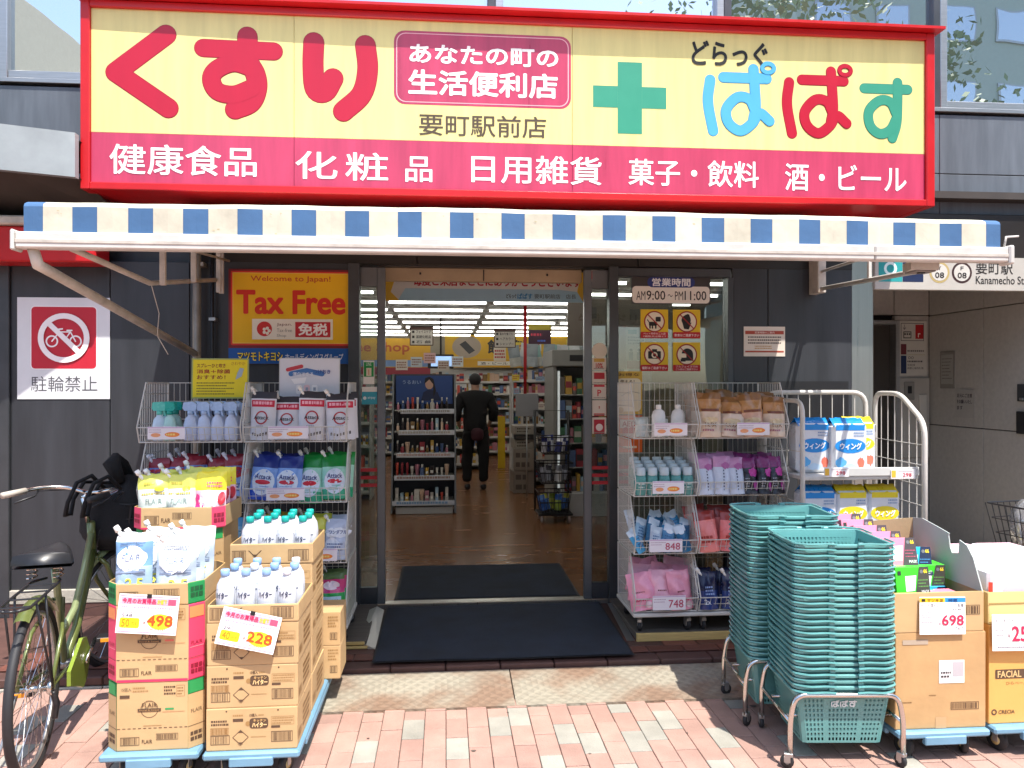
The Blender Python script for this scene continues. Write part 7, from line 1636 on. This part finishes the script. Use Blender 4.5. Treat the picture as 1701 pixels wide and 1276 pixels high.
    d = MB(); d.lathe([(.012, -.02), (.035, -.018), (.030, -.008), (.026, .0)], (0, -.05, RW), 'chrome', 18, 'y'); d.tube([(.0, -.07, RW-.02), (.05, -.07, RW-.09), (.02, -.07, RW-.14)], .012, 'black_plastic', 8); d.build('derailleur', t)
    d = MB(); d.tube([(.02, .07, RW-.03), (-.05, .10, .15), (-.12, .13, .015)], .007, 'alu', 8); d.build('kickstand', t)
    # steered part
    f = empty('steering', (1.03, 0, 0), steer, parent=t); fx = WB-1.03
    wheel_f = wheel(f, fx, RW)
    k = MB(); k.tube([(.02, 0, .67), (.035, 0, .64)], .02, green, 10)
    for s in (-1, 1): k.tube([(.03, s*.02, .655), (.05, s*.05, .62), (.09, s*.055, .52), (fx, s*.055, RW)], [.013, .013, .012, .009], green, 8)
    k.build('fork', f)
    k = MB(); k.tube([(-.025, 0, .86), (-.06, 0, .995)], .0125, 'chrome', 8); k.tube([(-.06, 0, .99), (-.03, 0, 1.01)], .015, 'chrome', 8)
    k.tube(arc([(-.27, .27, 1.03), (-.10, .25, 1.045), (.0, .16, 1.04), (-.02, 0, 1.01), (.0, -.16, 1.04), (-.10, -.25, 1.045), (-.27, -.27, 1.03)], .08), .0115, 'chrome', 10); k.build('handlebar', f)
    for s, e in ((-1, .0), (1, .03)):
        k = MB(); k.tube([(-.12, s*.24, 1.03), (.04, s*.17, 1.02), (.10, s*.05, .95+e), (.02, s*.03, .80), (.0, s*.03, .70)], .0028, 'black_plastic', 5); k.build('brake_cable', f)
    for s in (-1, 1):
        k = MB(); k.tube([(-.17, s*.262, 1.037), (-.30, s*.272, 1.028)], .0165, '#b8b0a4' if s > 0 else 'black_rubber', 10); k.build('grip', f)
        k = MB(); k.tube([(-.10, s*.245, 1.035), (-.14, s*.235, 1.005), (-.25, s*.245, .985)], .005, 'black_plastic', 6); k.build('brake_lever', f)
    g = MB(); vs = []; n = 14
    for i in range(n+1):
        a = R_(-10+150*i/n)
        for kk, (dy, dr) in enumerate(((-.028, 0), (-.018, .012), (0, .016), (.018, .012), (.028, 0))): vs.append((fx+(RW+.014+dr)*math.cos(a), dy, RW+(RW+.014+dr)*math.sin(a)))
    g.add(vs, [(i*5+k_, i*5+k_+1, (i+1)*5+k_+1, (i+1)*5+k_) for i in range(n) for k_ in range(4)], 'bike_pale', True); g.build('mudguard', f)
    # front basket
    w = MB()
    for z, e in ((.70, 0), (.78, .012), (.86, .025), (.94, .04)): w.tube(arc([(.10-.0, -.13-e, z), (.36+e, -.13-e, z), (.36+e, .13+e, z), (.10, .13+e, z), (.10, -.125-e, z)], .03, 3), .003 if z < .94 else .005, 'black_plastic', 5)
    for i in range(9): y = -.13+.26*i/8; w.tube([(.10, y*1.25, .94), (.10, y, .70), (.36, y, .70), (.40, y*1.3, .94)], .0022, 'black_plastic', 4)
    for i in range(8): x = .10+.26*i/7; w.tube([(x+.04*i/7, -.17, .94), (x, -.13, .70), (x, .13, .70), (x+.04*i/7, .17, .94)], .0022, 'black_plastic', 4)
    w.tube([(.03, 0, .72), (.12, 0, .70)], .008, 'alu', 6); w.tube([(fx, -.062, RW), (.30, -.07, .70)], .004, 'alu', 5); w.build('basket', f)
    k = MB(); k.tube([(.16, -.09, .66), (.21, -.09, .655)], [.03, .034], 'chrome', 12); k.build('headlamp', f)
    return t, f
bk, stf = bicycle((-1.69, 3.33, 0), 102, -32, 'olive green city bicycle with a black bag in its basket at the left edge')
MW = Matrix.Translation((-1.69, 3.33, 0)) @ Matrix.Rotation(R_(102), 4, 'Z') @ Matrix.Translation((1.03, 0, 0)) @ Matrix.Rotation(R_(-32), 4, 'Z')
# black bag slumped in the basket
b = MB(); n, mm_ = 26, 14; vs = []
for j in range(mm_+1):
    v = j/mm_; z = .69+.39*v
    for i in range(n):
        a = 2*math.pi*i/n; r = (.145+.085*math.sin(math.pi*min(1, v*1.15+.12))**.8)*(1 if v < .8 else 1-(v-.8)*3.2)
        w_ = 1+.16*nz3(math.cos(a)*1.7, math.sin(a)*1.7, v*3.2)+.07*nz3(math.cos(a)*5, math.sin(a)*5, v*7+4); vs.append(((.24+.02*v)+r*w_*math.cos(a)*1.0, r*w_*math.sin(a)*.95, z+.03*nz3(math.cos(a)*2, math.sin(a)*2, 9)*v))
b.add(vs, [(j*n+i, j*n+(i+1) % n, (j+1)*n+(i+1) % n, (j+1)*n+i) for j in range(mm_) for i in range(n)]+[tuple(mm_*n+i for i in range(n))], 'black_cloth', True)
b.T = None
bag = b.build('tote_bag', label='bulky black cloth bag slumped in the bicycle basket', cat='bag'); bag.matrix_world = MW
for dy in (-.05, .06):
    h = MB(); h.tube([(.12, dy-.03, 1.02), (.04, dy-.02, 1.10), (-.04, dy, 1.07), (-.09, dy+.01, .97), (-.085, dy+.03, .90), (-.05, dy+.03, .90), (-.03, dy+.03, .98), (.06, dy+.05, 1.06), (.14, dy+.05, 1.05)], [.010]*9, 'black_cloth', 6); h.build('strap', bag)
h = MB(); h.tube([(.18, -.02, 1.05), (.14, .0, 1.16), (.20, .03, 1.18), (.27, .04, 1.14), (.30, .02, 1.07)], [.03, .035, .03, .03, .025], 'black_cloth', 8); h.build('flap', bag)
h = MB(); h.add([(.22, -.13, 1.03), (.27, -.15, 1.04), (.25, -.155, 1.01)], [(0, 1, 2)], '#2038a8'); h.build('lining', bag)
bk2, st2 = bicycle((4.45, 4.02, 0), 183, 8, 'city bicycle with a silver bag in its wire basket at the right edge')
MW2 = Matrix.Translation((4.45, 4.02, 0)) @ Matrix.Rotation(R_(183), 4, 'Z') @ Matrix.Translation((1.03, 0, 0)) @ Matrix.Rotation(R_(8), 4, 'Z')
b = MB(); vs = []
for j in range(9):
    v = j/8
    for i in range(20):
        a = 2*math.pi*i/20; r = .12*(1-abs(v-.45)**2*1.6); w_ = 1+.2*nz3(math.cos(a)*2, math.sin(a)*2, v*4); vs.append((.24+r*w_*math.cos(a), r*w_*math.sin(a), .71+.26*v))
b.add(vs, [(j*20+i, j*20+(i+1) % 20, (j+1)*20+(i+1) % 20, (j+1)*20+i) for j in range(8) for i in range(20)]+[tuple(160+i for i in range(20))], 'bag_foil', True)
o = b.build('silver_bag', label='crumpled silver bag in the basket of the right edge bicycle', cat='bag'); o.matrix_world = MW2

# ================================================================ ACROSS THE STREET (seen only in the glass)
def tree(x, y, h, label, seed, lm='leaf'):
    rs = random.Random(seed); t = empty('street_tree', (x, y, -.1), label=label, cat='tree'); b = MB()
    b.tube([(0, 0, 0), (.05, 0, h*.3), (0, .1, h*.55), (.1, 0, h*.8)], [.22, .17, .12, .05], 'bark', 10); b.build('trunk', t)
    for i in range(7):
        a = i*2.4; z = h*(.35+.06*i); b = MB(); b.tube([(0, 0, z), (math.cos(a)*h*.1, math.sin(a)*h*.1, z+h*.06), (math.cos(a)*h*.2, math.sin(a)*h*.2, z+h*.15)], [.07, .05, .02], 'bark', 6); b.build('limb', t)
    b = MB(); cl = [(rs.gauss(0, h*.15), rs.gauss(0, h*.15), h*rs.uniform(.45, 1.0), h*rs.uniform(.05, .11)) for _ in range(34)]
    for cx, cy, cz, r in cl:
        m_ = rs.choice((lm, 'leaf_light'))
        for k in range(110):
            v = Vector((rs.gauss(0, 1), rs.gauss(0, 1), rs.gauss(0, .8))).normalized()*r*rs.uniform(.5, 1.15); u = Vector((rs.gauss(0, 1), rs.gauss(0, 1), rs.gauss(0, 1))).normalized()*.12; q_ = v.cross(u).normalized()*.07; p = Vector((cx, cy, cz))+v
            b.add([p-u, p+q_, p+u, p-q_], [(0, 1, 2, 3)], m_)
    b.build('crown', t, kind='stuff')
tree(7.2, -8.5, 12.5, 'tall leafy street tree reflected in the right upper windows', 1)
tree(11.5, -9.5, 11.5, 'second leafy street tree further right, reflected in the rightmost window', 2)
tree(3.2, -10.5, 8.5, 'lower street tree reflected at the foot of the middle windows', 3)
def block(x0, x1, y0, y1, h, m, label, seed):
    t = empty('street_building', ((x0+x1)/2, y1, -.1), label=label, cat='building'); b = MB(); ox, oy = (x0+x1)/2, y1
    b.cbox(x0-ox, x1-ox, y0-oy, y1-oy, 0, h, m, .05); b.build('wall', t)
    w = MB(); w.cbox(0, 1.6, 0, .06, 0, 1.4, 'alu', .01); w.box(.08, 1.52, .061, .066, .08, 1.32, 'upper_glass'); wm = w.mesh('window')
    z = 3.4
    while z < h-1.8:
        x = x0+.8
        while x < x1-2: o = bpy.data.objects.new('window', wm); C.objects.link(o); o.parent = t; o.location = (x-ox, .005, z); x += 2.6
        z += 3.1
block(-30, -15.5, -28, -18, 16, 'facing_beige', 'beige apartment block across the street on the left', 1)
block(-14.5, 5, -30, -20, 7.5, 'facing_beige', 'low building across the street straight behind the viewer', 2)
block(14, 34, -30, -19, 21, 'facing_green', 'tall pale green building across the street on the right', 3)
